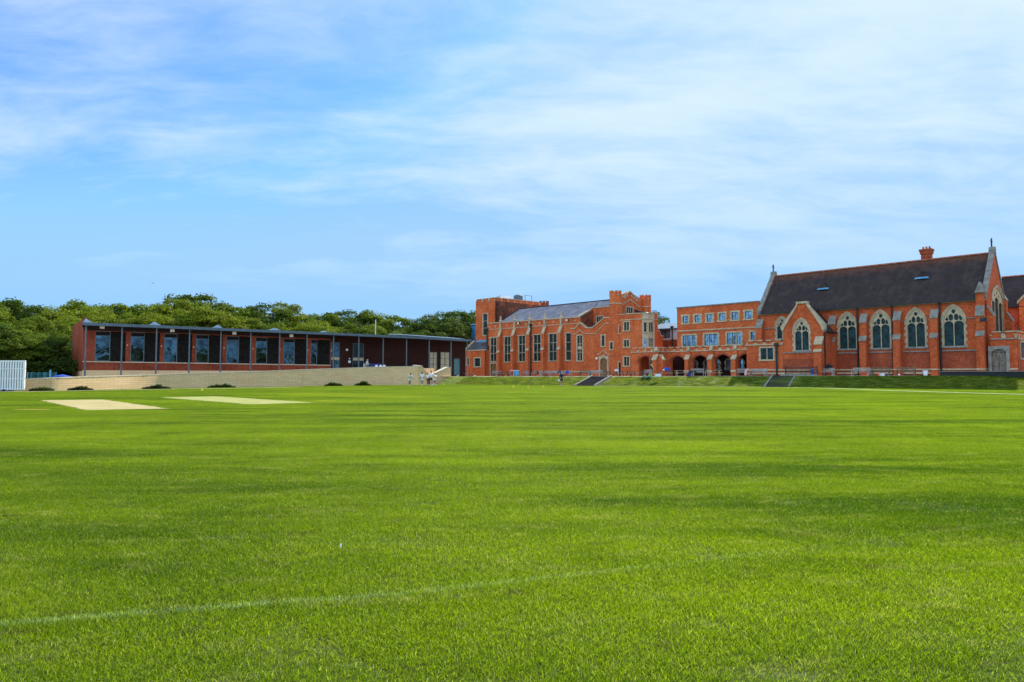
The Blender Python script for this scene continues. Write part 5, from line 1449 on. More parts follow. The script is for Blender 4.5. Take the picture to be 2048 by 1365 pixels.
# ================================================================== PAVILION
pA = at(172.8, 80.4, 700); pB = at(902, 105.7, 710)
PV = frame2(pA, pB)
orgp = PV.P(20, -5, 0.9)
pav = thing('pavilion', orgp, 'long low brick sports pavilion with thin metal roof on slender grey posts', 'building')
SET = -2.1
Pw = PV.off(SET)
pvw = Wall(Pw, pav, orgp, M['brick_pav'])
posts = [(172.8, 169), (245.2, 241.1), (314, 310.8), (379.8, 377), (442.5, 440), (502.2, 500), (559.9, 558), (614.7, 613), (667.2, 666.5), (717.8, 717), (766.5, 766), (813.1, 813), (858.4, 858.2), (902.2, 902), (935, 934.5)]
def froof(u):   # height of the underside of the roof edge
    us = [165, 250, 320, 442, 560, 667, 766, 858, 902, 943]; vs_ = [650.5, 653.8, 656.5, 661.5, 666.2, 670.5, 675, 679, 681.5, 683.5]
    return PV.off(0.5).Z(u, float(np.interp(u, us, vs_)))
pe = PV.off(0.7)
ue = [163.5, 200, 250, 320, 380, 442, 500, 560, 613, 667, 717, 766, 812, 858, 902, 943]
ed = [(pe.S(u, 665), froof(u)) for u in ue]
m = MB(); fm = MB(); DEP = 14.0
pz = lambda a, o, z: PV.P(a, o, z)
for i in range(len(ed) - 1):
    (a, z), (b, zb) = ed[i], ed[i + 1]
    m.hexa([pz(a, 0.62, z + .02), pz(b, 0.62, zb + .02), pz(b, -DEP, zb - 0.25), pz(a, -DEP, z - 0.25), pz(a, 0.62, z + .22), pz(b, 0.62, zb + .22), pz(b, -DEP, zb), pz(a, -DEP, z)])
    fm.hexa([pz(a, 0.621, z - 0.02), pz(b, 0.621, zb - 0.02), pz(b, 0.73, zb - 0.02), pz(a, 0.73, z - 0.02), pz(a, 0.621, z + .32), pz(b, 0.621, zb + .32), pz(b, 0.73, zb + .32), pz(a, 0.73, z + .32)])
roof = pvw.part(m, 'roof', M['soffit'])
pvw.part(fm, 'fascia', M['fascia'], roof)
def zroof(a): return float(np.interp(a, [e[0] for e in ed], [e[1] for e in ed]))
# white gabled rooflights
for uL, uA, uR, vA in ((165, 171, 188, 637), (293, 308, 327, 643.8), (420, 435.7, 449, 650), (535, 551, 565, 656), (640, 650, 659.5, 662)):
    f3 = PV.off(0.3); aL, aA, aR = f3.S(uL, 655), f3.S(uA, 650), f3.S(uR, 655); zA = f3.Z(uA, vA); zb3 = zroof(aA) + 0.22
    pvw.part(MB().add([f3.P(aL, 0, zb3), f3.P(aR, 0, zb3), f3.P(aA, 0, zA), f3.P(aL, -10, zb3 - .15), f3.P(aR, -10, zb3 - .15), f3.P(aA, -10, zA - .15)], [(0, 1, 2), (5, 4, 3), (0, 2, 5, 3), (1, 4, 5, 2), (0, 3, 4, 1)]), 'rooflight', M['metalroof'], roof)
# raised monopitch metal roof over the right part
f4 = PV.off(0.55); q = [(777, 669.5), (800, 669.8), (905, 677.0), (943, 681)]
q2 = [(777, 668.8), (781, 668.6), (905, 677.2), (943, 680.6)]
f5 = PV.off(-3.5)
m = MB()
lo_ = [f4.hit(*p) for p in q]; hi_ = [f5.hit(u, v) for u, v in ((779, 668.3), (798, 668.6), (903, 675.6), (943, 680.0))]
for i in range(3):
    m.sheet([f4.P(lo_[i][0], 0, lo_[i][1] + .02), f4.P(lo_[i + 1][0], 0, lo_[i + 1][1] + .02), f5.P(hi_[i + 1][0], 0, hi_[i + 1][1]), f5.P(hi_[i][0], 0, hi_[i][1])], 0.08)
pvw.part(m, 'upper_roof', M['blueroof'], roof)
for ut, ub in posts:
    a = PV.S(ut, 665); b_ = PV.S(ub, 750)
    a = (a + b_) / 2
    pvw.part(MB().tube(PV.P(a, 0, 0.7), PV.P(a, 0, zroof(a) + 0.02), 0.095, n=10), 'post', M['post'])
m = MB().tube(PV.P(PV.S(780), -6, zroof(PV.S(780))), PV.P(PV.S(780), -6, PV.off(-6).Z(780, 641)), 0.05)
pvw.part(m, 'mast', M['white'], roof)
# front wall with window and louvre bays
wl0 = Pw.S(164.5, 740); wl1 = Pw.S(931, 720)
ZS = lambda u: Pw.Z(u, float(np.interp(u, [165, 390, 615], [724.0, 727.5, 731.5])))
ZT = lambda u: Pw.Z(u, float(np.interp(u, [200, 390, 615], [662.5, 669.5, 679.5])))
bays = [(189.5, 220.5, 251), (260.5, 288.7, 319.5), (327.7, 354.5, 384), (391.5, 417.5, 445), (452.5, 478, 503), (511, 534.5, 557.5), (567, 589.5, 613), (621.5, 634.5, 660)]
zsill0 = ZS(165); zsill1 = ZS(660)
def zsl(a): return zsill0 + (zsill1 - zsill0) * (a - wl0) / (Pw.S(660) - wl0)
holes = []
for (ua, ub, uc) in bays:
    a, b_, c_ = Pw.S(ua, 700), Pw.S(ub, 700), Pw.S(uc, 700)
    z0 = zsl(a) + 0.1; z1 = ZT(ua)
    holes.append(rect(a, c_, z0, z1))
    w_ = pvw.part(MB().slab(Pw, rect(a, b_, z0, z1), [rect(a + 0.09, b_ - 0.09, z0 + 0.09, z1 - 0.55)], -0.02, -0.16), 'window', M['frame'])
    pvw.part(MB().fbox(Pw, a + 0.09, b_ - 0.09, -0.12, -0.09, z0 + 0.09, z1 - 0.55), 'pane', M['glass_pav'], w_)
    pvw.part(MB().fbox(Pw, a + 0.07, b_ - 0.07, -0.019, -0.005, z1 - 0.50, z1 - 0.08), 'blind_box', M['louvre'], w_)
    lv = MB(); z = z0 + 0.02
    while z < z1 - 0.2:
        lv.hexa([Pw.P(b_ + .05, -0.14, z), Pw.P(c_ - .02, -0.14, z), Pw.P(c_ - .02, -0.02, z + .02), Pw.P(b_ + .05, -0.02, z + .02), Pw.P(b_ + .05, -0.14, z + .17), Pw.P(c_ - .02, -0.14, z + .17), Pw.P(c_ - .02, -0.04, z + .17), Pw.P(b_ + .05, -0.04, z + .17)]); z += 0.185
    lv.fbox(Pw, b_ + 0.01, c_ - 0.005, -0.30, -0.16, z0, z1)
    pvw.part(lv, 'louvre_panel', M['louvre'])
    pvw.part(MB().fbox(Pw, c_ + 0.15, c_ + 0.22, 0.002, 0.06, z0 + 1.9, z0 + 2.1), 'wall_light', M['lamp'])
aS = Pw.S(661.2, 700); zpl = Pw.Z(165, 741)
pvw.part(MB().slab(Pw, [(wl0, zpl), (aS, zpl), (aS, zroof(aS) - .02), (wl0, zroof(wl0) - .02)], holes, 0, -0.35), 'wall', M['brick_pav'])
pvw.part(MB().slab(Pw, rect(wl0, aS, 0.4, zpl - .002), [], 0.05, -0.35), 'stone_base', M['sand'])
sb = MB()
sb.band(Pw, wl0, aS, 0.002, 0.12, zsl(wl0) - 0.02, zsl(aS) - 0.02, 0.10)
pvw.part(sb, 'sill_band', M['sandcap'])
lb_ = [(wl0 + 0.02, ZT(165) + 0.12), (Pw.S(390), ZT(390) + 0.12), (aS - 0.01, ZT(640) + 0.12)]
pvw.part(MB().slab(Pw, lb_ + [(aS - 0.01, zroof(aS) - 0.03), (wl0 + 0.02, zroof(wl0) - 0.03)], [], 0.03, 0.003), 'lintel_band', M['soffit'])
# right part with glazed entrances, canopy shade put into its wall colour
dw = Wall(Pw, pav, orgp, M['brick_shade_dark'])
def glazed(u0, u1, v0, v1, cols, rows_, pane='glass_pav', band=None, door=False):
    a0, a1, z0, z1 = dw.sz(u0, u1, v0, v1)
    dw.holes.append(rect(a0, a1, z0, z1))
    w_ = dw.part(MB().slab(Pw, rect(a0 + .01, a1 - .01, z0 + .01, z1 - .01), [rect(a0 + .07, a1 - .07, z0 + .07, z1 - .07)], -0.02, -0.12), 'entrance_door' if door else 'window', M['frame'])
    m = MB()
    for k in range(1, cols): x = a0 + (a1 - a0) * k / cols; m.fbox(Pw, x - .035, x + .035, -0.11, -0.03, z0 + .07, z1 - .07)
    for k in range(1, rows_): z = z0 + (z1 - z0) * k / rows_; m.fbox(Pw, a0 + .07, a1 - .07, -0.105, -0.035, z - .03, z + .03)
    if m.v: dw.part(m, 'mullion', M['frame'], w_)
    if band: 
        zb0, zb1 = Pw.Z((u0 + u1) / 2, band[1]), Pw.Z((u0 + u1) / 2, band[0]); dw.part(MB().fbox(Pw, a0 + .07, a1 - .07, -0.03, -0.015, zb0, zb1), 'panel_band', M['curtain'], w_)
    dw.part(MB().fbox(Pw, a0 + .05, a1 - .05, -0.15, -0.122, z0 + .05, z1 - .05), 'pane', M[pane], w_)
    return w_
glazed(661.5, 679.5, 685, 740, 2, 1, band=(715, 720))
glazed(705.5, 728, 687.5, 740, 2, 1, 'glass', band=(716, 721.5), door=True)
glazed(859.5, 874.5, 704.5, 742, 2, 3, 'curtain'); glazed(881, 899.5, 704.5, 742, 2, 3, 'curtain')
w_ = glazed(908, 920, 717.5, 751, 1, 1, 'teal', door=True)
dw.finish([(aS + .01, 0.5), (wl1, 0.5), (wl1, zroof(wl1) - .02), (aS + .01, zroof(aS) - .02)], 0.35, 'shade_dark_wall')
m = MB()
for u, v, s in ((693.8, 700, 0.28), (698.8, 724, 0.34), (734, 725, 0.34), (735, 720.5, 0.18), (699, 717.7, 0.16)):
    a, z = Pw.hit(u, v); m.fbox(Pw, a - s / 2, a + s / 2, 0.01, 0.06, z - s / 2, z + s / 2)
dw.part(m, 'wall_notice', M['palewhite'])
for u, v in ((204.5, 655.2), (344.5, 662), (468.5, 667.2), (582.5, 672.3)):
    a, z = PV.off(-0.6).hit(u, v); f_ = PV.off(-0.6)
    b = pvw.part(MB().fbox(f_, a - .3, a + .3, -0.2, 0.1, z - 0.22, z + 0.3), 'floodlight', M['iron'])
    pvw.part(MB().fbox(f_, a - .24, a + .24, 0.102, 0.13, z - 0.16, z + 0.2), 'lens', M['lamp'], b)
# end wall, skewed, with taller parapet
eA = Pw.P(wl0, 0, 0)[:2]
eZ = lambda u, v, D: CAMH + ray(u, v)[2] / ray(u, v)[1] * D
eB = at(143.5, 90, 700)
Ef = frame2(eB, eA); Le = math.dist(eA, eB)
ew = Wall(Ef, pav, orgp, M['brick_pav'])
zz0, zz1 = Ef.Z(144, 653.5), Ef.Z(166, 637)
a_, z_ = 0.0, 0.0
sx0, sx1, sz0, sz1 = Ef.S(142.5, 720), Ef.S(147, 720), Ef.Z(144, 728), Ef.Z(144, 683)
ew.finish([(0, Ef.Z(150, 743)), (Le, zpl), (Le, zz1), (Le * 0.8, zz1 - 0.12), (Le * 0.5, (zz0 + zz1) / 2 - 0.02), (0, zz0)], 0.4, 'end_wall')
ew.part(MB().fbox(Ef, 0.25, 0.75, 0.003, 0.05, 2.6, 5.9), 'slit_window', M['frame'])
Wall(Ef, pav, orgp, M['sand']).finish(rect(0, Le, 0.4, min(zpl, Ef.Z(150, 743)) - .002), 0.4, 'stone_base')
# wing piece that carries the parapet forward to the roof edge
ew.part(MB().fbox(Ef, Le + .002, Le + 0.35, -0.4, 0, zroof(wl0) + .25, zz1), 'parapet', M['brick_pav'])
pvw.part(MB().fbox(PV, wl0 + 0.5, wl1, -DEP + 0.2, -DEP + 0.5, 0.5, zroof(wl0) - 0.6), 'rear_wall', M['brick_pav'])
pvw.part(MB().fbox(PV, wl1 - 0.4, wl1, -DEP + 0.51, SET - 0.36, 0.5, zroof(wl1) - 0.4), 'end_wall', M['brick_shade_dark'])

# ================================================================== RAMP WALL
orgw = (ramp[4][0], ramp[4][1], 0)
rwall = thing('ramp_wall', orgw, 'long curved sandstone block retaining wall rising towards the steps below the pavilion', 'wall')
topv = {-140: 762.0, 52: 759.6, 180: 754.9, 320: 750.9, 480: 745.7, 650: 739.3, 760: 735.2, 836: 733.8}
rm = MB(); rc = MB()
def wall_piece(pa, pb, za, zb2, th=0.45, base=-0.15):
    d = Vector((pb[0] - pa[0], pb[1] - pa[1])).normalized(); n = Vector((-d.y, d.x)) * th
    q = [pa, pb, (pb[0] + n.x, pb[1] + n.y), (pa[0] + n.x, pa[1] + n.y)]
    return q
zs_r = []
for (u, v), p in zip(RAMP, ramp):
    r = ray(u, topv[u]); zs_r.append(CAMH + r[2] / r[1] * p[1])
# subdivide for a smooth curve
N = 4; cps = []
for i in range(len(ramp) - 1):
    for j in range(N):
        p0 = Vector((*ramp[max(0, i - 1)], zs_r[max(0, i - 1)])); p1 = Vector((*ramp[i], zs_r[i])); p2 = Vector((*ramp[i + 1], zs_r[i + 1])); p3 = Vector((*ramp[min(len(ramp) - 1, i + 2)], zs_r[min(len(ramp) - 1, i + 2)]))
        f = j / N
        cps.append(0.5 * ((2 * p1) + (p2 - p0) * f + (2 * p0 - 5 * p1 + 4 * p2 - p3) * f * f + (3 * p1 - p0 - 3 * p2 + p3) * f ** 3))
cps.append(Vector((*ramp[-1], zs_r[-1])))
def strip_solid(m, pts, zlo, zhi, th, fwd=0.0):
    n = len(pts); vs = []
    for i, p in enumerate(pts):
        d = (pts[min(i + 1, n - 1)] - pts[max(i - 1, 0)]); d = Vector((d.x, d.y)).normalized(); nn = Vector((-d.y, d.x))
        f = (p.x - nn.x * fwd, p.y - nn.y * fwd); b = (p.x + nn.x * th, p.y + nn.y * th)
        vs += [(f[0], f[1], zlo[i]), (f[0], f[1], zhi[i]), (b[0], b[1], zhi[i]), (b[0], b[1], zlo[i])]
    fs = [(0, 1, 2, 3), (4 * n - 1, 4 * n - 2, 4 * n - 3, 4 * n - 4)]
    for i in range(n - 1):
        a = 4 * i; b = a + 4
        fs += [(a, b, b + 1, a + 1), (a + 1, b + 1, b + 2, a + 2), (a + 2, b + 2, b + 3, a + 3), (a + 3, b + 3, b, a)]
    m.add(vs, fs)
strip_solid(rm, cps, [-0.1] * len(cps), [p.z for p in cps], 0.45)
wobj = rm.build('wall', M['sand'], rwall, orgw)
fv = []; cl_ = [0.0]
for i_ in range(1, len(cps)): cl_.append(cl_[-1] + (cps[i_].xy - cps[i_ - 1].xy).length)
for p in cps: fv += [(p.x - orgw[0], p.y - 0.004 - orgw[1], -0.1), (p.x - orgw[0], p.y - 0.004 - orgw[1], p.z)]
fme = bpy.data.meshes.new('wall_face'); fme.from_pydata(fv, [], [(2 * i_, 2 * i_ + 2, 2 * i_ + 3, 2 * i_ + 1) for i_ in range(len(cps) - 1)])
fuv = fme.uv_layers.new(name='uv')
for p in fme.polygons:
    p.use_smooth = True
    for li in p.loop_indices: vi = fme.loops[li].vertex_index; fuv.data[li].uv = (cl_[vi // 2], fv[vi][2])
fme.materials.append(M['sand']); fob = bpy.data.objects.new('wall_face', fme); COL.objects.link(fob); fob.parent = rwall
strip_solid(rc, cps, [p.z + 0.003 for p in cps], [p.z + 0.09 for p in cps], 0.47, 0.03)
rc.build('coping', M['sandcap'], rwall, orgw)
# notch with steps
pL = cps[-1]; SF = frame2((pL.x, pL.y), rampend)
sn = Wall(SF, rwall, orgw, M['sand'])
x = lambda u, v: SF.hit(u, v)
x0 = 0.01; x2 = SF.S(865.5, 752); x3 = SF.S(896, 737); x4 = SF.S(901.5, 737)
x1 = SF.S(854.6, 751)
zt0 = pL.z; zm1 = SF.Z(859, 750.5); zt3 = SF.Z(897, 736.5)
sn.part(MB().slab(SF, [(x0, -0.1), (x1 + 0.02, -0.1), (x1 + .02, zm1), (x0 + 0.6, zt0), (x0, zt0)], [], 0, -0.45), 'wall', M['sand'])
sn.part(MB().slab(SF, [(x2, -0.1), (x4, -0.1), (x4, zt3), (x3, zt3), (x2, SF.Z(866, 751.5))], [], 0, -0.45), 'wall', M['sand'])
sn.part(MB().slab(SF, [(x0, zt0 + .003), (x0 + .6, zt0 + .003), (x1 + .02, zm1 + .003), (x1 + .02, zm1 + .22), (x0 + .7, zt0 + .18), (x0, zt0 + .12)], [], 0.05, -0.5), 'coping', M['sandcap'])
sn.part(MB().slab(SF, [(x2, SF.Z(866, 751.5) + .003), (x3, zt3 + .003), (x4, zt3 + .003), (x4, zt3 + .12), (x3 - .1, zt3 + .15), (x2, SF.Z(866, 751.5) + .22)], [], 0.05, -0.5), 'coping', M['sandcap'])
sn.part(MB().fbox(SF, x1 - 1.8, x4, -3.4, -3.0, 0, zt3 - 0.02), 'rear_wall', M['sand'])
stp = MB()
for i in range(8):
    stp.fbox(SF, x0 + 0.5, x2 + 1.6, -0.5 - 0.32 * (i + 1), -0.5 - 0.32 * i, 0, 0.17 * (i + 1))
sn.part(stp, 'steps', M['step'])
hr = MB()
hr.tube(SF.P(x1 - 0.9, -1.0, 0.4), SF.P(x1 - 0.9, -2.6, 2.4), 0.03).tube(SF.P(x1 + 2, -1.0, 1.3), SF.P(x1 - .6, -2.6, 2.3), 0.03)
sn.part(hr, 'handrail', M['iron'])

# ================================================================== STEPS ON THE BANK
def bank_steps(uc_top, uw, vc_bot, ubl, ubr, label, n=9, cheek='stone_grey', stepmat='step'):
    """flight from the bank foot up to the terrace; ubl..ubr bottom edge in the picture"""
    b = ground((ubl + ubr) / 2, vc_bot)
    # climb in the direction of the facade normal
    e = Vector(EV).normalized(); d = Vector(DV).normalized()
    p0 = Vector(b)
    wdt = uw
    tg = foot_tan(b[0]); zt = tz(b[0] - tg[1] * 5.4)
    r = thing('bank_steps', (b[0], b[1], 0), label, 'steps', 'flights of steps up the grass bank')
    fr = Frame(b, tg); m = MB(); dep = 5.5 / n
    for i in range(n): m.fbox(fr, -wdt / 2, wdt / 2, -dep * (i + 1) - (0 if i < n - 1 else 0.3), -dep * i, -0.05, 0.02 + (zt + 0.02) * (i + 1) / n)
    m.build('treads', M[stepmat], r, (b[0], b[1], 0))
    for s_ in (-1, 1):
        a0 = s_ * wdt / 2 + (0.0 if s_ > 0 else -0.18); 
        q = MB().hexa([fr.P(a0 + .001, 0.1, -.1), fr.P(a0 + .179, 0.1, -.1), fr.P(a0 + .179, -5.7, -.1), fr.P(a0 + .001, -5.7, -.1), fr.P(a0 + .001, 0.1, 0.16), fr.P(a0 + .179, 0.1, 0.16), fr.P(a0 + .179, -5.6, zt + 0.20), fr.P(a0 + .001, -5.6, zt + 0.20)])
        q.build('cheek_wall', M[cheek], r, (b[0], b[1], 0))
    return r
bank_steps(0, 2.5, 768.8, 900, 918, 'narrow flight of dark steps on the bank beside the end of the sandstone wall')
bank_steps(0, 2.4, 772.3, 1160, 1180, 'middle flight of dark steps on the bank below the arched oak door', 10)
bank_steps(0, 2.3, 774.8, 1536, 1571, 'right flight of weathered grey stone steps below the chapel', 9, 'stone_grey')

# ================================================================== TREES
def tree_meshes(seed, H, Rr, nl, per, leaf, mat, lo=0.16, flat=1.0):
    rg = np.random.default_rng(seed)
    cz = H * (lo + 1) / 2; hz = H * (1 - lo) / 2
    C0 = []; r0 = []
    for i in range(nl):
        while True:
            p = rg.uniform(-1, 1, 3)
            d = np.linalg.norm(p)
            if 0.35 < d < 1: break
        p = p / d * (0.45 + 0.47 * rg.uniform() ** 0.6)
        tp = 1.0 - 0.25 * max(0, -p[2])
        C0.append([p[0] * Rr * tp, p[1] * Rr * tp, cz + p[2] * hz * 0.92]); r0.append(Rr * rg.uniform(0.17, 0.33))
    C0 = np.array(C0); r0 = np.array(r0)
    n = nl * per
    idx = np.repeat(np.arange(nl), per)
    d = rg.normal(size=(n, 3)); d /= np.linalg.norm(d, axis=1)[:, None]
    d[:, 2] = np.where(d[:, 2] < -0.3, -d[:, 2] * 0.5, d[:, 2])
    rad = r0[idx] * (0.62 + 0.5 * rg.uniform(size=n) ** 0.7)
    stray = rg.uniform(size=n) > 0.93; rad[stray] *= 1.25
    ctr = C0[idx] + d * rad[:, None] * np.array([1, 1, 0.72 * flat])
    nrm = d + rg.normal(size=(n, 3)) * 0.75 + np.array([0, 0, 0.35]); nrm /= np.linalg.norm(nrm, axis=1)[:, None]
    t = np.cross(nrm, rg.normal(size=(n, 3))); t /= np.linalg.norm(t, axis=1)[:, None]; b = np.cross(nrm, t)
    s = leaf * rg.uniform(0.55, 1.35, n)[:, None]
    V = np.stack([ctr - t * s * 0.5, ctr - b * s * 0.33 + nrm * s * 0.08, ctr + t * s * 0.5, ctr + b * s * 0.33 + nrm * s * 0.08], 1)
    Fq = np.arange(n * 4).reshape(-1, 4)
    r = np.clip(0.55 * rg.uniform(size=nl)[idx] + 0.45 * rg.uniform(size=n), 0, 1)
    U = np.zeros((n, 4, 2)); U[:, :, 0] = r[:, None]; U[:, :, 1] = 0.5
    me = np_mesh('crown', V.reshape(-1, 3), Fq, U.reshape(-1, 2), mat)
    m = MB(); tr_r = H * 0.022
    m.tube((0, 0, -0.3), (0.1, 0, H * 0.28), tr_r * 1.5, tr_r, 8); m.tube((0.1, 0, H * 0.28), (0.0, 0.15, H * 0.75), tr_r, tr_r * 0.35, 7)
    for i in range(9):
        c = C0[rg.integers(nl)]; z = H * rg.uniform(0.2, 0.5)
        m.tube((0.05, 0.05, z), tuple(c), tr_r * 0.45, tr_r * 0.12, 5)
    return me, m
def make_tree(name, label, cat, group, *a, **k):
    me, tm = tree_meshes(*a, **k)
    r = thing(name, (0, 0, 0), label, cat, group)
    c = bpy.data.objects.new('crown', me); COL.objects.link(c); c.parent = r
    tm.build('trunk', M['bark'], r)
    return r
GT = 'trees of the wood behind the pavilion'
protos = [make_tree('broadleaf_tree', 'x', 'tree', GT, 101, 14, 5.6, 70, 270, 0.35, M['leaf_a']),
          make_tree('broadleaf_tree', 'x', 'tree', GT, 102, 14, 5.0, 64, 270, 0.34, M['leaf_b']),
          make_tree('broadleaf_tree', 'x', 'tree', GT, 103, 14, 5.4, 72, 260, 0.35, M['leaf_c']),
          make_tree('broadleaf_tree', 'x', 'tree', GT, 104, 14, 4.7, 58, 280, 0.35, M['leaf_a']),
          make_tree('broadleaf_tree', 'x', 'tree', GT, 105, 14, 5.8, 75, 255, 0.34, M['leaf_b'])]
usedp = set()
LINEV = [(-80, 588), (0, 590), (30, 597), (55, 604), (68, 612), (100, 614), (140, 599), (165, 598), (200, 602), (235, 596), (265, 604), (300, 606), (330, 602), (358, 590), (392, 582), (428, 590), (465, 604), (500, 612), (535, 604), (570, 602), (592, 620), (622, 619), (650, 624), (690, 617), (725, 615), (760, 622), (798, 622), (828, 636), (860, 625), (900, 618), (945, 616), (990, 620)]
kindw = ['mid green', 'yellowish', 'dark green', 'mid green', 'bright yellowish']
def put_tree(u, vtop, D, pi, label, group=GT, zb=1.0, rs=1.0, zscale=None):
    r = ray(u, vtop); X = r[0] / r[1] * D; Z = CAMH + r[2] / r[1] * D
    s = (Z - zb) / 14.0
    sx = s * rs
    rz = random.uniform(0, 6.28)
    if pi not in usedp:
        usedp.add(pi); o = protos[pi]; o.location = (X, D, zb); o.rotation_euler = (0, 0, rz); o.scale = (sx, sx, s); o['label'] = label
    else:
        o = copy_tree(protos[pi], (X, D, zb), rz, (sx, sx, s), label)
    if group: o['group'] = group
    return o
random.seed(21)
ordn = ['first', 'second', 'third', 'fourth', 'fifth', 'sixth', 'seventh', 'eighth', 'ninth', 'tenth', 'eleventh', 'twelfth', 'thirteenth', 'fourteenth', 'fifteenth', 'sixteenth', 'seventeenth', 'eighteenth', 'nineteenth', 'twentieth', 'twenty-first', 'twenty-second', 'twenty-third', 'twenty-fourth', 'twenty-fifth', 'twenty-sixth', 'twenty-seventh', 'twenty-eighth', 'twenty-ninth', 'thirtieth']
def tv_at(u): return float(np.interp(u, [p[0] for p in LINEV], [p[1] for p in LINEV]))
pd = lambda u: float(np.interp(u, [-80, 0, 140, 175, 860, 905, 1000], [88, 92, 104, 112, 142, 158, 160]))
u = -60; i = 0
while u < 985:
    pi = random.choice([0, 0, 3, 2, 1, 4, 2]) if u < 820 else random.choice([2, 2, 3])
    put_tree(u, tv_at(u) + random.uniform(-4, 1), pd(u) + random.uniform(4, 12), pi, f"{ordn[i]} tree from left in the wood's tall back row, {kindw[pi]} crown", rs=1.15)
    i += 1; u += random.uniform(36, 48)
u = -40; i = 0
while u < 925:
    pi = random.choice([1, 4, 0, 3]) if u < 800 else random.choice([2, 2, 0])
    put_tree(u, tv_at(u) + random.uniform(17, 34), pd(u) - random.uniform(2, 6), pi, f"{ordn[i]} tree from left in the wood's lower front row, {kindw[pi]} crown", rs=1.15)
    i += 1; u += random.uniform(38, 52)
# nearer trees filling the dark corner between sight screen and pavilion
for i, (u, v, D, pi, w_) in enumerate([(-30, 640, 76, 2, 'overhanging the sight screen'), (22, 652, 79, 0, 'directly above the sight screen'), (62, 668, 84, 2, 'above the green fence'), (94, 664, 90, 2, 'between the green fence and the pavilion'), (120, 668, 103, 2, 'just behind the left end of the pavilion')]):
    put_tree(u, v, D, pi, f"low {kindw[pi]} tree with dense foliage, {w_}", rs=1.5)
ub = make_tree('broadleaf_shrub', 'x', 'shrub', 'undergrowth below the wood', 111, 6, 4.2, 46, 150, 0.36, M['leaf_c'], lo=0.0)
for i, (u, v, D, sc_) in enumerate([(-40, 690, 83, 1.1), (5, 700, 80, 1.1), (45, 702, 82, 1.1), (80, 696, 84, 1.2), (104, 700, 90, 1.0), (132, 694, 104, 1.2), (60, 690, 96, 1.4), (104, 688, 100, 1.4), (10, 688, 95, 1.4)]):
    r = ray(u, v); s_ = (CAMH + r[2] / r[1] * D - 0.4) / 6
    lb = f"dark bush under the trees, {ordn[i]} from the left of the clump behind the green fence" if i < 6 else f"{['left', 'middle', 'right'][i - 6] if i == 8 else ['middle', 'right', 'left'][i - 6]} dark bush of the rear clump under the trees behind the green fence"
    if i == 8: lb = 'left dark bush of the rear clump under the trees behind the sight screen'
    if i == 0: ub.location = (r[0] / r[1] * D, D, 0.4); ub.scale = (sc_, sc_, s_); ub['label'] = lb
    else: copy_tree(ub, (r[0] / r[1] * D, D, 0.4), i * 1.1, (sc_, sc_, s_), lb)
# trees right of the school hall
for (u, v, D, pi, lb) in [(1302, 617, 150, 2, 'dark tree rising behind the turreted gable of the hall'), (1326, 640, 156, 0, 'mid green tree above the roof of the white building'), (1356, 645, 165, 3, 'small tree showing just left of the classroom block')]:
    put_tree(u, v, D, pi, lb, 'trees behind the school buildings', rs=0.8)
# row on the far side of the field behind the viewpoint, seen only as reflections in the glass
for i in range(18):
    o = copy_tree(protos[[0, 2, 3, 1, 0, 2, 4, 2][i % 8]], (40 + 10.5 * i, -52 - (i % 3) * 7, 0), i * 1.3, (1.2, 1.2, 0.75 + 0.2 * ((i * 7) % 5) / 5), f"tree of the row on the far side of the field, {ordn[i]} from the west")
    o['group'] = 'trees across the field, reflected in the pavilion windows'

# shrubs at the foot of the sandstone wall
def shrub_mesh(seed, L, H, Wd):
    rg = np.random.default_rng(seed); n = 1500
    a = rg.uniform(-1, 1, n); ph = rg.uniform(0, 6, 3); h = (1 - np.abs(a) ** 1.5) * rg.uniform(0.45, 1.1, n) * (0.78 + 0.16 * np.sin(a * 5 + ph[0]) + 0.12 * np.sin(a * 11 + ph[1]) + 0.10 * np.sin(a * 19 + ph[2]))
    y = rg.uniform(-1, 1, n) * Wd / 2 * np.sqrt(np.clip(1 - a * a, 0.05, 1)); z = H * h * rg.uniform(0.15, 1.0, n) ** 0.5
    ctr = np.stack([a * L / 2, y, z], 1)
    nrm = rg.normal(size=(n, 3)) + np.array([0, -0.4, 0.6]); nrm /= np.linalg.norm(nrm, axis=1)[:, None]
    t = np.cross(nrm, rg.normal(size=(n, 3))); t /= np.linalg.norm(t, axis=1)[:, None]; b = np.cross(nrm, t)
    s = 0.16 * rg.uniform(0.5, 1.6, n)[:, None]
    V = np.stack([ctr - t * s, ctr - b * s * 0.3, ctr + t * s, ctr + b * s * 0.3], 1)
    U = np.zeros((n, 4, 2)); U[:, :, 0] = rg.uniform(size=n)[:, None]
    return np_mesh('foliage', V.reshape(-1, 3), np.arange(n * 4).reshape(-1, 4), U.reshape(-1, 2), M['leaf_s'])
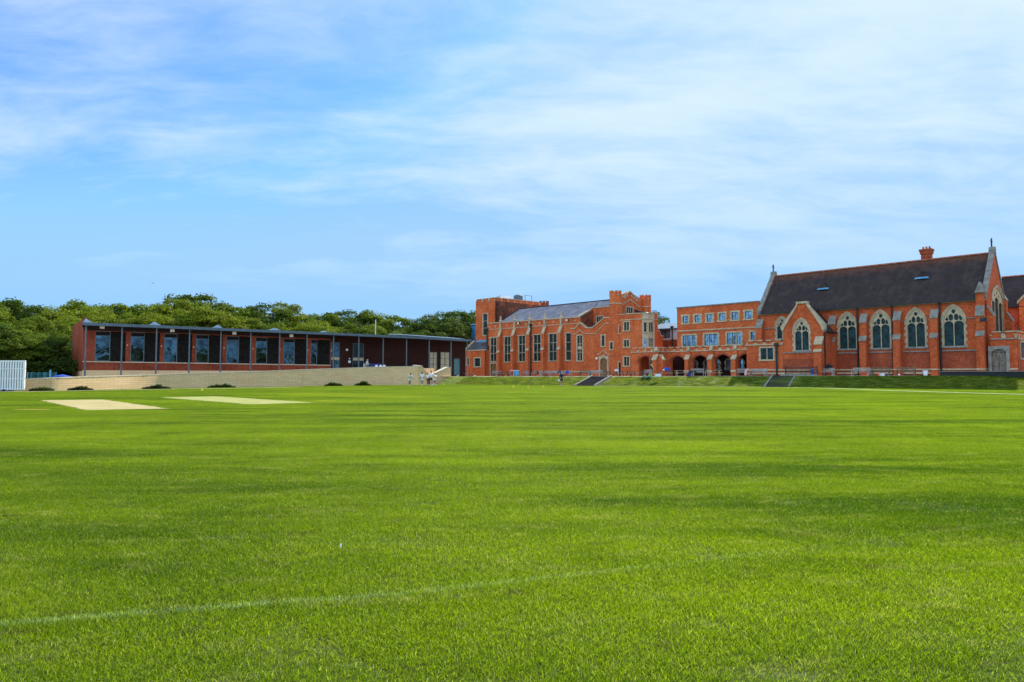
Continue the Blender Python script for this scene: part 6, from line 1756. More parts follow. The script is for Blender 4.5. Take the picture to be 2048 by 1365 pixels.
for i, (ul, ur, vb, vt, lb) in enumerate([(64, 103, 783.0, 774.5, 'dark low shrub at the foot of the wall just right of the sight screen'), (141, 181, 781.5, 772.5, 'dark low shrub against the wall below the left end of the pavilion'), (289, 337, 778.6, 769.5, 'dark low shrub against the wall above the pale pitches'), (419, 468, 776.0, 767.0, 'widest dark shrub against the middle of the sandstone wall'), (651, 684, 772.5, 763.5, 'dark mounded shrub on the wall below the glazed pavilion entrance'), (710, 741, 771.8, 761, 'tallest dark shrub on the wall, nearest to the players')]):
    c = ground((ul + ur) / 2, vb + 0.2); D = c[1]; L = (ur - ul) / F * D * 1.0; H = (vb - vt) / F * D * 0.9
    o = thing('shrub', (c[0], c[1] , 0), lb, 'shrub', 'shrubs along the sandstone wall', 0.35)
    me = shrub_mesh(60 + i, L, H, 1.0); f = bpy.data.objects.new('foliage', me); COL.objects.link(f); f.parent = o
    MB().tube((0, 0, -0.05), (0.05, 0, H * 0.5), 0.04, 0.02, 6).build('stem', M['bark'], o)

# ================================================================== FURNITURE
RZ = C.ang()
def pos(u, k, v=748):
    f = C.off(k); p = f.P(f.S(u, v), 0, 0); return (p[0], p[1], tz(p[0]))
def posD(u, D, v=750):
    x, y = at(u, D, v); return (x, y, tz(x))
def bench_proto(mat, L=1.8, name='bench'):
    r = thing(name, (0, 0, 0), 'x', 'bench')
    m = MB()
    for k in range(5): m.box(-L / 2, L / 2, -0.28 + k * 0.105, -0.195 + k * 0.105, 0.41, 0.435)
    m.build('seat', M[mat], r)
    m = MB().box(-L / 2, L / 2, 0.262, 0.30, 0.86, 0.94).box(-L / 2, L / 2, 0.262, 0.30, 0.50, 0.56)
    n = int(L / 0.11)
    for k in range(n): x = -L / 2 + 0.08 + (L - 0.16) * k / (n - 1); m.box(x - 0.022, x + 0.022, 0.27, 0.292, 0.561, 0.859)
    m.build('backrest', M[mat], r)
    for sx in (-1, 1):
        x = sx * (L / 2 - 0.03)
        MB().box(x - 0.035, x + 0.035, -0.30, -0.23, 0, 0.62).build('leg', M[mat], r)
        MB().box(x - 0.035, x + 0.035, 0.26, 0.33, 0, 0.90).build('leg', M[mat], r)
        MB().box(x - 0.04, x + 0.04, -0.34, 0.259, 0.622, 0.66).build('armrest', M[mat], r)
        MB().box(x - 0.028, x + 0.028, -0.229, 0.259, 0.33, 0.40).build('seat_rail', M[mat], r)
    return r
BG = bench_proto('greywood'); BBn = bench_proto('brownwood')
used_b = set()
def put_bench(proto, p, rz, sx, label, group='wooden benches on the terrace'):
    if proto.name not in used_b:
        used_b.add(proto.name); o = proto; o.location = p; o.rotation_euler = (0, 0, rz); o.scale = (sx, 1, 1); o['label'] = label
    else: o = copy_tree(proto, p, rz, (sx, 1, 1), label)
    o['group'] = group
    return o
def bench_uu(proto, u0, u1, k, label, drz=0.0):
    f = C.off(k); L = abs(f.S(u1, 748) - f.S(u0, 748)); put_bench(proto, pos((u0 + u1) / 2, k), RZ + drz, L / 1.8 * 0.98, label)
bench_uu(BG, 1634, 1667, 4.6, 'weathered grey bench beside the blue bin below the chapel bay')
bench_uu(BG, 1704, 1739, 4.0, 'silver grey bench with blue on its back, before the second large chapel window')
bench_uu(BBn, 1743, 1779, 3.8, 'brown slatted bench in front of the chapel, with an orange cone at its foot')
bench_uu(BBn, 1792, 1830, 3.6, 'brown slatted bench nearest to the white bucket')
bench_uu(BG, 1472, 1493.5, 6.0, 'grey bench with a pale pink towel over its arm')
bench_uu(BG, 1500, 1532, 5.4, 'long grey bench below the square vestry window')
o = put_bench(BG, posD(1397, 84), 0.18, 0.9, 'curved back grey bench facing the field before the second arcade arch')
def bench_D(proto, u0, u1, D, label, rz=RZ):
    (xa, _), (xb, _) = at(u0, D), at(u1, D); put_bench(proto, posD((u0 + u1) / 2, D), rz, abs(xb - xa) / 1.8 / max(0.35, abs(math.cos(rz))) * 0.98, label)
bench_D(BG, 982, 994, 124, 'pale grey bench by the low dark doorway at the left end of the hall')
bench_D(BG, 993.5, 1000.5, 122, 'short pale grey bench just right of the hall doorway bench')
bench_D(BG, 1044, 1055, 120, 'pale bench before the third hall buttress')
bench_D(BG, 1065, 1083, 119, 'pale grey bench carrying the seated person')
bench_D(BG, 1087, 1101, 118, 'grey bench right of the seated person')
bench_D(BG, 1104, 1121, 116, 'grey bench behind the man in navy holding a ball')
bench_D(BG, 1122, 1141, 114, 'grey bench with a blue bag on it')
bench_D(BBn, 1159, 1178, 110, 'brown bench standing left of the middle steps')
bench_D(BG, 1180, 1201, 108, 'pale grey bench at the head of the middle steps')
bench_D(BG, 1288, 1300, 100, 'grey bench inside the forward porch archway')

def table_proto(mt, ms, name='picnic_table'):
    r = thing(name, (0, 0, 0), 'x', 'picnic table')
    m = MB()
    for k in range(5): m.box(-0.9, 0.9, -0.37 + k * 0.15, -0.235 + k * 0.15, 0.71, 0.75)
    m.build('tabletop', M[mt], r)
    for s_ in (-1, 1):
        m = MB()
        for k in range(2): y = s_ * 0.72 - 0.14 + k * 0.15; m.box(-0.9, 0.9, y, y + 0.135, 0.42, 0.46)
        m.build('bench_seat', M[ms], r)
        x = s_ * 0.62
        f = MB().hexa([(x - .04, -0.66, 0), (x + .04, -0.66, 0), (x + .04, -0.56, 0), (x - .04, -0.56, 0), (x - .04, -0.30, .70), (x + .04, -0.30, .70), (x + .04, -0.20, .70), (x - .04, -0.20, .70)])
        f.hexa([(x - .04, 0.56, 0), (x + .04, 0.56, 0), (x + .04, 0.66, 0), (x - .04, 0.66, 0), (x - .04, 0.20, .70), (x + .04, 0.20, .70), (x + .04, 0.30, .70), (x - .04, 0.30, .70)])
        f.box(x + .041, x + .09, -0.84, 0.84, 0.33, 0.42)
        f.build('leg_frame', M[mt], r)
    return r
TD = table_proto('darkwood', 'palewood'); TP = table_proto('palewood', 'palewood')
def put_table(proto, u, D, rz, label, sx=1.0):
    p = posD(u, D)
    if proto.name not in used_b: used_b.add(proto.name); o = proto; o.location = p; o.rotation_euler = (0, 0, rz); o['label'] = label
    else: o = copy_tree(proto, p, rz, None, label)
    o.scale = (sx, 1, 1); o['group'] = 'picnic tables on the terrace'
put_table(TD, 932, 110, -0.5, 'black picnic table at the head of the left steps beside the low wing', 0.8)
put_table(TD, 1006, 121, -0.7, 'dark picnic table nearest to the hall doorway bench')
put_table(TD, 1018, 119, -0.7, 'dark picnic table between the hall doorway and the pale blue cabinet')
put_table(TD, 1224, 104, -0.75, 'dark picnic table just right of the arched oak door, with a white bag on it')
put_table(TD, 1250, 101, -0.75, 'dark picnic table below the three storey bay windows')
put_table(TD, 1274, 98, -0.7, 'dark picnic table behind the green mower')
put_table(TD, 1331, 90, -0.2, 'dark picnic table carrying blue bags beside the white box')
put_table(TP, 1363, 88, -0.1, 'pale topped picnic table between the blue bags and the curved bench')
put_table(TP, 1428, 86, -0.12, 'pale topped picnic table right of the curved back bench')

def single(name, mb, mat, p, label, cat, rz=0.0, group=None, scale=None):
    o = mb.build(name, M[mat]); o.location = p; o.rotation_euler = (0, 0, rz)
    if scale: o.scale = scale
    return tag(o, label, cat, group)
# cones
cone = lambda: MB().box(-.13, .13, -.13, .13, 0, 0.03).lathe((0, 0, 0.03), [(0.10, 0), (0.06, 0.14), (0.025, 0.27), (0.022, 0.28)], 12)
for u, v, lb in ((1026.6, 775.2, 'left yellow cone of the three on the grass below the hall'), (1056.4, 776, 'middle and nearest yellow cone of the three on the grass'), (1086, 775.2, 'right yellow cone of the three, nearest the man in navy'), (887, 770, 'yellow cone on the grass right of the players'), (835, 771, 'yellow cone at the foot of the wall between two players'), (403.5, 781.8, 'single yellow cone on the grass left of the widest shrub')):
    p = ground(u, v); single('training_cone', cone(), 'yellow', (p[0], p[1], 0.01), lb, 'cone', group='yellow training cones', scale=(.75, .75, .7))
for u, lb in ((1734, 'red cone under the silver grey bench'), (1757, 'red cone under the left brown bench')):
    p = pos(u, 5.2); single('traffic_cone', cone(), 'orange', p, lb, 'cone', group='red cones on the terrace', scale=(1.0, 1.0, 1.2))
p = pos(1851, 4.5); single('bucket', MB().lathe((0, 0, 0), [(0.17, 0), (0.25, 0.52), (0.27, 0.53), (0.27, 0.56)], 16), 'palewhite', p, 'tall white bucket standing on the terrace left of the black wall', 'bucket')
p = pos(1764, 4.8); single('box', MB().box(-.22, .22, -.15, .15, 0, .22).box(-.235, .235, -.165, .165, .222, .26), 'palewhite', p, 'small white box on the terrace under the left brown bench', 'box')
p = pos(1798, 5.0); single('ball', MB().lathe((0, 0, 0), [(0.02, 0), (0.09, 0.05), (0.11, 0.11), (0.09, 0.17), (0.02, 0.22)], 12), 'white', p, 'small white ball on the terrace edge in front of the brown benches', 'ball')
p = posD(1316, 82.6, 754); single('crate', MB().box(-.33, .33, -.2, .2, 0, .28).box(-.35, .35, -.22, .22, .282, .33), 'palewhite', p, 'white cool box on the edge of the bank beside the man with the mower', 'box')
# blue bin
p = pos(1627, 4.4); b = thing('blue_bin', p, 'blue plastic barrel beside the grey bench below the chapel bay', 'bin')
MB().lathe((0, 0, 0), [(0.24, 0), (0.29, 0.25), (0.29, 0.6), (0.25, 0.82)], 14).build('barrel', M['blue'], b); MB().lathe((0, 0, 0.822), [(0.27, 0), (0.27, 0.05), (0.18, 0.09)], 14).build('lid', M['blueclad'], b)
# railings before the bay
f7 = C.off(5.6); a0, a1 = f7.S(1571, 745), f7.S(1634, 745); p0_ = f7.P((a0 + a1) / 2, 0, 0); p = (p0_[0], p0_[1], tz(p0_[0])); Lr_ = a1 - a0
r = thing('iron_railing', p, 'black iron railing of thin upright bars in front of the chapel bay', 'railing', rz=RZ)
m = MB(); n = 26
for k in range(n): x = -Lr_ / 2 + Lr_ * k / (n - 1); m.box(x - 0.02, x + 0.02, -0.02, 0.02, 0.1, 1.12)
m.build('bars', M['iron'], r); MB().box(-Lr_ / 2, Lr_ / 2, -0.03, 0.03, 0.98, 1.03).box(-Lr_ / 2, Lr_ / 2, -0.03, 0.03, 0.16, 0.21).build('rails', M['iron'], r)
for sx in (-1, 1): MB().box(sx * Lr_ / 2 - .05, sx * Lr_ / 2 + .05, -.05, .05, 0, 1.22).build('post', M['iron'], r)
p = f7.off(0.9).P((a0 + a1) / 2 + 0.4, 0, 0); kb = MB().box(-Lr_ / 2 - .6, Lr_ / 2, -0.14, 0.14, 0, 0.18); single('stone_kerb', kb, 'stone_grey', (p[0], p[1], tz(p[0])), 'long pale stone kerb at the head of the right steps', 'kerb', RZ)
# black low wall at the right
f8 = C.off(7.6); a0, a1 = f8.S(1880, 748), f8.S(2160, 748); zt8 = f8.Z(1950, 743.8); q = f8.P(a0, 0, 1.2)
bw8 = thing('black_wall', q, 'long low black painted wall on the terrace edge before the chapel door', 'wall')
MB().fbox(f8, a0, a1, -0.25, 0, 0.6, zt8).build('wall', M['blackwall'], bw8, q); MB().fbox(f8, a0 - .03, a1, -0.28, 0.03, zt8 + .002, zt8 + 0.06).build('coping', M['stone_grey'], bw8, q)
# pale blue cabinet
p = posD(1033, 119); c_ = thing('cabinet', p, 'pale blue cabinet with white lid standing before the hall windows', 'cabinet', rz=-0.1)
MB().box(-.45, .45, -.3, .3, 0.05, 0.98).build('body', M['lead'], c_); MB().box(-1.1, .5, -.35, .35, 0.982, 1.05).build('lid', M['palewhite'], c_)
for sx in (-1.05, -0.5): MB().box(sx - .03, sx + .03, -.3, -.24, 0, .98).build('leg', M['palewhite'], c_)
# bags
def bag(u, k_or_D, z, mat, lb, s=(0.5, 0.3, 0.35), useD=False):
    p = posD(u, k_or_D) if useD else pos(u, k_or_D)
    m = MB().hexa([(-.5, -.5, 0), (.5, -.5, 0), (.5, .5, 0), (-.5, .5, 0), (-.54, -.42, .45), (.5, -.5, .5), (.52, .42, .5), (-.5, .5, .42)]).hexa([(-.54, -.42, .452), (.5, -.5, .502), (.52, .42, .502), (-.5, .5, .422), (-.28, -.16, .92), (.30, -.2, .80), (.26, .18, .84), (-.3, .14, .95)]).tube((-.2, 0, .9), (0, 0, 1.12), .03, n=5).tube((0, 0, 1.12), (.2, 0, .85), .03, n=5)
    return single('bag', m, mat, (p[0], p[1], p[2] + z), lb, 'bag', 0.4, 'bags left on the benches and tables', scale=s)
bag(1334, 90, 0.755, 'blue', 'bright blue bag on the dark picnic table beside the arcade', (0.75, 0.45, 0.45), True)
bag(1329.5, 90, 0.755, 'palewhite', 'white bag beside the bright blue bag on the picnic table', (0.4, 0.3, 0.22), True)
bag(1233, 104, 0.755, 'palewhite', 'white bag on the picnic table right of the oak door', (0.5, 0.35, 0.35), True)
bag(1135, 114, 0.44, 'blue', 'blue bag on the grey bench by the hall wall', (0.6, 0.4, 0.5), True)
bag(1379, 86, 0.0, 'navy', 'navy bag on the paving left of the curved back bench', (0.6, 0.5, 0.55), True)
bag(1658, 4.2, 0.90, 'cloth_black', 'black bag behind the grey bench right of the blue bin', (0.9, 0.3, 0.55))
bag(1386, 84, 0.44, 'cloth_black', 'dark bag on the seat of the curved back bench', (0.8, 0.4, 0.3), True)
bag(1120, 115.5, 0.44, 'navy', 'dark navy bag on the bench behind the man in navy', (0.6, 0.4, 0.55), True)
p = pos(1491.5, 6.2); single('towel', MB().add([(0, -.34, .68), (.32, -.34, .68), (.32, .30, .96), (0, .30, .96), (0, -.36, .10), (.30, -.38, .10), (.32, -.32, .68), (0, -.32, .68), (.32, .32, .94), (0, .32, .94), (0.02, -.33, .10), (.28, -.35, .10)], [(0, 1, 2, 3), (4, 5, 1, 0), (6, 7, 9, 8), (7, 6, 11, 10), (3, 2, 8, 9), (4, 10, 11, 5)]), 'cloth_pink', (p[0], p[1], p[2]), 'pale pink towel draped over the end of a grey bench', 'towel', RZ)
# things on the pavilion terrace
pq = lambda u, k: (lambda q: (q[0], q[1], 1.15))(PV.off(k).P(PV.off(k).S(u, 735), 0, 0))
def onpav(u, vtop, k): f = PV.off(k); a, z = f.hit(u, vtop); q = f.P(a, 0, 0); return q[0], q[1], z
RP = PV.ang()
x_, y_, z_ = onpav(734, 728, 0.6); s_ = thing('sign_board', (x_, y_, 1.15), 'white framed notice board standing left of the blue crates', 'sign', rz=RP)
H_ = z_ - 1.15
MB().box(-.5, -.43, -.03, .03, 0, H_).box(.43, .5, -.03, .03, 0, H_).box(-.43, .43, -.03, .03, H_ - .07, H_).box(-.43, .43, -.03, .03, H_ - 1.02, H_ - .95).build('frame', M['lamp'], s_); MB().box(-.43, .43, -.01, .01, H_ - .95, H_ - .07).build('panel', M['stone_grey'], s_)
x_, y_, z_ = onpav(749, 728.5, 0.9); H_ = z_ - 1.15
s_ = thing('blue_crate_stack', (x_, y_, 1.15), 'wide dark blue crates stacked on the pavilion terrace', 'crates', rz=RP)
MB().box(-.75, .75, -.4, .4, 0, H_ - .06).build('crate', M['navy'], s_); MB().box(-.78, .78, -.43, .43, H_ - .058, H_).build('lid', M['blue'], s_)
for u, lb in ((753, 'left white drinks urn on the pavilion terrace, before the blue crates'), (761.5, 'middle white drinks urn with blue base beside the blue crates'), (768.5, 'right white drinks urn with blue base beside a grey post')):
    x_, y_, z_ = onpav(u, 730, 1.3); H_ = z_ - 1.15
    s_ = thing('drinks_urn', (x_, y_, 1.15), lb, 'urn', 'drinks urns on the pavilion terrace')
    MB().lathe((0, 0, 0), [(0.30, 0), (0.30, H_ - .62)], 14).build('stand', M['navy'], s_); MB().lathe((0, 0, H_ - .618), [(0.26, 0), (0.26, 0.42), (0.16, 0.5), (0.16, 0.6)], 14).build('tank', M['palewhite'], s_)
x_, y_, z_ = onpav(830, 731, 1.2); single('box', MB().box(-.28, .28, -.2, .2, 0, z_ - 1.5).box(-.3, .3, -.22, .22, z_ - 1.498, z_ - 1.4), 'palewhite', (x_, y_, 1.45), 'white box on the terrace wall above the players', 'box', RP)
# brown hurdle rail beside the players
pa_, pb_ = ground(813.5, 770.3), ground(841, 770.0); fH = frame2(pa_, pb_); Lh = math.dist(pa_, pb_); h_ = fH.Z(826, 755.3)
s_ = thing('barrier_rail', (pa_[0], pa_[1], 0), 'thin brown barrier rail standing against the sandstone wall by the players', 'rail', rz=fH.ang())
MB().box(0, Lh, -.05, .05, h_ - .12, h_).build('top_rail', M['brownwood'], s_)
for x_ in (0.05, Lh - .12): MB().box(x_, x_ + .07, -.04, .04, 0, h_ - .122).build('post', M['brownwood'], s_)
MB().box(Lh - .5, Lh - .13, -.05, .3, 0, h_ - 0.2).build('block', M['sandcap'], s_)
# parasol on the roof terrace
pp = Gf.P(GL * 0.55, 3.0, 0); zP = Frame((pp[0], pp[1]), (1, 0)).Z(1285, 624.5)
s_ = thing('parasol', (pp[0], pp[1], zq - 0.4), 'white parasol open on the flat roof beside the turreted gable', 'parasol')
MB().tube((0, 0, 0), (0, 0, zP - zq + .35), 0.03).build('pole', M['iron'], s_)
MB().add([(0, 0, zP - zq + .4)] + [(1.25 * math.cos(k * math.pi / 4), 1.25 * math.sin(k * math.pi / 4), zP - zq - 0.05) for k in range(8)] + [(0, 0, zP - zq + .33)], [(0, 1 + k, 1 + (k + 1) % 8) for k in range(8)] + [(9, 1 + (k + 1) % 8, 1 + k) for k in range(8)]).build('canopy', M['white'], s_)

# sight screen
s_ = thing('sight_screen', (*at(0, 54.6), 0), 'tall white slatted cricket sight screen on a low wheeled base at the left edge', 'screen')
ws, wsx = (-62, 50.5)
xa, xb = at(-70, 54.6)[0] - at(0, 54.6)[0], at(50.5, 54.6)[0] - at(0, 54.6)[0]
ztp = CAMH + ray(20, 721.2)[2] / ray(20, 721.2)[1] * 54.6; zbt = 0.16
m = MB(); x_ = xb - 0.19
while x_ > xa: m.box(x_, x_ + 0.135, -0.03, 0.0, zbt, ztp); x_ -= 0.206
m.build('slats', M['white'], s_)
m = MB()
for z_ in (ztp - 0.12, zbt + (ztp - zbt) * 0.70, zbt + (ztp - zbt) * 0.36, zbt + 0.02): m.box(xa, xb, 0.002, 0.05, z_, z_ + 0.08)
m.box(xb - .05, xb, -.035, .055, zbt, ztp); m.build('frame', M['white'], s_)
MB().box(xa, xb, .10, .12, zbt, ztp - .02).build('backing', M['stone_grey'], s_)
MB().box(xa, xb - 0.9, -0.5, 0.5, 0.06, 0.14).build('base', M['post'], s_)
for x_ in (xb - 1.3, xb - 3.4): MB().tube((x_, -0.55, 0.11), (x_, -0.45, 0.11), 0.11, n=12).build('wheel', M['iron'], s_)
# green mesh fence and blue cover
DF = 76.0; xg = lambda u, D=DF: at(u, D)[0]
s_ = thing('mesh_fence', (xg(80), DF, 0.6), 'green steel mesh fence in the dark gap between sight screen and pavilion', 'fence')
zf_ = CAMH + ray(90, 742)[2] / ray(90, 742)[1] * DF - 0.6
for u in (55.5, 64, 78, 88.5, 92.5, 101, 112.5): MB().tube((xg(u) - xg(80), 0, 0), (xg(u) - xg(80), 0, zf_ + (0.1 if u == 101 else -.15)), 0.05 if u != 101 else 0.1, n=8).build('post', M['lead'] if u in (55.5, 101) else M['mesh_green'], s_)
m = MB(); xa, xb = xg(55.5) - xg(80), xg(112.5) - xg(80)
k = xa
while k < xb: m.box(k - .012, k + .012, -.01, .01, 0.05, zf_ - .2); k += 0.16
for z_ in (0.1, 0.45, 0.8, zf_ - .24): m.box(xa, xb, -.025, -.011, z_, z_ + .03)
m.build('mesh_panel', M['mesh_green'], s_)
x_, y_ = at(124, 74); zc_ = CAMH + ray(124, 749)[2] / ray(124, 749)[1] * 74
s_ = thing('blue_tent', (x_, y_, 0.7), 'low blue pyramid tent top showing above the sandstone wall left of the pavilion', 'tent')
MB().add([(-.75, -.7, .45), (.75, -.7, .45), (.75, .7, .45), (-.75, .7, .45), (0, 0, zc_ - .7)], [(0, 1, 4), (1, 2, 4), (2, 3, 4), (3, 0, 4), (3, 2, 1, 0)]).build('canopy', M['blue'], s_)
for sx in (-.7, .7):
    for sy in (-.65, .65): MB().tube((sx, sy, 0), (sx, sy, .45), 0.03).build('pole', M['iron'], s_)
# small white tag in the grass
x_, y_ = ground(681, 1103); single('tag', MB().box(-.006, .006, -.003, .003, 0, .022).box(-.005, .007, -.0029, .0029, .0222, .027), 'white', (x_, y_, 0.03), 'tiny white tag sticking up in the foreground grass', 'tag', 0.1)
# bird
r = ray(305, 567); D = 70.0
s_ = thing('bird', (r[0] / r[1] * D, D, CAMH + r[2] / r[1] * D), 'small bird gliding in the sky above the wood on the left', 'bird', rz=0.2)
MB().add([(-.09, -.03, .0), (0, -.05, .03), (.12, 0, .0), (0, .05, .03), (0, 0, -.035), (.2, -.03, 0), (.2, .03, 0)], [(0, 1, 3), (1, 2, 3), (0, 4, 1), (1, 4, 2), (2, 4, 3), (3, 4, 0), (2, 5, 6)]).build('body', M['frame'], s_)
MB().add([(-.02, -.02, .02), (.09, -.02, .02), (.03, -.22, .06), (-.05, -.20, .06), (.10, -.42, -.02)], [(0, 1, 2, 3), (3, 2, 4)]).build('wing', M['frame'], s_)
MB().add([(-.02, .02, .02), (.09, .02, .02), (.03, .22, .06), (-.05, .20, .06), (.10, .42, -.02)], [(3, 2, 1, 0), (4, 2, 3)]).build('wing', M['frame'], s_)
s_.rotation_euler = (0, 0.15, 1.35)
s_.scale = (0.85, 0.85, 0.85)

# ================================================================== PEOPLE
import bmesh
def skin(name, pts, edges, mat, parent, root=0, sub=1):
    bm = bmesh.new(); ly = bm.verts.layers.skin.verify(); vs = []
    for i, (p, r) in enumerate(pts):
        v = bm.verts.new(p); v[ly].radius = (r, r) if not isinstance(r, tuple) else r; v[ly].use_root = (i == root); vs.append(v)
    for a, b in edges: bm.edges.new((vs[a], vs[b]))
    me = bpy.data.meshes.new(name); bm.to_mesh(me); bm.free(); me.materials.append(M[mat])
    o = bpy.data.objects.new(name, me); COL.objects.link(o)
    md = o.modifiers.new('skin', 'SKIN'); md.use_smooth_shade = True
    o.modifiers.new('sub', 'SUBSURF').levels = sub; o.modifiers['sub'].render_levels = sub
    if parent: o.parent = parent
    return o
def person(loc, rz, label, skinc, shirt, shorts, hair, lean=0, legs=((5, 5), (-5, 5)), arms=((5, 15, 8), (5, 15, 8)), h=1.65, shoes='cloth_white', cap=None, longtrousers=False, seat=None, longsleeve=False, ponytail=False, socks=True):
    sc = h / 1.75
    r = thing('person', loc, label, 'person', None, rz); r.scale = (sc, sc, sc)
    def leg(sx, a, k):
        a = R(a); k = R(k)
        hip = Vector((sx * 0.095, 0, 0)); kn = hip + Vector((0, -math.sin(a), -math.cos(a))) * 0.43
        an = kn + Vector((0, -math.sin(a - k), -math.cos(a - k))) * 0.42
        return hip, kn, an
    L = [leg(-1, *legs[0]), leg(1, *legs[1])]
    lowest = min(l[2].z for l in L); pz = 0.085 - lowest
    if seat: pz = seat / sc
    ln = R(lean)
    def up(x, y, z): return Vector((x, y * math.cos(ln) - z * math.sin(ln), z * math.cos(ln) + y * math.sin(ln) + pz))
    pts = []; ed = []
    def ap(p, rr, par=None):
        pts.append((tuple(p), rr)); i = len(pts) - 1
        if par is not None: ed.append((par, i))
        return i
    pel = ap(up(0, 0, 0), (0.145, 0.10)); wa = ap(up(0, 0, 0.2), (0.12, 0.088), pel); ch = ap(up(0, 0, 0.40), (0.15, 0.105), wa); nb = ap(up(0, 0, 0.54), (0.075, 0.07), ch)
    nk = ap(up(0, -0.01, 0.60), 0.052, nb); jaw = ap(up(0, -0.03, 0.66), (0.06, 0.07), nk); hd = ap(up(0, -0.015, 0.745), (0.078, 0.095), jaw); tp = ap(up(0, 0.0, 0.815), (0.055, 0.065), hd)
    ns = ap(up(0, -0.115, 0.71), 0.012, jaw)
    for sx in (-1, 1): ap(up(sx * 0.085, 0.0, 0.72), 0.014, hd)
    shirtp = [(up(0, 0, -0.03), (0.165, 0.118)), (up(0, 0, 0.2), (0.145, 0.108)), (up(0, 0, 0.40), (0.170, 0.125)), (up(0, 0, 0.52), (0.10, 0.09))]
    shirte = [(0, 1), (1, 2), (2, 3)]
    for i, sx in enumerate((-1, 1)):
        hip, kn, an = L[i]; o = Vector((0, 0, pz))
        h1 = ap(hip + o, 0.085, pel); k1_ = ap(kn + o, 0.055, h1); c1 = ap((kn * 0.65 + an * 0.35) + o, 0.052, k1_); a1_ = ap(an + o, 0.036, c1); ap(an + o + Vector((0, -0.13, -0.05)), (0.035, 0.028), a1_)
        sa, el, ab = (R(q) for q in arms[i])
        sh = up(sx * 0.19, 0, 0.46)
        eb = sh + Vector((sx * math.sin(ab), -math.sin(sa) * math.cos(ab), -math.cos(sa) * math.cos(ab))) * 0.29
        fd = Vector((sx * math.sin(ab) * 0.3, -math.sin(sa + el), -math.cos(sa + el))).normalized(); wr = eb + fd * 0.25
        s1 = ap(sh, 0.052, ch); e1 = ap(eb, 0.038, s1); w1 = ap(wr, 0.026, e1); pm = ap(wr + fd * 0.07, (0.036, 0.018), w1)
        side = fd.cross(Vector((1, 0, 0))).normalized()
        for q, ln_ in enumerate((0.062, 0.072, 0.067, 0.052)):
            off = side * (q - 1.5) * 0.019; f1 = ap(wr + fd * 0.115 + off, 0.0095, pm); ap(wr + fd * (0.115 + ln_ * 0.9) + off + Vector((-sx * 0.02, 0, 0)), 0.008, f1)
        t1 = ap(wr + fd * 0.055 + side * -0.042, 0.011, pm); ap(wr + fd * 0.10 + side * -0.056, 0.009, t1)
        b = len(shirtp); shirtp += [(sh, 0.072), (sh.lerp(eb, 0.75 if not longsleeve else 1.0), 0.062 if not longsleeve else 0.05)]; shirte += [(2, b), (b, b + 1)]
        if longsleeve: shirtp.append((eb.lerp(wr, 0.9), 0.04)); shirte.append((b + 1, b + 2))
    skin('body', pts, ed, skinc, r)
    skin('shirt', shirtp, shirte, shirt, r)
    sp_ = [(up(0, 0, 0.02), (0.168, 0.122)), (Vector((0, 0, pz - 0.06)), (0.16, 0.12))]; se = [(0, 1)]
    for i in range(2):
        hip, kn, an = L[i]; o = Vector((0, 0, pz)); b = len(sp_)
        sp_ += [(hip + o, 0.103), (hip.lerp(kn, 0.72 if not longtrousers else 1) + o, 0.088 if not longtrousers else 0.07)]; se += [(1, b), (b, b + 1)]
        if longtrousers: sp_.append((kn.lerp(an, 0.95) + o, 0.055)); se.append((b + 1, b + 2))
    skin('shorts' if not longtrousers else 'trousers', sp_, se, shorts, r)
    for i in range(2):
        an = L[i][2] + Vector((0, 0, pz)); kn = L[i][1] + Vector((0, 0, pz))
        if socks and not longtrousers: skin('sock', [(tuple(kn.lerp(an, 0.75)), 0.044), (tuple(an), 0.042)], [(0, 1)], 'cloth_white', r)
        skin('shoe', [(tuple(an + Vector((0, 0.03, -0.035))), (0.045, 0.045)), (tuple(an + Vector((0, -0.17, -0.045))), (0.042, 0.035))], [(0, 1)], shoes, r)
    hc = up(0, 0.018, 0.765)
    skin('hair', [(tuple(hc), (0.092, 0.098)), (tuple(up(0, 0.01, 0.83)), (0.066, 0.072))] + ([(tuple(up(0, 0.12, 0.76)), 0.03), (tuple(up(0, 0.15, 0.60)), 0.022)] if ponytail else []), [(0, 1)] + ([(0, 2), (2, 3)] if ponytail else []), hair, r)
    if cap:
        skin('cap', [(tuple(up(0, 0.0, 0.80)), (0.10, 0.105)), (tuple(up(0, 0, 0.855)), (0.06, 0.065)), (tuple(up(0, -0.17, 0.79)), (0.05, 0.012))], [(0, 1), (0, 2)], cap, r)
    return r
def gp_(u, v): x, y = ground(u, v); return (x, y, 0.0)
GP6 = 'players in white kit by the sandstone wall'
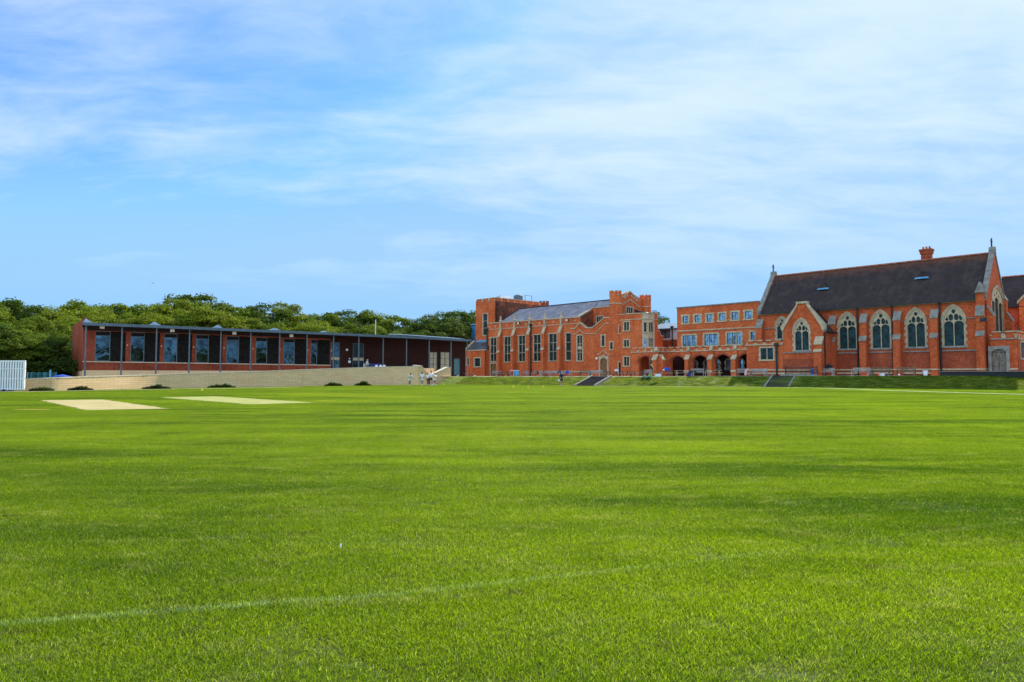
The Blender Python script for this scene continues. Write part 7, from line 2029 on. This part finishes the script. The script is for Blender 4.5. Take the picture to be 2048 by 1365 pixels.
ps_ = [person(gp_(819.5, 772.0), 0.5, 'dark skinned player in white bending forward beside the brown barrier rail', 'skin_dark', 'cloth_white', 'cloth_white', 'hair_dark', 28, ((12, 8), (-12, 10)), ((30, 20, 10), (20, 30, 10)), 1.66),
       person(gp_(844, 771.4), 0.2, 'player in white shirt and white shorts standing alone, back turned', 'skin_dark', 'cloth_white', 'cloth_white', 'hair_dark', 2, ((4, 4), (-3, 6)), ((-15, 30, 14), (5, 30, 14)), 1.68, ponytail=True),
       person(gp_(855.5, 771.0), 2.8, 'player in white top and black shorts left of the tallest player', 'skin_tan', 'cloth_white', 'cloth_black', 'hair_brown', 0, ((3, 3), (-3, 3)), ((8, 25, 10), (8, 25, 10)), 1.58, ponytail=True),
       person(gp_(862.3, 771.3), 3.0, 'tallest player in white vest and black shorts in the middle of the group', 'skin_pale', 'cloth_white', 'cloth_black', 'hair_brown', 0, ((4, 4), (-4, 4)), ((10, 40, 12), (10, 40, 12)), 1.82, ponytail=True),
       person(gp_(867, 770.8), 1.9, 'player in all white kit partly hidden behind the tallest player', 'skin_tan', 'cloth_white', 'cloth_white', 'hair_brown', 4, ((8, 6), (-8, 8)), ((20, 35, 8), (10, 25, 8)), 1.66),
       person(gp_(870.8, 770.5), 1.3, 'rightmost player of the group, dark hair and white kit, stepping left', 'skin_dark', 'cloth_white', 'cloth_white', 'hair_dark', 6, ((16, 10), (-14, 14)), ((20, 30, 8), (-10, 25, 8)), 1.62)]
for o in ps_: o['group'] = GP6
mp = gp_(1123, 773.2)
person(mp, 0.25, 'man in navy shirt and shorts with white socks standing on the field holding a ball', 'skin_tan', 'cloth_navy', 'cloth_navy', 'hair_brown', 2, ((3, 3), (-3, 3)), ((2, 10, 10), (15, 70, 14)), 1.74, shoes='cloth_black', cap=None, longsleeve=True)
bl = (mp[0] - 0.30, mp[1] - 0.12, 0.56)
single('ball', MB().lathe((0, 0, 0), [(0.01, 0), (0.07, .02), (0.105, .07), (0.115, .115), (0.105, .16), (0.07, .21), (0.01, .23)], 14), 'palewhite', bl, 'white ball held low at the side of the man in navy', 'ball')
# man with mower on the bank: stand him on the bank surface
def bank_pos(u, f):
    for i in range(len(rows) - 1):
        pts_ = [rows[i][0].lerp(rows[i + 1][0], j / 10) for j in range(10)]; tps = [rows[i][1].lerp(rows[i + 1][1], j / 10) for j in range(10)]
        for a, b in zip(pts_, tps):
            x = a.x + (b.x - a.x) * f; y = a.y + (b.y - a.y) * f; z = 0.004 + (b.z - 0.004) * bank_z(f)
            if x / y > (ray(u, 757)[0] / ray(u, 757)[1]): return (x, y, z)
m1 = bank_pos(1304, 0.72)
person(m1, -1.85, 'man in white cap, navy shirt and navy shorts walking behind a mower on the bank', 'skin_pale', 'cloth_navy', 'cloth_navy', 'hair_brown', 10, ((20, 8), (-18, 12)), ((42, 15, 4), (-22, 20, 8)), 1.80, shoes='cloth_black', cap='cloth_white')
m2 = bank_pos(1287, 0.66)
mw = thing('lawn_mower', (m2[0], m2[1], m2[2] + 0.03), 'green and grey push mower with a raised handle being pushed along the bank', 'mower', rz=0.08)
MB().hexa([(-.42, -.27, .12), (.38, -.27, .12), (.38, .27, .12), (-.42, .27, .12), (-.30, -.22, .30), (.32, -.22, .26), (.32, .22, .26), (-.30, .22, .30)]).build('deck', M['frame'], mw)
MB().lathe((-.05, 0, .30), [(0.17, 0), (0.19, .1), (0.14, .2), (0.05, .24)], 12).build('engine', M['stone_grey'], mw)
MB().hexa([(.33, -.24, .15), (.85, -.22, .20), (.85, .22, .20), (.33, .24, .15), (.33, -.2, .42), (.8, -.2, .48), (.8, .2, .48), (.33, .2, .42)]).build('grass_box', M['green'], mw)
for sx, rr in ((-.33, .11), (.30, .14)):
    for sy in (-.31, .31): MB().tube((sx, sy - .03, rr), (sx, sy + .03, rr), rr, n=14).build('wheel', M['iron'], mw)
MB().tube((.3, -.22, .3), (1.05, -.2, .98), .018).tube((.3, .22, .3), (1.05, .2, .98), .018).tube((1.05, -.2, .98), (1.05, .2, .98), .022).build('handle', M['yellow'], mw)
# seated person
sx_ = posD(1077, 118.4)
person((sx_[0], sx_[1], sx_[2]), RZ - 0.9, 'person in dark clothes hunched on the pale bench before the hall', 'skin_tan', 'cloth_black', 'cloth_black', 'hair_dark', 30, ((82, 80), (75, 60)), ((45, 50, 10), (45, 50, 10)), 1.75, seat=0.50, longtrousers=True, longsleeve=True, shoes='cloth_white')
